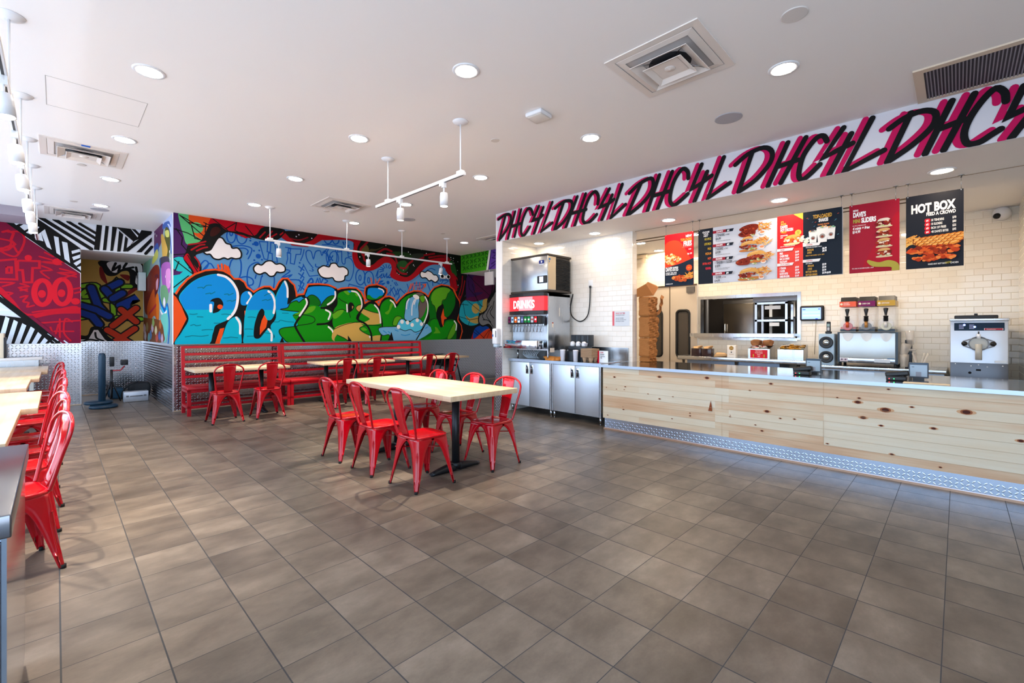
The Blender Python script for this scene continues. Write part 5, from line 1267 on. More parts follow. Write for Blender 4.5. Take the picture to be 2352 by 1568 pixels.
# ---------------- service counter ----------------
t = thing('service_counter', 'long pine-clad service counter with steel top and diamond plate toe kick', 'counter', (5.36, 1.4, 0)); L = (5.36, 1.4, 0)
bp('pine_front', [(5.36, 6.45, -1.4, 3.52, .155, .855)], PINE, t, L)
bp('worktop', [(5.338, 6.55, -1.4, 3.56, .855, .89)], TOPSTEEL, t, L)
GLINT = mat('satin_edge_glint', 'b3c0cf', .38, 1); bp('edge_glint_strip', [(5.334, 5.338, -1.4, 3.56, .855, .891)], GLINT, t, L)  # pale bluish strip paints the window reflection onto the counter edge
KICK = mat('diamond_plate_kick', 'cddcf0', .22, 1); bp('kick_board', [(5.374, 6.40, -1.4, 3.50, .02, .155)], KICK, t, L); tread_sheet('toe_kick', (.012, 0, 0), (0, 1, 0), (-1, 0, 0), -2.8, 2.10, .02, .155, .034, .0028, KICK, t)  # blue tint in the metal colour stands in for reflected window light
bp('floor_trim', [(5.358, 5.372, -1.4, 3.51, 0, .02)], mat('copper_edge', 'caa58c', .35, .8), t, L)
KN = [(2.683, .781, 1.3), (2.092, .811, 1.3), (1.42, .799, .9), (1.628, .708, .6), (.68, .686, 1.4), (.476, .637, 2), (-.048, .684, 1.9), (1.458, .5, 1.3), (.639, .545, 1.3), (.507, .489, .8), (.153, .517, 1), (.839, .713, .5), (1.506, .284, .8), (.919, .25, .6), (.431, .239, .8), (-.351, .496, 1.1), (3.334, .731, .9), (2.68, .503, .7), (2.29, .342, .6), (1.571, .339, .5), (1.331, .443, .6), (1.201, .453, .6), (.669, .726, .7), (.294, .686, .7), (.11, .19, .6), (3.194, .307, .7), (3.44, .199, .5), (2.515, .276, .5), (1.833, .393, .5), (3.166, .614, .6), (2.837, .55, .5), (2.504, .549, .5), (.454, .83, .6), (3.46, .58, .4), (3.3, .57, .4), (3.18, .575, .4), (2.29, .375, .5), (1.83, .41, .3), (3.2, .34, .3)]
c = Canvas((5.36-5.36, -1.4, 0), (0, 1, 0), (0, 0, 1), (-1, 0, 0), step=.00008)
for y, z, r in KN: c.disc(y, z, .032*r, 'cfa37c', .011*r, 12); c.disc(y, z, .020*r, '94583a', .0115*r, 12); c.disc(y, z, .013*r, '4c261e', .008*r, 12)
c.fill([(2.046, .55), (2.062, .48), (2.075, .43), (2.03, .43), (2.035, .49)], '8c4a2c')
for i in range(1, 9): c.rect(-1.4+1.4-2.8, 3.52, .155+i*.0789-.0009, .155+i*.0789+.0009, 'b8a080')
for r, y in ((0, 1.92), (1, 1.92), (3, 1.92), (4, 1.92), (7, 1.92), (8, 1.92), (0, .95), (1, .95), (2, .95), (5, .95), (6, .95), (7, .95)): c.rect(y-.001, y+.001, .155+(8-r)*.0789, .155+(9-r)*.0789, 'a98158')
c.build('knots', t)
# ---------------- drinks cabinets ----------------
GC = 'stainless cabinets under the drinks station'
def steel_cab(y0, y1, label):
    t = thing('steel_cabinet', label, 'cabinet', (5.46, (y0+y1)/2, 0), 0, GC); cy = (y0+y1)/2; h = (y1-y0)/2
    b = MB(); b.box(.02, .68, -h, h, .115, .845); b.box(.0, .02, -h, -h+.025, .115, .845); b.box(0, .02, h-.025, h, .115, .845); b.build('body', STEEL, t)
    for k, (a, e_) in enumerate(((-h+.03, -.004), (.004, h-.03))):
        b = MB(); b.rbox(-.004, .02, a, e_, .125, .84, .003); d = b.build('door', mat('satin_stainless', 'd3dbe4', .42, 1), t)
        yy = (-.05 if k == 0 else .05); b = MB(); b.rbox(-.008, -.003, yy-.03, yy+.03, .655, .80, .002, CHROME); b.rbox(-.0105, -.008, yy-.019, yy+.019, .675, .78, .001, BLKM); b.tube([(-.012, yy, .70), (-.018, yy, .72), (-.018, yy, .755), (-.012, yy, .77)], .004, CHROME, 6); b.build('recessed_handle', None, d)
    for yy in (-h+.03, h-.03):
        for xx in (.04, .62): b = MB(); b.cyl((xx, yy, .02), .02, .1, STEEL, 12); b.cyl((xx, yy, 0), .013, .025, STEEL, 12); b.build('leg', None, t)
steel_cab(3.62, 4.53, 'double-door stainless cabinet under the drinks station, next to the pine counter'); steel_cab(4.54, 5.45, 'double-door stainless cabinet under the drinks station, next to the wing wall')
t = thing('drinks_worktop', 'long stainless worktop with upstand above the drinks station cabinets', 'worktop', (5.46, 4.53, .85))
b = MB(); b.rbox(-.025, .70, -.93, .93, 0, .045, .004); b.build('surface', TOPSTEEL, t); b = MB(); b.box(-.028, -.025, -.93, .93, .0, .044); b.build('edge_glint_strip', GLINT, t); b = MB(); b.box(.68, .695, -.95, .93, .04, .25); b.build('upstand', STEEL, t)  # front edge strip again carries a painted window reflection
# ---------------- fountain and ice machine ----------------
FX, FY = 5.50, 5.03
t = thing('drinks_fountain', 'soda fountain with a glowing red DRINKS sign over ten dispensing valves', 'drinks machine', (FX, FY, .895))
b = MB(); b.box(0, .56, -.40, -.385, .15, 1.06); b.box(0, .56, .385, .40, .15, 1.06); b.box(.14, .56, -.385, .385, .15, 1.06); b.box(0, .56, -.4, .4, 1.02, 1.06); b.box(0, .14, -.385, .385, .15, .19); b.box(-.01, .0, -.405, -.385, .05, 1.06)
b.build('body', STEEL, t); legs(t, (.03, .5), (-.37, .3), .016, .15, STEEL)
b = MB(); b.rbox(-.22, .0, -.35, .40, .175, .31, .004); b.build('drip_tray', CHROME, t)
def bow(z0, z1, d, m, y0=-.385, y1=.40, extra=0):   # bowed sign box profile in plan
    b = MB(); P = [(0.0, y0), (-d*.55, y0+.01)]; P += [(-d*(.62+.38*math.sin(k*math.pi/10))-extra, y0+.03+(y1-y0-.06)*k/10) for k in range(11)]; P += [(-d*.55, y1-.01), (0.0, y1)]
    b.rings([[Vector((x_, y_, z)) for x_, y_ in P] for z in (z0, z1)], m, smooth=False); return b
bow(.735, .79, .15, BLACK).build('sign_lower_trim', None, t); bow(1.02, 1.075, .15, BLACK).build('sign_top_trim', None, t)
sg = bow(.79, 1.02, .135, mat('lit_red_sign', 'e8202a', .4, emit=(1, .03, .04), es=.5)).build('lit_sign', None, t)
def onbow(u): k = (u+.385-.03)/(.785-.06)*10; return -.135*(.62+.38*math.sin(max(0, min(10, k))*math.pi/10))
EW = mat('lit_white', 'ffffff', .4, emit=(1, .95, .95), es=.62); EP = mat('lit_pink', 'e08890', .4, emit=(1, .45, .5), es=.30)
def bowtext(s, y, z, h, m, sxx):
    vs, fs = textmesh(s, .03); k = h/.73; b = MB(); x0 = min(v.x for v in vs); V = []
    for v in vs: yy = y-(v.x-x0)*k*sxx; V.append(b.bm.verts.new((onbow(yy)-.002, yy, z+v.y*k)))
    for f in fs: b.face([V[i] for i in f], m)
    return b
b = MB(); [b.face([b.bm.verts.new(p) for p in ((onbow(y)-.0008, y, .795), (onbow(y-.02)-.0008, y-.02, .795), (onbow(y-.02)-.0008, y-.02, 1.015), (onbow(y)-.0008, y, 1.015))], EP) for y in [.13-.02*i for i in range(15)]]; b.build('sign_reflection_panel', None, sg)
bowtext('DRINKS', .27, .835, .13, EW, .78).build('sign_lettering', None, sg)
b = MB(); b.box(-.05, .0, -.35, .385, .55, .70); b.build('valve_rail', STEEL, t)
VC = ['6b1c4c', 'b9dcec', 'ee6a1c', 'e8f0f4', '5c6c9c', '1c8a3c', '149a50', 'c8ccd6', 'e0202c', '3c3630']
VT = ['2a0a1a', '2a3c80', 'ffffff', '2060b0', 'c0c8e8', 'ffffff', 'ffffff', 'c03030', 'ffffff', '3c3630']
for i, (a, tx) in enumerate(zip(VC, VT)):
    y = .365-i*.074; b = MB(); b.rbox(-.11, -.05, y-.033, y+.033, .575, .705, .006, BLACK); v = b.build('dispensing_valve', None, t); b = MB(); b.box(-.1135, -.1105, y-.027, y+.027, .60, .695, paintmat(a)); b.box(-.1145, -.1135, y-.017, y+.017, .635, .662, paintmat(tx)); b.build('flavour_badge', None, v)
    b = MB(); b.tube([(-.07, y, .575), (-.062, y, .53), (-.075, y, .47)], .006, STEELD, 6); b.tube([(-.075, y-.018, .445), (-.075, y, .47), (-.075, y+.018, .445)], .005, STEELD, 6); b.build('lever', None, v)
b = MB(); b.box(.04, .15, -.4015, -.4005, .12, .19, paintmat('e6ddd0')); b.build('side_label', None, t); b = MB(); b.box(.09, .125, -.4015, -.4005, .52, .60, paintmat('efe6d6')); b.box(.09, .125, -.402, -.4015, .585, .60, paintmat('b0402c')); b.build('side_label', None, t); b = MB(); b.box(.27, .285, -.4015, -.4005, .7, .84, paintmat('ece6dc')); b.build('side_label', None, t)
b = MB()
for i in range(9): b.tube(arc([(.12, .22-i*.045, .15), (.06-i*.004, .20-i*.04, .07), (.10, .12-i*.03, .005)], 4), .008, mat('grey_hose', 'a9b4bc', .4), 6)
b.build('hose_bundle', None, t)
# hot top unit
t = thing('ice_machine', 'stainless ice maker with black louvred side on top of the soda fountain', 'ice machine', (FX, 5.05, 1.985))
b = MB(); b.rbox(0, .20, -.40, .40, .03, .58, .006, mat('ice_machine_steel', 'a9acb0', .22, 1)); b.build('front_body', None, t); b = MB(); b.box(.2, .6, -.385, .385, .03, .58); b.build('rear_body', mat('dark_brown_plastic', '3a332c', .5), t)
b = MB(); b.box(.02, .21, -.403, -.399, .04, .57); b.build('side_panel', mat('beige_steel', 'c9b698', .4, .3), t)
for z, n_ in ((.578, 'top_trim'), (.0, 'bottom_trim')): b = MB(); b.rbox(-.012, .61, -.412, .41, z, z+.032, .004); b.build(n_, mat('dark_brown_plastic', '3a332c', .5), t)
b = MB()
for i in range(22): z = .055+i*.0225; b.tube(arc([(.225, -.395, z), (.33, -.41, z+.012), (.46, -.41, z+.006), (.59, -.40, z-.008)], 4), .0085, BLACK, 6)
b.build('louvre', None, t)
b = MB(); b.rbox(-.022, 0, -.40, -.20, .14, .26, .008, BLACK); b.box(-.025, -.021, -.33, -.25, .155, .245, mat('lit_display', 'b8c8e8', .3, emit=(.6, .7, 1), es=.8)); b.build('control_panel', None, t)
c = Canvas((-.002, 0, 0), (0, -1, 0), (0, 0, 1), (-1, 0, 0)); c.rect(.225, .33, .46, .51, '1b2f86'); c.stroke([(.262, .485), (.293, .485)], .012, 'ffffff'); c.stroke([(.2775, .472), (.2775, .498)], .012, 'ffffff'); c.rect(.225, .33, .435, .455, 'd8dce6'); c.rect(.37, .371, .1, .4, 'ffffff') if 0 else None; c.build('brand_badge', t)
c = Canvas((0, -.4045, 0), (1, 0, 0), (0, 0, 1), (0, -1, 0)); c.rect(.03, .07, .51, .54, '2d7ac0'); c.rect(.035, .05, .47, .495, '2d7ac0'); c.build('sticker', t)
# power cord and outlet
b = MB(); b.tube(arc([(6.13, 4.62, 1.98), (6.14, 4.68, 1.75), (6.14, 4.64, 1.60), (6.14, 4.48, 1.515), (6.13, 4.33, 1.60), (6.135, 4.285, 1.80), (6.135, 4.275, 2.08)], 8), .009, BLACK, 8); tag(b.build('power_cord'), 'black power cord hanging in a loop on the white tiled wall', 'cord')
b = MB(); b.rbox(6.150, 6.162, 4.235, 4.32, 2.08, 2.19, .003, WPL); b.cyl((6.135, 4.275, 2.06), .016, .035, BLACK, 10); tag(b.build('wall_outlet'), 'white wall outlet with the black cord plugged in', 'outlet')
# cups dispenser, napkins, trays, sign holders
t = thing('lid_and_cup_organiser', 'black plastic organiser holding cups and lids beside the soda fountain', 'organiser', (5.80, 4.28, .895)); DK = mat('dark_navy_plastic', '1c232b', .35)
b = MB(); b.rbox(-.13, .12, -.18, .18, 0, .15, .006, DK); b.rbox(-.02, .16, -.17, .17, .15, .22, .006, DK); b.rbox(.05, .2, -.17, .17, .22, .40, .006, DK); b.rbox(-.15, -.13, -.1, .05, .0, .13, .003, DK); b.build('body', None, t)
for y in (-.11, 0, .11): b = MB(); b.box(.045, .05, y-.03, y+.03, .24, .39, BLACK); b.lathe((.02, y, .22), [(.038, 0), (.042, .03), (.03, .07), (.001, .08)], WPL, 14); b.build('cutlery_bin', None, t)
def stack(parent, x, y, r, h, z=0): b = MB(); b.lathe((x, y, z), [(r*.8, 0), (r, h*.9), (r*1.06, h*.92), (r*1.06, h), (r*.2, h+.004)], mat('white_cup', 'e4e6f2', .4), 16); return b
for x_, y_, l in ((5.60, 4.42, 'stack of white paper cups at the left of the black organiser'), (5.60, 4.17, 'stack of white paper cups at the right of the black organiser')): o = stack(None, 0, 0, .04, .17).build('paper_cup_stack', None, None, (x_, y_, .895)); tag(o, l, 'cups')
for i, (x_, y_) in enumerate(((5.83, 4.40), (5.83, 4.28), (5.83, 4.16))): o = stack(None, 0, 0, .046, .05).build('cup_lid_stack', None, None, (x_, y_, 1.117)); tag(o, ('left', 'middle', 'right')[i]+' stack of pale lids on the step of the black organiser', 'lids', 'lid stacks on the organiser')
t = thing('drink_carrier_stack', 'stack of brown moulded-pulp cup carriers right of the black organiser', 'cup carriers', (5.62, 3.92, .895)); b = MB()
for i in range(10): z = .07+i*.013; b.rbox(-.1, .1, -.1, .1, z, z+.011, .004, CARD)
b.build('carriers', None, t); b = MB(); [b.lathe((x, y, 0), [(.022, 0), (.04, .07)], CARD, 10) for x in (-.055, .055) for y in (-.055, .055)]; b.build('cup_wells', None, t)
t = thing('notice_holder', 'small white and red standing notice at the right of the cup carriers', 'sign', (5.68, 3.735, .895)); b = MB(); b.box(0, .006, -.09, .09, 0, .17); b.build('plate', mat('notice_white', 'e8eef4', .3), t)
c = Canvas((-.001, 0, 0), (0, -1, 0), (0, 0, 1), (-1, 0, 0)); c.rect(-.09, -.06, 0, .17, 'd8142c'); c.text('PLEASE', -.04, .135, .02, 'd84050'); c.text('DO NOT', -.04, .105, .02, '20242c'); c.text('THROW AWAY', -.04, .08, .013, '20242c'); c.text('ITEMS', -.04, .058, .013, '20242c'); c.build('lettering', t)
c = Canvas((6.158, 0, 0), (0, -1, 0), (0, 0, 1), (-1, 0, 0)); c.rect(-3.87, -3.57, 1.435, 1.66, 'dfe7f0'); c.rect(-3.87, -3.835, 1.44, 1.665, 'e8707c'); c.text('SINGLE USE ITEMS', -3.81, 1.62, .024, 'd85060', .62); c.text('ARE AVAILABLE UPON REQUEST', -3.81, 1.597, .013, '60606c', .6)
for i in range(3): c.text(('PLEASE ASK A TEAM MEMBER', 'FOR CUTLERY AND NAPKINS WHICH', 'ARE AVAILABLE AT COUNTER')[i], -3.81, 1.55-i*.024, .012, '6c7484', .66)
x = c.build('wall_notice', None); tag(x, 'white paper notice with red edge on the niche tiles', 'notice')
x = soft((5.62, 4.62, .895), (.11, .13, .028), .3, 5, mat('amber_paper', 'c07c34', .6), 'crumpled_paper_bag'); tag(x, 'crumpled brown paper bag lying on the drinks worktop', 'paper bag')
# soap dispenser on the wing wall
t = thing('soap_dispenser', 'white sanitiser dispenser fixed on the edge of the wing wall', 'dispenser', (5.29, 5.56, 1.0)); b = MB(); b.rbox(-.10, -.0, -.06, .06, .13, .40, .025); b.build('housing', WPL, t); b = MB(); b.rbox(-.085, -.005, -.05, .05, .08, .14, .02); b.build('pump', mat('pale_blue_plastic', 'b9cddc', .4), t)
b = MB(); b.box(-.103, -.099, -.045, -.033, .25, .36, BLACK); b.box(-.103, -.099, .02, .045, .26, .30, mat('blue_mark', '2c70b0', .4)); b.build('window_strip', None, t)
# ---------------- counter top things ----------------
def terminal(x, y, sx_, sy_, label, l2):
    t = thing('card_terminal', label, 'card reader', (x, y, .89), 0, 'card readers on the counter')
    b = MB(); b.rbox(-.06, .06, -.07, .08, 0, .042, .008, BLACK); b.build('base', None, t)
    b = MB(); b.rbox(-.045, .05, -.09, .085, -.008, .04, .012, BLACK, Matrix.Translation((0, 0, .046)) @ Matrix.Rotation(-.16, 4, 'X') @ Matrix.Rotation(.12, 4, 'Y')); k = b.build('keypad_body', None, t)
    b = MB(); b.rbox(-.03, .03, -.05, .03, .03, .062, .005, BLACK); b.build('hinge_block', None, t)
    for yy, nm, e_ in ((.055, 'red', (1, .05, .05)), (.02, 'green', (.05, 1, .2))): b = MB(); b.cyl((-.063, yy, .018), .0045, .004, mat('led_'+nm, e_, .4, emit=e_, es=1.6), 10, axis='X'); b.build('indicator_light', None, t)
    s_ = thing('register_screen', l2, 'screen', (sx_, sy_, .89), 0, 'register screens on the counter')
    b = MB(); b.rbox(-.01, .015, -.072, .072, .015, .165, .005, mat('screen_back_grey', '4c5660', .4)); b.box(-.0125, -.009, -.068, .068, .145, .162, mat('screen_top_band', '34495c', .3)); b.build('housing', None, s_)
    b = MB(); b.box(-.0125, -.0105, -.062, .062, .03, .143, mat('pale_panel', '9fb4c4', .25)); b.box(-.0135, -.0125, -.02, .02, .03, .075, mat('grey_slot', '8b8f9a', .4)); b.box(-.0135, -.0125, .03, .05, .12, .124, BLACK); b.build('rear_panel', None, s_); b = MB(); b.box(-.03, .05, -.04, .04, 0, .018, BLACK); b.build('foot', None, s_)
terminal(5.66, 1.19, 5.90, 1.14, 'black card reader on the counter in front of the frozen drink speaker tower', 'pale-backed register screen nearest the kitchen pass'); terminal(5.66, .415, 5.90, .275, 'black card reader on the counter near the frozen machine, lights red and green', 'pale-backed register screen nearest the soft serve machine')
b = MB(); b.rbox(5.42, 5.52, .05, .36, .89, .896, .002); tag(b.build('paper_mat', mat('cream_card', 'e2cfae', .6)), 'thin cream strip lying on the counter edge beside the right register', 'mat')
# paper bag tower
GB = 'stacked brown paper bags on the counter'
def paperbag(z, h, dx, w, label, seed):
    t = bmesh.new(); rnd = random.Random(seed); n = 12; t.free()
    b = MB(); R = []
    for k in range(n+1):
        u = k/n; q = []
        for i in range(24):
            a = i/24*4; s_ = int(a); f = a-s_; hx, hy = .16*w, .085
            p = [(-hx+2*hx*f, -hy), (hx, -hy+2*hy*f), (hx-2*hx*f, hy), (-hx, hy-2*hy*f)][s_]
            wr_ = (math.sin(i*2.3+seed+k*.6)*.010+math.sin(k*1.9+i*1.1+seed*2)*.009+rnd.uniform(-.006, .006))*(.25 if s_ == 3 else 1)*math.sin(min(1, u*4)*1.57)*math.sin(min(1, (1-u)*4)*1.57+.3); pin = 1-.05*math.sin(u*math.pi)-(.12 if (k == 0 or k == n) else 0)
            q.append(Vector((p[0]*pin+wr_*.5, p[1]*pin+wr_, u*h+rnd.uniform(-.003, .003))))
        R.append(q)
    b.rings(R, KRAFT, smooth=False); o = b.build('paper_bag', None, None, (6.36+dx, 3.37, z)); return tag(o, label, 'paper bag', GB)
paperbag(.892, .073, 0, .72, 'folded brown paper bag at the very bottom of the stack', 1); paperbag(.968, .283, .0, .80, 'brown paper bag second from the bottom of the stack', 2); paperbag(1.256, .317, .03, 1.0, 'brown paper bag in the middle of the stack', 3); paperbag(1.578, .30, .0, .85, 'brown paper bag second from the top, its mouth flapping open', 4)
b = MB(); V = [b.bm.verts.new(p) for p in ((-.16, .09, 0), (.02, -.09, .02), (.2, -.08, .16), (.24, -.02, .2), (.05, .02, .24), (-.16, .09, .12), (.1, .09, .16), (-.05, -.0, .2))]
for f in ((0, 1, 7, 5), (1, 2, 4, 7), (2, 3, 4), (4, 3, 6), (7, 4, 6, 5), (0, 5, 6), (0, 6, 3, 1), (1, 3, 2)): b.face([V[i] for i in f], KRAFT)
TOPBAG = tag(b.build('paper_bag', None, None, (6.34, 3.37, 1.872)), 'crushed brown paper bag at the very top of the stack', 'paper bag', GB)
b = MB(); Z_ = [(6.44, 3.24, 1.60), (6.50, 3.22, 1.66), (6.46, 3.20, 1.72), (6.53, 3.21, 1.77), (6.48, 3.19, 1.83), (6.545, 3.20, 1.88)]; V = [(b.bm.verts.new((x, y, z)), b.bm.verts.new((x+.03-.004*i, y+.05, z+.035))) for i, (x, y, z) in enumerate(Z_)]
for p_, q_ in zip(V, V[1:]): b.face([p_[0], q_[0], q_[1], p_[1]], KRAFT)
o = b.build('paper_flap', None, TOPBAG); o.location = (-6.34, -3.37, -1.872)
# ---------------- back counter, left table ----------------
t = thing('prep_table', 'long stainless prep table under the kitchen pass window', 'table', (7.85, 2.50, 0)); b = MB(); b.rbox(-.36, .33, -.96, .92, .875, .935, .004); b.build('tabletop', STEEL, t)
for x in (-.28, .28):
    for y in (-.85, .0, .85): b = MB(); b.cyl((x, y, 0), .022, .875, STEEL, 12); b.build('leg', None, t)
b = MB(); b.box(-.25, .3, -.6, .8, .55, .87); b.build('undershelf_box', mat('blue_grey_panel', '8493a6', .35, .5), t)
def bin_(y, label, wst=.30, amber=False):
    t = thing('packet_bin', label, 'bin', (7.62, y, .935)); h = wst/2
    b = MB(); b.prism([(-.06, 0), (.22, 0), (.22, .22), (-.06, .15)], lambda u, v, w: Vector((u, -h+w, v)), wst, STEEL); b.build('body', None, t)
    rnd = random.Random(int(y*100)); b = MB()
    for i in range(26):
        x = rnd.uniform(-.04, .2); yy = rnd.uniform(-h+.03, h-.03); z = .155+(x+.06)*.25; M = Matrix.Translation((x, yy, z)) @ Matrix.Rotation(rnd.uniform(0, 3), 4, 'Z') @ Matrix.Rotation(rnd.uniform(-.4, .4), 4, 'X')
        cl = rnd.choice(('c28a2c', 'a8701c', 'd89c3c', 'e8d8b8') if amber else ('efe9dc', 'd03038', 'f4efe6', 'b06a3c')); b.box(-.03, .03, -.018, .018, 0, .006, paintmat(cl), M)
    b.build('packets', None, t); return t
t = bin_(2.17, 'steel bin of sauce packets with a red pick-up notice, under the pass'); c = Canvas((-.0615, 0, 0), (0, -1, 0), (0, 0, 1), (-1, 0, 0)); c.rect(-.12, .12, .008, .135, 'd02a38')
for i, s_ in enumerate(('THIRD PARTY &', 'ONLINE ORDERS', 'PICKUP', 'HERE')): c.text(s_, 0, .108-i*.028, .017, 'f4d0cc', .6, align='C')
c.stroke([(-.075, .06), (-.075, .025)], .012, 'b8c040'); c.stroke([(.075, .06), (.075, .025)], .012, 'b8c040'); c.build('notice', t)
for y in (2.09, 2.25): o = soft((7.74, y, 1.13), (.10, .07, .05), .2, int(y*37), mat('brown_tray_paper', '8a5a34', .8), 'paper_food_boat'); tag(o, ('right' if y < 2.2 else 'left')+' crumpled brown food boat heaped on the sauce packet bin', 'food tray')
bin_(1.75, 'steel bin of amber sauce packets at the right end of the prep table', .33, True)
b = MB(); b.rbox(7.55, 7.63, 2.50, 2.63, .935, 1.13, .004, mat('white_card_box', 'e9e2d6', .6)); x = tag(b.build('white_card_box'), 'small white box with a gold hexagon emblem on the prep table', 'box')
c = Canvas((7.549, 0, 0), (0, -1, 0), (0, 0, 1), (-1, 0, 0)); c.fill([(-2.565+.036*math.cos(k*math.pi/3+.52), 1.085+.036*math.sin(k*math.pi/3+.52)) for k in range(6)], 'a88038'); c.rect(-2.585, -2.545, 1.08, 1.088, 'd8c090'); c.disc(-2.565, 1.02, .01, '20242c'); c.rect(-2.60, -2.53, .985, .99, 'b09070'); c.build('emblem', x)
for y, l in ((3.13, 'left dark glassy napkin box on the prep table'), (2.96, 'right dark glassy napkin box on the prep table')):
    t = thing('napkin_box', l, 'napkin box', (7.62, y, .935), 0, 'dark napkin boxes on the prep table'); b = MB(); b.rbox(-.07, .07, -.08, .08, 0, .13, .006); b.build('box', mat('smoked_plastic', '3a2a2a', .15), t); o = soft((0, 0, .128), (.06, .06, .02), .4, 4, mat('napkin_paper', 'c8a070', .8), 'napkins', t)
o = soft((7.66, 2.76, .935), (.06, .1, .035), .2, 9, mat('napkin_paper', 'c8a070', .8), 'folded_napkin_pile'); tag(o, 'pile of tan napkins between the dark boxes and the white box', 'napkins')
# tablet on wall
t = thing('wall_tablet', 'black framed tablet with a blue lit screen on the cream tiles', 'tablet', (8.17, 1.6, 1.63)); b = MB(); b.rbox(-.02, .02, -.158, .158, -.115, .115, .02); b.build('frame', BLACK, t)
c = Canvas((-.021, 0, 0), (0, -1, 0), (0, 0, 1), (-1, 0, 0)); lit = lambda h, e_: mat('lit_'+h, h, .4, emit=h and lin(h), es=e_); c.rect(-.13, .12, -.09, .085, lit('7f9cf0', 1)); c.rect(-.12, -.08, .05, .065, lit('3c5ce0', 1)); c.rect(.085, .11, .055, .067, lit('1c3ce0', 1)); c.rect(-.12, .11, -.0, .03, lit('8fb0f6', 1)); c.rect(-.12, .11, -.05, -.02, lit('96b8f4', 1)); c.rect(.05, .08, -.09, -.08, lit('1c3ce0', 1)); c.build('screen', t)
b = MB(); b.tube([(8.185, 1.55, 1.52), (8.19, 1.56, 1.3), (8.19, 1.57, 1.0)], .004, mat('grey_wire', 'b0a898', .6), 6); tag(b.build('tablet_cable'), 'thin grey cable running down the tiles below the tablet', 'cable')
# right back counter
t = thing('back_counter', 'low stainless counter carrying the frozen drink machine', 'counter', (7.85, .72, 0)); b = MB(); b.rbox(-.38, .34, -.62, .80, .84, .885, .004); b.build('worktop', STEEL, t); b = MB(); b.box(-.35, .32, -.6, .78, .1, .84); b.build('body', mat('satin_blue_steel', 'a9b7c6', .3, 1), t)
b = MB(); [b.rbox(-.365, -.35, y, y+.43, .14, .80, .004) for y in (-.58, -.12, .34)]; b.build('door_fronts', mat('satin_blue_steel', 'a9b7c6', .3, 1), t); legs(t, (-.3, .28), (-.55, .72), .02, .1, STEEL)
# double speaker-like vent tower with phone
t = thing('blender_tower', 'pale blue box with two round black openings beside the slush machine', 'appliance', (7.60, 1.30, .885)); b = MB(); b.rbox(-.1, .26, -.09, .09, 0, .435, .008, mat('pale_blue_enamel', 'a9c2d4', .3)); b.build('body', None, t)
for z in (.115, .315): b = MB(); b.lathe((-.101, 0, z), [(.082, 0), (.082, -.014), (.07, -.018), (.045, -.006), (.001, -.006)], BLACK, 28, 'X'); b.lathe((-.108, 0, z), [(.042, 0), (.036, -.010), (.0, -.014)], mat('steel_cone', 'c8d4dc', .15, .9), 20, 'X'); b.build('round_opening', None, t)
t = thing('cordless_phone', 'black cordless phone upright in its cradle on the pale blue tower', 'phone', (7.60, 1.29, 1.32)); b = MB(); b.rbox(-.035, .035, -.035, .035, 0, .035, .01); b.build('cradle', BLACK, t); b = MB(); b.rbox(-.015, .012, -.024, .024, .02, .17, .01, BLACK); b.box(-.0165, -.015, -.016, .016, .10, .14, mat('phone_lcd', '8ca4a0', .3)); b.box(-.0165, -.015, -.014, .014, .045, .09, mat('phone_keys', 'b8b8ba', .4)); b.build('handset', None, t)
# slush machine
t = thing('slush_machine', 'three-tank frozen drink machine with coloured flavour headers', 'drinks machine', (7.62, .86, .885)); DKF = mat('dark_blue_frame', '223442', .35)
b = MB(); b.box(-.1, .36, -.315, .315, .05, .46, DKF); b.build('chassis', None, t); b = MB(); b.rbox(-.112, -.1, -.29, .29, .115, .445, .003); b.build('front_panel', mat('frosted_steel', 'c8d0d2', .35, .5), t); b = MB(); b.rbox(-.112, -.1, -.29, .29, .06, .113, .003); b.build('lower_panel', STEEL, t)
legs(t, (-.07, .3), (-.29, .29), .018, .05, BLACK)
c = Canvas((-.113, 0, 0), (0, -1, 0), (0, 0, 1), (-1, 0, 0)); c.rect(-.285, -.2, .065, .108, 'd8cfd8'); c.disc(-.265, .09, .011, '7c6c80'); c.disc(-.225, .09, .011, '7c6c80'); c.rect(.08, .24, .065, .108, 'd8e4ee'); c.rect(.21, .285, .115, .122, '2c78b0')
for k in range(3): y0 = -.2+k*.2; c.fill([(y0-.055, .44), (y0+.055, .44), (y0+.04, .37), (y0, .335), (y0-.04, .37)], 'f2f6f8', True)
c.build('stickers', t)
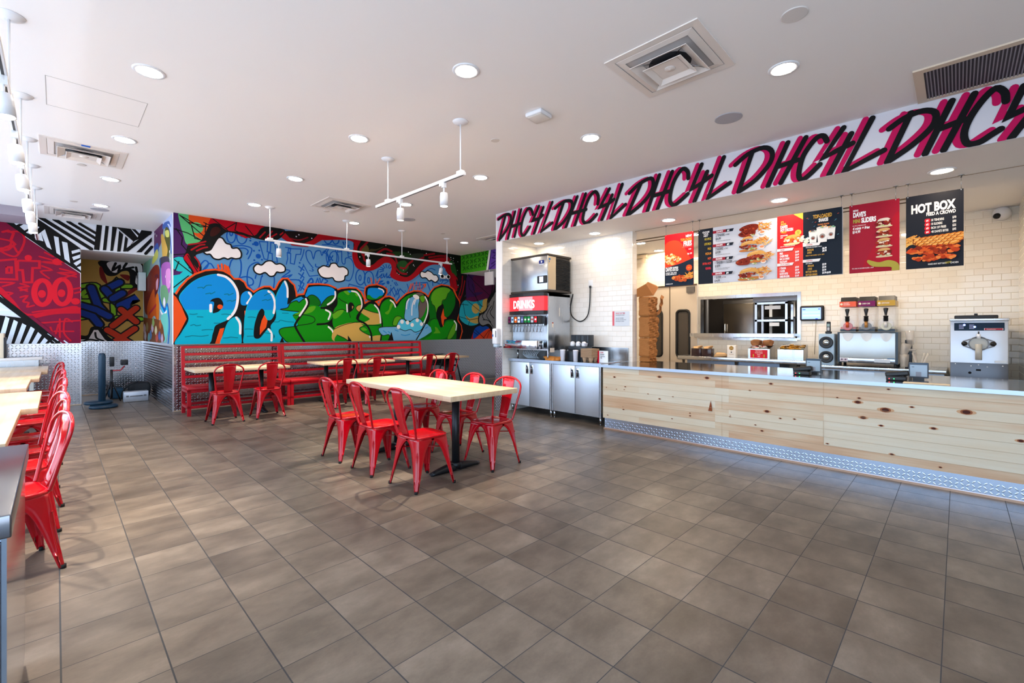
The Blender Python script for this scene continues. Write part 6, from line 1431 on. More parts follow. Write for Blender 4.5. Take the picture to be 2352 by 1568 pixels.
for k, (cl, nm, lq) in enumerate((('f0684c', 'STRAWBERRY DRAGONFRUIT', 'd01c24'), ('7a1c5c', 'CHERRY COKE', '2a1210'), ('c8a040', 'LEMONADE', 'd8cfa8'))):
    y = .2-k*.2; b = MB(); b.rbox(-.1, .3, y-.092, y+.092, .50, .80, .02); tk = b.build('tank', ACRYL, t); b = MB(); b.lathe((-.13, y, .565), [(.075, .035), (.08, .0), (.07, -.01)], ACRYL, 24, 'X'); b.box(-.09, .28, y-.08, y+.08, .505, .53, mat('liquid_'+lq, lq, .2)); b.lathe((-.128, y, .535), [(.05, 0), (.055, .03)], mat('liquid_'+lq, lq, .2), 20, 'X'); b.build('bowl', None, tk)
    b = MB(); b.lathe((-.15, y, .60), [(.024, 0), (.024, .06), (.028, .062), (.028, .07), (.012, .072), (.014, .1), (.026, .155), (.022, .17), (.001, .175)], BLACK, 16); b.build('tap_handle', None, tk); b = MB(); b.cyl((-.15, y, .52), .017, .08, mat('tap_'+lq, {'d01c24': 'd8542c', '2a1210': 'b88040', 'd8cfa8': 'e0dcd4'}[lq], .4), 14); b.build('tap_spout', None, tk)
    b = MB(); b.box(-.12, .30, y-.09, y+.09, .80, .87, paintmat(cl, .3)); b.rings([[Vector((x_, y+s_*.08, z_)) for x_, s_, z_ in ((-.1+q, -1, .87+r_), (-.1+q, 1, .87+r_), (.28-q*.3, 1, .87+r_), (.28-q*.3, -1, .87+r_))] for q, r_ in ((0, 0), (.04, .06))], BLACK, smooth=False); hd = b.build('flavour_header', None, tk)
    c = Canvas((-.1215, 0, 0), (0, -1, 0), (0, 0, 1), (-1, 0, 0)); c.disc(-y-.068, .835, .015, 'f4e8c8'); ws = nm.split(' ') if k == 0 else [nm]
    for i, w_ in enumerate(ws): c.text(w_, -y-.045, (.842 if len(ws) > 1 else .827)-i*.022, .015 if len(ws) > 1 else .018, 'fff0e8', .5 if k != 2 else .6)
    c.build('flavour_lettering', hd); b = MB(); b.box(-.10, .28, y-.085, y+.085, .465, .50, DKF); b.build('tank_base', None, tk)
# cup towers
t = thing('cup_and_lid_tower', 'clear plastic cups and lids nested in a black tube holder', 'cups', (7.62, .45, .885)); CUPM = mat('clear_plastic_cup', 'e8dccc', .12, 0, alpha=.45)
b = MB(); b.rbox(.0, .03, -.035, .035, 0, .36, .006, BLACK); b.build('holder', None, t)
for x, y, z, r, h, a in ((-.03, .04, .02, .05, .16, 0), (-.04, .05, .17, .052, .15, .25), (-.01, -.02, .30, .045, .18, -.05), (-.03, -.03, .22, .05, .03, 0)):
    b = MB(); b.lathe((0, 0, 0), [(r*.72, 0), (r*.95, h*.6), (r, h), (r*.9, h)], CUPM, 18); o = b.build('clear_cup', None, t, (x, y, z)); o.rotation_euler = (a, 0, 0)
for i, (x, y, a, b_) in enumerate(((7.58, .36, .25, .1), (7.60, .34, -.2, .05), (7.57, .33, -.35, -.1), (7.62, .37, .1, .2))): b = MB(); b.tube([(0, 0, 0), (math.sin(b_)*.2, math.sin(a)*.2, .2)], .012, CUPM, 8); tag(b.build('straw_sleeve', None, None, (x, y, .885)), ('farthest left', 'middle left', 'most slanted', 'farthest right')[i]+' of the clear plastic straws fanned out by the cup tower', 'straws', 'clear straws by the cup tower')
# soft serve machine
t = thing('frozen_custard_machine', 'tall white and steel soft serve machine with blue indicator lights', 'machine', (7.50, -.165, 0)); b = MB(); b.rbox(0, .62, -.235, .235, .15, 1.49, .008, mat('satin_white_steel', 'c3c9d1', .3, .35)); b.build('body', None, t)
b = MB(); b.rbox(-.012, .0, -.233, .233, .20, .99, .003); b.build('lower_panel', mat('black_steel_panel', '55565a', .3, .9), t); legs(t, (.06, .56), (-.18, .18), .03, .15, BLACK)
c = Canvas((-.001, 0, 0), (0, -1, 0), (0, 0, 1), (-1, 0, 0)); c.rect(-.2, .205, 1.365, 1.455, '26384c'); c.rect(.045, .195, 1.37, 1.393, 'e8d8d8'); c.rect(.05, .19, 1.372, 1.391, 'b4283c'); c.text('FrostyFactory', .065, 1.376, .011, 'f0d0d4', .85, .01, .2)
for x in (-.16, -.075): [c.rect(x, x+.04, 1.386+i*.014, 1.393+i*.014, 'aeb6dc') for i in range(4)]
BL_ = mat('led_blue', '3050ff', .4, emit=(.1, .2, 1), es=12); c.disc(-.115, 1.431, .010, BL_); c.disc(-.03, 1.408, .010, BL_); c.build('control_panel', t)
c = Canvas((-.013, 0, 0), (0, -1, 0), (0, 0, 1), (-1, 0, 0)); c.rect(-.02, .02, .90, .92, '141416'); c.disc(-.07, .875, .014, '141416'); [c.disc(x, z, .006, 'e0e0e0') for x, z in ((-.19, .975), (-.06, .955), (0, .97), (.07, .95), (.19, .965))]; c.rect(.13, .22, 1.0, 1.025, 'eef4fa'); c.build('panel_fittings', t)
b = MB(); b.cyl((-.05, 0, 1.215), .075, .05, mat('grey_door_plastic', 'b4b2a8', .3), 28, axis='X'); b.cyl((-.075, 0, 1.03), .028, .18, mat('grey_door_plastic', 'b4b2a8', .3), 16); b.cyl((-.07, 0, 1.275), .016, .05, WPL, 12); b.cyl((-.07, 0, 1.32), .006, .035, BLACK, 8); b.build('dispensing_head', None, t)
b = MB(); P = [(-.055, math.cos(a)*(.135 if abs(math.cos(a)) > .9 else .1), 1.215+math.sin(a)*.07) for a in [k*math.pi/8 for k in range(16)]]; b.tube(P, .005, STEELD, 6, closed=True); b.tube([(-.06, math.cos(k*math.pi/10)*.08, 1.215+math.sin(k*math.pi/10)*.08) for k in range(20)], .005, STEELD, 6, closed=True); b.build('wire_guard', None, t)
for y in (-.115, .115): b = MB(); b.lathe((-.06, y, 1.215), [(.001, -.02), (.026, -.012), (.026, .0), (.02, .03)], BLACK, 16, 'X'); b.build('knob', None, t)
b = MB(); b.rbox(.05, .5, -.16, .2, 1.50, 1.545, .01, BLACK); b.rbox(.25, .3, .0, .03, 1.545, 1.57, .004, BLACK); b.build('hopper_lid', None, t)
b = MB(); b.rbox(-.03, 0, -.24, .24, 1.478, 1.505, .004); b.build('top_trim', STEEL, t)
# ---------------- ceiling fixtures ----------------
def downlight(x, y, z, label, group, lm=None):
    t = thing('recessed_downlight', label, 'ceiling light', (x, y, z), 0, group)
    b = MB(); b.lathe((0, 0, 0), [(.076, -.004), (.082, -.008), (.098, -.008), (.104, -.002), (.104, 0)], WPL, 32); b.build('trim_ring', None, t)
    b = MB(); v = [b.bm.verts.new((.078*math.cos(k*math.pi/16), .078*math.sin(k*math.pi/16), -.005)) for k in range(32)]; b.face(v[::-1], lm or LAMP); b.recalc = False; b.build('diffuser', None, t)
    return t
rows = ((.50, (4.40, 6.16, 7.90, 9.68), 'left column of ceiling lights'), (2.20, (2.67, 4.40, 6.16, 7.89), 'middle column of ceiling lights'), (3.87, (.94, 2.69, 4.40, 6.18, 7.93), 'right column of ceiling lights'))
ORD = ('nearest', 'second', 'third', 'fourth', 'farthest')
for x, ys, nm in rows:
    for i, y in enumerate(ys): downlight(x, y, CZ, 'round recessed light, %s in the %s' % (ORD[i] if i < len(ys)-1 else 'farthest', nm), 'recessed lights in the dining ceiling')
downlight(6.49, 7.94, CZ, 'round recessed light near the far right corner by the green soffit', 'recessed lights in the dining ceiling')
for i, y in enumerate((.11, 1.47, 2.81, 4.01, 5.16)): downlight(5.88, y, SB, 'round recessed light under the lettered soffit, '+('nearest to the camera', 'above the white menu board', 'in front of the fries poster', 'above the niche worktop', 'farthest, above the ice machine')[i], 'recessed lights behind the soffit', KLAMP)
for (x, y), l in zip(((7.09, 3.90), (8.0, 4.02), (7.05, 2.93), (7.07, 1.75), (7.07, .60)), ('half hidden at the niche wall end', 'just in front of the double doors', 'between the fries poster and the menu', 'behind the wide menu board', 'behind the mini sliders poster')): downlight(x, y, SB, 'round recessed light '+l, 'recessed lights near the kitchen doors', RLAMP)
def cdisc(name, x, y, r, m, label, cat, h=.006, group=None, z=None): b = MB(); b.lathe((0, 0, 0), [(r*.93, -h), (r, -h*.6), (r, 0)] if h < .02 else [(r*.5, -h), (r*.9, -h*.8), (r, -h*.3), (r, 0)], m, 32); b.recalc = True; return tag(b.build(name, None, None, (x, y, z or CZ)), label, cat, group)
cdisc('ceiling_speaker', 4.413, 1.526, .118, SPK, 'grey round ceiling speaker nearest the lettered soffit', 'speaker'); cdisc('ceiling_speaker', 4.433, 6.995, .118, SPK, 'grey round ceiling speaker behind the hanging middle track', 'speaker'); cdisc('ceiling_speaker', .502, 10.015, .118, SPK, 'grey round ceiling speaker near the striped wall', 'speaker')
cdisc('ceiling_cover_plate', 3.256, .73, .075, mat('cover_plate', 'd9d4d0', .6), 'blank round cover plate near the top right of the ceiling', 'cover plate')
for (x, y), l in zip(((3.218, 3.433), (.212, 7.456), (.188, 9.657), (3.166, 7.477), (5.567, 7.503)), ('beside the hanging middle track', 'between the two left air vents', 'just before the farther left air vent', 'beside the far middle air vent', 'above the far end of the mural track')): cdisc('sprinkler_cover', x, y, .045, mat('sprinkler_white', 'd8d2cc', .5), 'small round sprinkler cover '+l, 'sprinkler')
b = MB(); b.rbox(-.09, .09, -.09, .09, -.035, 0, .012, WPL, Matrix.Rotation(.1, 4, 'Z')); b.rbox(-.08, .08, -.08, .08, -.045, -.03, .012, mat('access_point_cover', 'e2ded8', .4), Matrix.Rotation(.1, 4, 'Z')); tag(b.build('wireless_access_point', None, None, (3.109, 2.734, CZ)), 'square white wireless access point on the ceiling', 'access point')
b = MB()
for q in ((-.062, .564, 5.036, 5.040), (-.062, .564, 5.68, 5.684), (-.062, -.058, 5.036, 5.684), (.56, .564, 5.036, 5.684)): b.box(*q, CZ-.001, CZ)
struct(b.build('trim_6', mat('panel_joint', 'a9a5a2', .8)))
VD = mat('vent_dark', '1b1c20', .6, .3); VG = mat('vent_duct_grey', 'b9b4b2', .5)
def vent(x, y, label, s=.345, tape=False):
    t = thing('ceiling_air_diffuser', label, 'air vent', (x, y, CZ)); VW = mat('vent_white', 'e7dfd8', .4)
    def frame(o, i, z0, z1): b = MB(); b.rings([[Vector((sx_*r, sy_*r, z)) for sx_, sy_ in ((-1, -1), (1, -1), (1, 1), (-1, 1))] for r, z in ((o, z0), (o, z0-.008), (i, z1), (i+.002, z1+.004))], VW, (False, False), smooth=False); return b
    frame(s, s-.055, 0, -.006).build('outer_frame', None, t); frame(.27, .19, -.0, -.022).build('cone_ring', None, t) if 0 else None
    b = MB(); b.box(-.285, .285, -.285, .285, -.0035, -.0015, VG); b.lathe((0, 0, 0), [(.001, -.0045), (.15, -.0045), (.15, -.0036)], VD, 28); b.build('duct_opening', None, t)
    for r0, r1, z0, z1 in ((.285, .235, -.003, -.008), (.215, .15, -.045, -.012), (.145, .1, -.06, -.035)):
        b = MB(); b.rings([[Vector((sx_*r, sy_*r, z)) for sx_, sy_ in ((-1, -1), (1, -1), (1, 1), (-1, 1))] for r, z in ((r0, z0), (r0-.004, z0-.003), (r1, z1-.002), (r1, z1))], VW, (False, False), smooth=False); b.build('cone_ring', None, t)
    b = MB(); b.box(-.10, .10, -.10, .10, -.042, -.036, VW); b.lathe((0, 0, -.042), [(.04, 0), (.035, -.004), (.012, -.006), (.001, -.012)], VW, 20); b.build('centre_plate', None, t)
    b = MB(); [b.tube([(sx_*.2, sy_*.2, -.035), (sx_*.09, sy_*.09, -.006)], .003, STEEL, 5) for sx_ in (-1, 1) for sy_ in (-1, 1)]; b.build('spring_wires', None, t)
    if tape: b = MB(); b.box(-.03, .04, -.33, -.29, -.012, -.008); b.build('blue_tape', mat('blue_painters_tape', '1c68d0', .6), t)
vent(3.20, 1.52, 'large square ceiling air diffuser nearest the camera, top right'); vent(.218, 6.95, 'square ceiling air diffuser on the left with a strip of blue tape', tape=True); vent(.205, 10.64, 'square ceiling air diffuser right before the striped wall'); vent(3.185, 6.97, 'square ceiling air diffuser left of the hanging middle track'); vent(6.73, 7.06, 'square ceiling air diffuser half hidden behind the wing wall')
t = thing('return_air_grille', 'long ribbed grey return air grille beside the soffit lettering', 'air vent', (4.95, -.55, CZ)); b = MB()
for q in ((-.34, -.28, -.8, .80), (.28, .33, -.8, .8), (-.28, .28, .74, .80), (-.28, .28, -.8, -.74)): b.box(*q, -.012, 0)
b.build('frame', mat('grille_frame', 'd9c9b4', .5), t); b = MB(); b.box(-.28, .28, -.74, .74, -.003, 0, mat('grille_back', '55535b', .7)); [b.box(-.28, .28, -.74+k*.02, -.732+k*.02, -.011, -.003, mat('grille_slat', '8a8890', .5)) for k in range(74)]; b.build('slats', None, t)
# ---------------- track lights ----------------
def head(parent, p, aim, col=(1, .86, .7), watts=45, cone=62):
    x, y, z = p
    b = MB(); b.box(x-.017, x+.017, y-.017, y+.017, z-.05, z, WPL); b.cyl((x, y, z-.10), .008, .06, WPL, 10); 
    d = Vector(aim).normalized(); q = d.to_track_quat('-Z', 'Y').to_matrix().to_4x4(); M = Matrix.Translation((x, y, z-.10)) @ q
    s = MB(); s.lathe((0, 0, -.13), [(.001, .0), (.034, .0), (.040, -.004), (.040, .09), (.036, .125), (.03, .13), (.001, .13)], WPL, 24)
    b.merge(s.bm, WPL, M, True); o = b.build('spot_head', None, parent)
    s = MB(); v = [s.bm.verts.new(M @ Vector((.033*math.cos(k*math.pi/10), .033*math.sin(k*math.pi/10), -.1355))) for k in range(20)]; s.face(v[::-1], HEADL); s.recalc = False; s.build('lens', None, o)
    l = bpy.data.lights.new('spot_lamp', 'SPOT'); l.energy = watts; l.color = col; l.spot_size = math.radians(cone); l.spot_blend = .6; l.shadow_soft_size = .014
    lo = bpy.data.objects.new('spot_lamp', l); C.objects.link(lo); lo.parent = parent; lo.matrix_local = M @ Matrix.Translation((0, 0, -.14))
def track(label, a, b_, z, canopies, heads, group=None):
    cx, cy = (a[0]+b_[0])/2, (a[1]+b_[1])/2; t = thing('track_light', label, 'track light', (cx, cy, CZ)); ax = abs(a[0]-b_[0]) > .5
    a = (a[0]-cx, a[1]-cy); b_ = (b_[0]-cx, b_[1]-cy); zz = z-CZ
    b = MB()
    if ax: b.rbox(a[0], b_[0], -.018, .018, zz, zz+.03, .003, WPL); b.box(a[0]+.02, b_[0]-.02, -.006, .006, zz-.0006, zz, BLACK)
    else: b.rbox(-.018, .018, a[1], b_[1], zz, zz+.03, .003, WPL); b.box(-.006, .006, a[1]+.02, b_[1]-.02, zz-.0006, zz, BLACK)
    b.build('rail', None, t)
    for x, y in canopies:
        x -= cx; y -= cy; b = MB(); b.cyl((x, y, zz+.05), .0075, -zz-.05, WPL, 10); b.build('rod', None, t); b = MB(); b.lathe((x, y, 0), [(.02, -.03), (.05, -.022), (.072, -.008), (.075, 0)], WPL, 28); b.build('canopy', None, t); b = MB(); b.rbox(x-(.04 if ax else .022), x+(.04 if ax else .022), y-(.022 if ax else .04), y+(.022 if ax else .04), zz+.002, zz+.052, .004, WPL); b.build('rail_clamp', None, t)
    for (x, y, aim, w) in heads: 
        x -= cx; y -= cy; head(t, (x, y, zz), aim, watts=w); b = MB(); dx, dy = (.06, .018) if ax else (.018, .06); b.rbox(x-dx, x+dx*.3, y-dy*.3, y+dy, zz-.03, zz+.004, .003, WPL); b.build('adapter', None, t)
track('white track light with two lit spots hanging over the centre table', (2.70, 3.30), (2.70, 4.95), 2.83, ((2.70, 3.36), (2.70, 4.69)), ((2.70, 4.42, (.05, .1, -1), 170), (2.70, 3.62, (.02, .02, -1), 170)))
track('long white track light hanging in front of the cloud mural', (2.35, 7.87), (6.08, 7.87), 2.80, ((2.42, 7.87), (3.70, 7.87), (4.84, 7.87), (5.95, 7.87)), ((2.55, 7.87, (.05, .12, -1), 150), (4.12, 7.87, (.05, .1, -1), 150), (5.80, 7.87, (-.05, .25, -1), 150)))
track('white track light with six spots running along the window tables', (-.21, 1.6), (-.21, 10.4), 2.80, [(-.21, y) for y in (1.9, 3.1, 4.24, 5.61, 6.84, 7.91, 9.1, 10.2)][0:8], [(-.21, y, (.10, -.1, -1), w) for y, w in ((3.82, 160), (4.82, 160), (5.70, 130), (6.72, 110), (7.42, 90), (8.1, 90))])
# security camera dome, emergency lights, white box
t = thing('dome_camera', 'white dome security camera high in the right corner of the tiled wall', 'security camera', (8.12, -.38, 2.80)); b = MB(); b.lathe((.06, 0, 0), [(.001, -.12), (.05, -.11), (.075, -.07), (.085, -.02), (.085, .0), (.001, .01)], WPL, 28, 'X'); b.build('housing', None, t)
b = MB(); b.lathe((-.05, .045, -.035), [(.001, -.02), (.03, -.01), (.034, .02), (.034, .04)], BLACK, 20, 'X'); b.build('lens', None, t)
t = thing('emergency_light', 'twin white emergency lamps on the mural under the last cloud', 'emergency light', (6.92, 9.38, 2.73)); b = MB(); b.rbox(-.06, .10, -.06, -.005, -.05, .04, .015, WPL); b.build('body', None, t)
for x in (-.07, .12): b = MB(); b.lathe((x, -.10, 0), [(.055, -.03), (.058, -.01), (.03, .04), (.001, .045)], WPL, 20, 'Y'); b.lathe((x, -.131, 0), [(.001, 0), (.045, 0)], mat('reflector', 'dfe2e6', .5), 20, 'Y'); b.build('lamp_head', None, t)
t = thing('exit_box', 'plain white box sign hanging under the green soffit beside the wing wall', 'sign box', (7.64, 8.355, 2.50)) ; b = MB(); b.rbox(-.03, .03, -.16, .16, .0, .33, .01, mat('white_sign_face', 'c9c6cc', .5)); b.build('housing', None, t); b = MB(); b.cyl((0, 0, .33), .012, .04, WPL, 10); b.build('stem', None, t)
t = thing('emergency_light', 'twin emergency lamps high on the tiles, left of the double doors above the paper bags', 'emergency light', (8.18, 4.48, 2.79)); b = MB(); b.rbox(-.05, .015, -.14, .14, -.0, .07, .01, CREAM); b.build('body', None, t); b = MB(); b.lathe((-.06, -.10, -.05), [(.05, -.02), (.04, .03), (.01, .04)], CREAM, 16, 'X'); b.build('lamp_head', None, t)
b = MB(); b.tube([(6.30, 3.52, 2.70), (6.17, .0, 2.76)] if 0 else [(6.24, 3.50, 2.74), (6.24, -.0, 2.74)], .008, mat('dark_rail', '6a5a48', .4, .6), 6); b.tube([(6.24, 3.50, 2.70), (6.24, -.0, 2.70)], .006, mat('dark_rail', '6a5a48', .4, .6), 6); tag(b.build('sign_rail'), 'pair of thin metal rods running behind the hanging menu boards', 'rail')
t = thing('alcove_wall_unit', 'small white wall unit high at the right of the alcove', 'wall unit', (1.30, 12.6, 2.42)); b = MB(); b.rbox(-.06, .07, -.1, .1, -.2, .2, .01, mat('pale_unit', 'cfe0e6', .4)); b.build('housing', None, t)
# ---------------- hanging menu boards (plane facing the dining room) ----------------
def board(name, label, y0, y1, z0, z1, edge, draw, mounts, group='menu boards hanging over the counter'):
    t = thing(name, label, 'menu board', (6.17, (y0+y1)/2, (z0+z1)/2), 0, group); cy, cz = (y0+y1)/2, (z0+z1)/2; w, h = (y0-y1), (z1-z0)
    b = MB(); b.box(0, .008, -w/2, w/2, -h/2, h/2, paintmat(edge)); b.build('panel', None, t)
    c = Canvas((-.0005, w/2, -h/2), (0, -1, 0), (0, 0, 1), (-1, 0, 0), (0, w, 0, h), .0001, .0004, .42); draw(c, w, h); c.build('print', t)
    for y in mounts:
        b = MB(); b.cyl((.004, y-cy, h/2-.02), .006, .03, CHROME, 8); b.tube([(.004, y-cy, h/2), (.004, y-cy, SB-cz)], .0018, STEEL, 5); b.lathe((.004, y-cy, SB-cz), [(.006, -.025), (.008, -.01), (.026, -.004), (.026, 0)], CHROME, 14); b.build('hanger', None, t)
    return t
RN = random.Random(11)
def blobs(c, x, y, rx, ry, n, cols, r0, r1, ell=.7):
    for i in range(n):
        a = RN.uniform(0, 6.28); q = math.sqrt(RN.random()); px_, py_ = x+rx*q*math.cos(a), y+ry*q*math.sin(a); r = RN.uniform(r0, r1)
        P = [(px_+r*(1+RN.uniform(-.3, .2))*math.cos(k*math.pi/4), py_+r*ell*(1+RN.uniform(-.3, .2))*math.sin(k*math.pi/4)) for k in range(8)]; c.fill(P, RN.choice(cols), True)
def fries(c, x, y, rx, ry, n, cols=('d8822c', 'e8a04a', 'c06a20', 'f0b860'), L=.07, w=.010):
    for i in range(n):
        a = RN.uniform(0, 6.28); q = math.sqrt(RN.random()); px_, py_ = x+rx*q*math.cos(a), y+ry*q*math.sin(a); t = RN.uniform(-.9, .9); c.stroke([(px_-math.cos(t)*L/2, py_-math.sin(t)*L/2), (px_+math.cos(t)*L/2, py_+math.sin(t)*L/2)], w, RN.choice(cols))
CH = ('8a2c1a', 'a83a20', '6a1c12', 'b84a28', '7a2416'); BUN = 'dca254'; SL = ('b8c084', 'e0e0c0', '8a9c50'); CHO = ('d85c28', 'e87838', 'c04418', 'f09850')
def tender(c, x, y, s, a=.12): c.fill([(x-s, y-.0), (x-s*.5, y+.035), (x+s*.3, y+.05), (x+s, y+.03), (x+s*.9, y-.03), (x+s*.2, y-.04), (x-s*.6, y-.035)], CH[0], True); blobs(c, x, y+.005, s*.75, .028, 22, CH, .008, .02)
def slider(c, x, y, s=1):
    c.fill([(x-.11*s, y-.045*s), (x-.1*s, y-.075*s), (x+.1*s, y-.07*s), (x+.115*s, y-.03*s)], 'c87a3a', True); blobs(c, x, y-.035*s, .11*s, .015*s, 10, SL, .012*s, .022*s, .5); blobs(c, x-.01*s, y-.005*s, .125*s, .028*s, 26, CH, .012*s, .024*s)
    c.fill([(x-.105*s, y+.015*s), (x-.08*s, y+.065*s), (x+.02*s, y+.09*s), (x+.1*s, y+.07*s), (x+.12*s, y+.03*s), (x, y+.035*s)], BUN, True); c.stroke([(x-.07*s, y+.058*s), (x+.03*s, y+.078*s)], .01*s, 'eec080', True)
def combo(c, x, y, kind):
    fries(c, x+.16, y+.03, .09, .045, 34, L=.055, w=.008)
    if kind == 1: tender(c, x-.01, y+.03, .11); tender(c, x-.03, y-.035, .10)
    elif kind == 2: slider(c, x-.02, y+.06, .55); slider(c, x-.01, y-.02, .8)
    elif kind == 3: slider(c, x+.06, y+.02, .9); tender(c, x-.09, y-.03, .085)
    else: slider(c, x, y, .95)
    blobs(c, x+.05, y-.062, .06, .010, 8, SL, .010, .016, .4); c.disc(x+.15, y-.045, .03, 'f0e4dc', .023); c.disc(x+.15, y-.04, .025, 'e09060', .014)
def d_fries(c, w, h):
    c.rect(0, w, 0, h, 'd81a26'); c.fill([(0, h*.3), (0, h*.8), (w*.5, h*.85), (w*.9, h*.5), (w, h*.4), (w, h*.3)], 'f04428', True); c.fill([(0, 0), (w, 0), (w, h*.5), (w*.55, h*.42), (0, h*.36)], '1e2a3a')
    blobs(c, w*.25, h*.5, w*.3, h*.085, 60, ('f0a048', 'e88838', 'f4c070', 'f8e4b0', 'd86a2c', 'fff0d8'), .012, .026); blobs(c, w*.15, h*.55, w*.2, h*.07, 40, ('f0a048', 'f4c070', 'f8e4b0', 'd86a2c'), .012, .026)
    c.text('NEW!', w*.95, h*.90, .035, 'ffffff', .7, .03, align='R'); c.text('TOP-LOADED', w*.96, h*.835, .038, 'c8a83c', .5, .03, align='R'); c.text('FRIES', w*.95, h*.74, .068, 'ffffff', .55, .04, align='R'); c.text('CHEESE, BITES AND SAUCE', w*.95, h*.71, .014, 'f08c80', .6, 0, align='R')
    c.text('14.99', w*.93, h*.66, .018, 'ffffff', .7, .02, align='R'); c.text('790', w*.80, h*.57, .022, 'ffffff', .6, .03); c.text('1370', w*.89, h*.575, .022, 'ffffff', .5, .03)
    c.text("DAVE'S BITES", w*.05, h*.29, .058, 'ffffff', .40, .04); c.text('10 PIECES + FRIES  $14.99', w*.05, h*.245, .018, 'ffffff', .6, .03); c.text('NO SPICE | MEDIUM | HOT', w*.05, h*.215, .018, 'ffffff', .55, .03)
    c.fill([(w*.86+(.048 if k % 2 else .038)*math.cos(k*math.pi/12), h*.325+(.048 if k % 2 else .038)*math.sin(k*math.pi/12)) for k in range(24)], 'f05828'); c.text('TRY IT', w*.86, h*.315, .014, 'f8c040', .6, .03, align='C')
    blobs(c, w*.62, h*.14, w*.36, h*.05, 50, CHO, .014, .03); fries(c, w*.88, h*.19, .05, .04, 16, ('f0b050', 'e89838')); c.text('10 PIECES | $14.99', w*.06, h*.035, .014, 'ffffff', .7, .03)
def d_menu(c, w, h):
    # black heat column, white combos, red and black side panels
    wb_, ww_, wr_ = .196, .96, .37; x1 = wb_; x2 = wb_+.775; x3 = w-.371
    c.rect(0, w, 0, h, 'd9dce4'); c.rect(0, x1, 0, h, '1c222c')
    for i, s_ in enumerate(('CHOOSE', 'YOUR', 'HEAT')): c.text(s_, x1*.52, h-.055-i*.026, .02, 'ffffff', .85, .03, .1, 'C')
    for i, (s_, cl) in enumerate((('NO SPICE', 'c0b048'), ('LITE MILD', 'c8b030'), ('MILD', 'd0a030'), ('MEDIUM', 'd88c30'), ('HOT', 'e8602c'), ('EXTRA HOT', 'e84038'), ('REAPER.', 'e03048'))): c.text(s_, x1*.88, h-.155-i*.066, .03, cl, .5, .03, align='R')
    for i, (a, pr) in enumerate((('2 TENDERS', '$16.99'), ('2 SLIDERS', '$19.99'), ('1 TENDER + 1 SLIDER', '$18.99'), ('1 SLIDER', '$14.99'))):
        y = h-.065-i*.182-(.012 if i == 3 else 0); c.rect(x1, x1+.20, y-.018, y+.018, 'a02434'); c.fill([(x1+.165, y-.018), (x1+.25, y-.018), (x1+.265, y+.018), (x1+.165, y+.018)], '1e2632'); c.text("DAVE'S", x1+.045, y-.009, .02, 'ffffff', .95, .04, .15); c.text('#%d' % (i+1), x1+.182, y-.011, .024, 'ffffff', .8, .04)
        wd = c.text(a, x1+.035, y-.063, .034, '1c222c', .50, .015); c.text('w/ FRIES', x1+.045+wd, y-.06, .017, '3c424c', .6, .01); c.text(pr, x1+.035, y-.108, .034, '1c222c', .52, .015); c.text('served with kale slaw, pickles & Dave\'s sauce', x1+.035, y-.128, .010, '70747c', .75)
        if i == 2: c.text('served with bread, kale slaw and pickles', x1+.035, y-.143, .010, '70747c', .75)
        combo(c, x1+.45+(.02 if i == 2 else 0), y-.045, i+1)
    c.rect(x2, x3, 0, h, 'e2262a'); c.rect(x2, x3, 0, h*.46, 'ee4a40'); c.rect(x3, w, 0, h, '1b2430')
    c.fill([(x3-.10, h), (x3, h), (x3, h-.08)], 'c2bc48'); c.text("IT'S", x2+.04, h-.085, .02, 'c0b048', .7, .04); c.text('BACK!', x2+.04, h-.11, .02, 'c0b048', .7, .04); c.text("DAVE'S", x2+.035, h-.15, .034, 'ffffff', .5, .04); c.text('HOT CHICKEN', x2+.035, h-.19, .034, 'ffffff', .42, .04); c.text('NOT', x2+.04, h-.205, .024, 'e8a838', .8, .05, .2, slope=-.15)
    c.disc(x3-.05, h-.222, .033, 'c8bc50'); c.text('LIMITED', x3-.05, h-.218, .009, '7a6a20', .6, .02, align='C'); c.text('TIME', x3-.05, h-.234, .010, '7a6a20', .7, .02, align='C')
    c.text('SINGLE SLIDER', x2+.035, h-.245, .014, 'ffffff', .6, .03); c.text('$8.99', x2+.035, h-.268, .014, 'ffffff', .6, .03)
    cx_, cy_ = x2+.16, h-.305; c.fill([(cx_-.08, cy_+.01), (cx_-.05, cy_+.055), (cx_+.04, cy_+.065), (cx_+.09, cy_+.03), (cx_+.09, cy_)], 'f0b05c', True); blobs(c, cx_, cy_, .1, .03, 26, ('f07028', 'f8a050', 'fff0d8', 'e85820'), .012, .024); blobs(c, cx_+.12, cy_-.01, .04, .05, 16, ('f4ecd8', 'e8dcc0', 'fff8ec'), .014, .026); c.fill([(cx_-.08, cy_-.035), (cx_+.07, cy_-.03), (cx_+.05, cy_-.055), (cx_-.07, cy_-.055)], 'f6dca4', True)
    c.text('MADE WITH PICKLES, SLAW AND SAUCE', x2+.035, h-.375, .010, 'ffffff', .6, .02)
    def head_(x, y, s_, cl): c.fill([(x, y), (x+.16, y), (x+.175, y+.032), (x, y+.032)], 'f2f0ee'); c.text(s_, x+.035, y+.009, .014, cl, .9, .03, .1)
    head_(x2, h-.425, 'SIDES', 'c8403c'); head_(x2, h-.60, 'A LA CARTE', 'c8403c')
    for i, (a, pr) in enumerate((('FRIES', '$4.99'), ('CHEESE FRIES', '$6.49'), ('MAC & CHEESE', '$5.49'), ('KALE SLAW', '$4.99'))): c.text(a, x2+.028, h-.462-i*.033, .024, 'ffffff', .46, .04); c.text(pr, x2+.19, h-.458-i*.033, .022, 'ffffff', .55, .04)
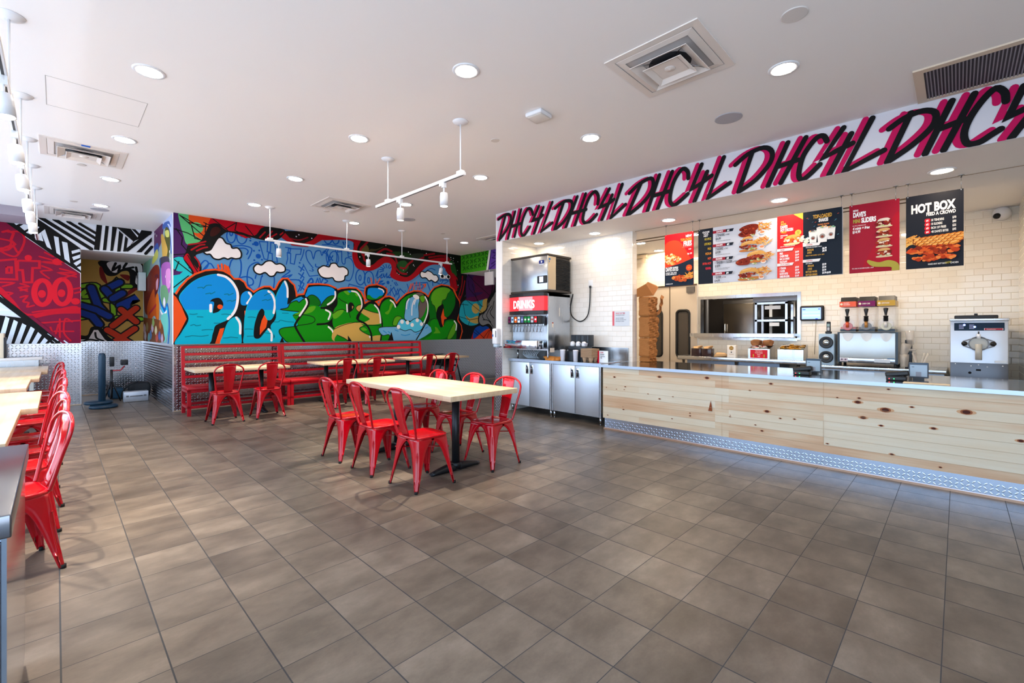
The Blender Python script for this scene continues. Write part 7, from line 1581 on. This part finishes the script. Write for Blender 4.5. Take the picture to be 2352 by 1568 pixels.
    for i, (a, pr) in enumerate((('1 TENDER', '$7.99'), ('1 SLIDER', '$9.99'), ("DAVE'S BITES", '$12.99'), ('CHEESE (PER SLIDER)', '$1.49'))): c.text(a, x2+.028, h-.640-i*.033, .024, 'ffffff', .46 if i < 3 else .34, .04); c.text(pr, x2+.19, h-.638-i*.033, .022, 'ffffff', .55, .04)
    for i in range(26): x, y = RN.uniform(x3+.01, w-.01), RN.uniform(h*.55, h-.02); c.stroke([(x, y), (x+.012, y+.004)], .005, RN.choice(('3c78a8', '5aa0b0', '3a5a78', 'c05040', '48687c')))
    c.text('TOP-LOADED', x3+.19, h-.09, .042, 'd8a848', .5, .03, align='C'); c.text('SHAKES', x3+.20, h-.135, .038, 'ffffff', .5, .04, align='C')
    for dx, dy, sc, fl in ((.10, -.02, .9, '5a4a58'), (.27, 0, .9, 'b8c0c0'), (.19, 0, 1.15, 'd8a860')):
        x, y = x3+dx, h-.255+dy; q = .048*sc; c.fill([(x-q, y+.045*sc), (x+q, y+.045*sc), (x+q*.75, y-.1*sc), (x-q*.75, y-.1*sc)], 'f2efea'); c.disc(x, y+.045*sc, q, 'd8d4ce', .014); blobs(c, x, y+.052*sc, q*.7, .01, 9, (fl, 'f0b070', '60a878'), .006, .012); c.disc(x, y-.04*sc, .024*sc, '9a9490'); c.disc(x, y-.045*sc, .013*sc, '8a4434')
    c.text('COOKIE CRUNCH', x3+.20, h-.175, .016, 'e08c50', .6, .03, align='C')
    head_(x3, h-.40, 'SHAKES', 'c84040'); c.text('CHOCOLATE, STRAWBERRY, VANILLA', x3+.03, h-.42, .011, 'ffffff', .6, .02)
    for i, (a, pr) in enumerate((('REGULAR', '$6.99'), ('LARGE', '$8.99'))): c.text(a, x3+.045, h-.455-i*.03, .022, 'd0a048', .48, .04); c.text(pr, x3+.19, h-.450-i*.028, .022, 'ffffff', .6, .04)
    c.text('MAKE IT TOP-LOADED + $1.99 - $3.99', x3+.03, h-.515, .013, 'd0a048', .6, .03); head_(x3, h-.585, 'DRINKS', 'c84040'); c.text('SOFT DRINKS', x3+.03, h-.605, .011, 'ffffff', .7, .02)
    for i, (a, pr) in enumerate((('REGULAR', '$2.99'), ('LARGE', '$3.99'), ('BOTTLED WATER', '$2.99'), ('BOTTLED DRINKS', '$3.99-$4.99'))): c.text(a, x3+.03+(.02 if i < 2 else 0), h-.638-i*.034, .022, 'd0a048', .46, .04); c.text(pr, x3+.19, h-.632-i*.032, .022, 'ffffff', .55, .04)
def d_slid(c, w, h):
    c.rect(0, w, 0, h, 'a51c32'); c.fill([(w*.3, 0), (w, 0), (w, h*.8), (w*.75, h*.6), (w*.4, h*.25)], 'b2182c', True); c.text('NEW!', w*.08, h*.90, .022, 'ffffff', .6, .03); c.text("DAVE'S", w*.08, h*.82, .052, 'ffffff', .5, .05); c.text('MINI', w*.08, h*.735, .040, 'b0a048', .55, .05); c.text('SLIDERS', w*.25, h*.73, .052, 'ffffff', .5, .05)
    c.text('NO SPICE | MEDIUM | HOT', w*.07, h*.685, .012, 'f0d0d0', .6, .02); c.text('4 minis + fries', w*.07, h*.635, .030, 'ffffff', .62, .03, .15); c.text('$14.99', w*.07, h*.585, .030, 'ffffff', .6, .03)
    x = w*.70
    for i in range(4):
        y = h*.24+i*.105; c.fill([(x-.055, y-.03), (x+.06, y-.028), (x+.055, y-.012), (x-.05, y-.012)], 'e0c8a0', True); blobs(c, x, y-.008, .055, .008, 8, SL, .008, .014, .5); blobs(c, x, y+.022, .062, .026, 26, CH+('f0d8c0',), .009, .017); c.fill([(x-.05, y+.04), (x-.03, y+.062), (x+.03, y+.066), (x+.052, y+.045), (x, y+.038)], ('d8a868', 'e8d8c8')[i == 3], True)
    c.fill([(w*.37, h*.155), (w*.40, h*.175), (w*.50, h*.15), (w*.62, h*.13), (w*.8, h*.15), (w*.97, h*.10), (w, 0), (w*.86, 0), (w*.84, h*.05), (w*.6, h*.065), (w*.48, h*.08), (w*.40, h*.12)], 'b3a443', True); c.text('TRY ONE OF OUR MINI SLIDERS - $4.49', w*.06, h*.055, .013, 'f4dcdc', .6, .02)
def d_hot(c, w, h):
    c.rect(0, w, 0, h, '22242c'); c.text('HOT BOX', w*.87, h*.76, .086, 'ece8e4', .60, .05, align='R', slope=.02); c.text('FEED A CROWD', w*.87, h*.705, .034, 'f4f0ea', .62, .04, align='R')
    for i, (a, pr) in enumerate((('10 TENDERS', '$70'), ('10 SLIDERS', '$80'), ('BOX OF FRIES', '$25'), ("40 DAVE'S BITES", '$45'))):
        y = h*(.625-i*.052); c.fill([(w*.345, y-.004), (w*.43, y-.004), (w*.43, y+.026), (w*.345, y+.026)], 'd02430', True); c.text('#%d' % (i+1), w*.385, y+.003, .018, 'ffffff', .7, .03, align='C'); c.text(a, w*.455, y, .023, 'f0ece4', .55, .03); c.text(pr, w*.815, y+.004, .023, 'f0ece4', .55, .03)
    fries(c, w*.08, h*.38, .06, .05, 30, ('e8a048', 'f0b860')); 
    for r_ in range(4):
        for i in range(9-r_): x = w*(.14+.10*i+.04*r_); y = h*(.375-.03*r_)+i*.0028; c.fill([(x-.004, y-.024), (x+.0, y+.016), (x+.05, y+.036), (x+.08, y+.006), (x+.03, y-.02)], '8a3c14', True); c.fill([(x, y-.016), (x+.006, y+.014), (x+.03, y+.03), (x+.06, y+.03), (x+.07, y+.008), (x+.03, y-.01)], RN.choice(('e8953c', 'd87c2c', 'f0a850')), True); c.stroke([(x+.015, y+.010), (x+.05, y+.019)], .006, 'f6cf80', True)
    blobs(c, w*.50, h*.235, w*.44, h*.055, 110, ('c84418', 'e05c20', 'd85020', 'a83410', 'f07c34', '8a2a10'), .014, .03); blobs(c, w*.5, h*.13, w*.36, h*.035, 60, ('d04a1a', 'e86428', 'b83a12', 'f08840'), .014, .026); c.text('MAKE ANY HOT BOX', w*.40, h*.035, .016, 'e8e4dc', .62, .03); c.text('HOT', w*.69, h*.037, .018, 'b8a83c', .8, .04, .2, slope=.08); c.text('CHICKEN', w*.78, h*.035, .016, 'e8e4dc', .6, .03)
board('fries_poster', 'hanging red and navy poster advertising top-loaded fries and bites', 3.007, 2.59, 1.995, 2.735, 'b01c24', d_fries, (2.99, 2.605))
board('main_menu_board', 'wide hanging menu board with white, red and black panels', 2.525, .915, 1.995, 2.738, 'c8ccd4', d_menu, (2.51, .93))
board('mini_sliders_poster', 'hanging crimson poster with a tall stack of mini sliders', .857, .435, 1.995, 2.742, '8a1428', d_slid, (.835, .465))
board('hot_box_poster', 'hanging black HOT BOX poster with trays of chicken', .384, -.037, 1.996, 2.74, '18181c', d_hot, (.37, -.02))
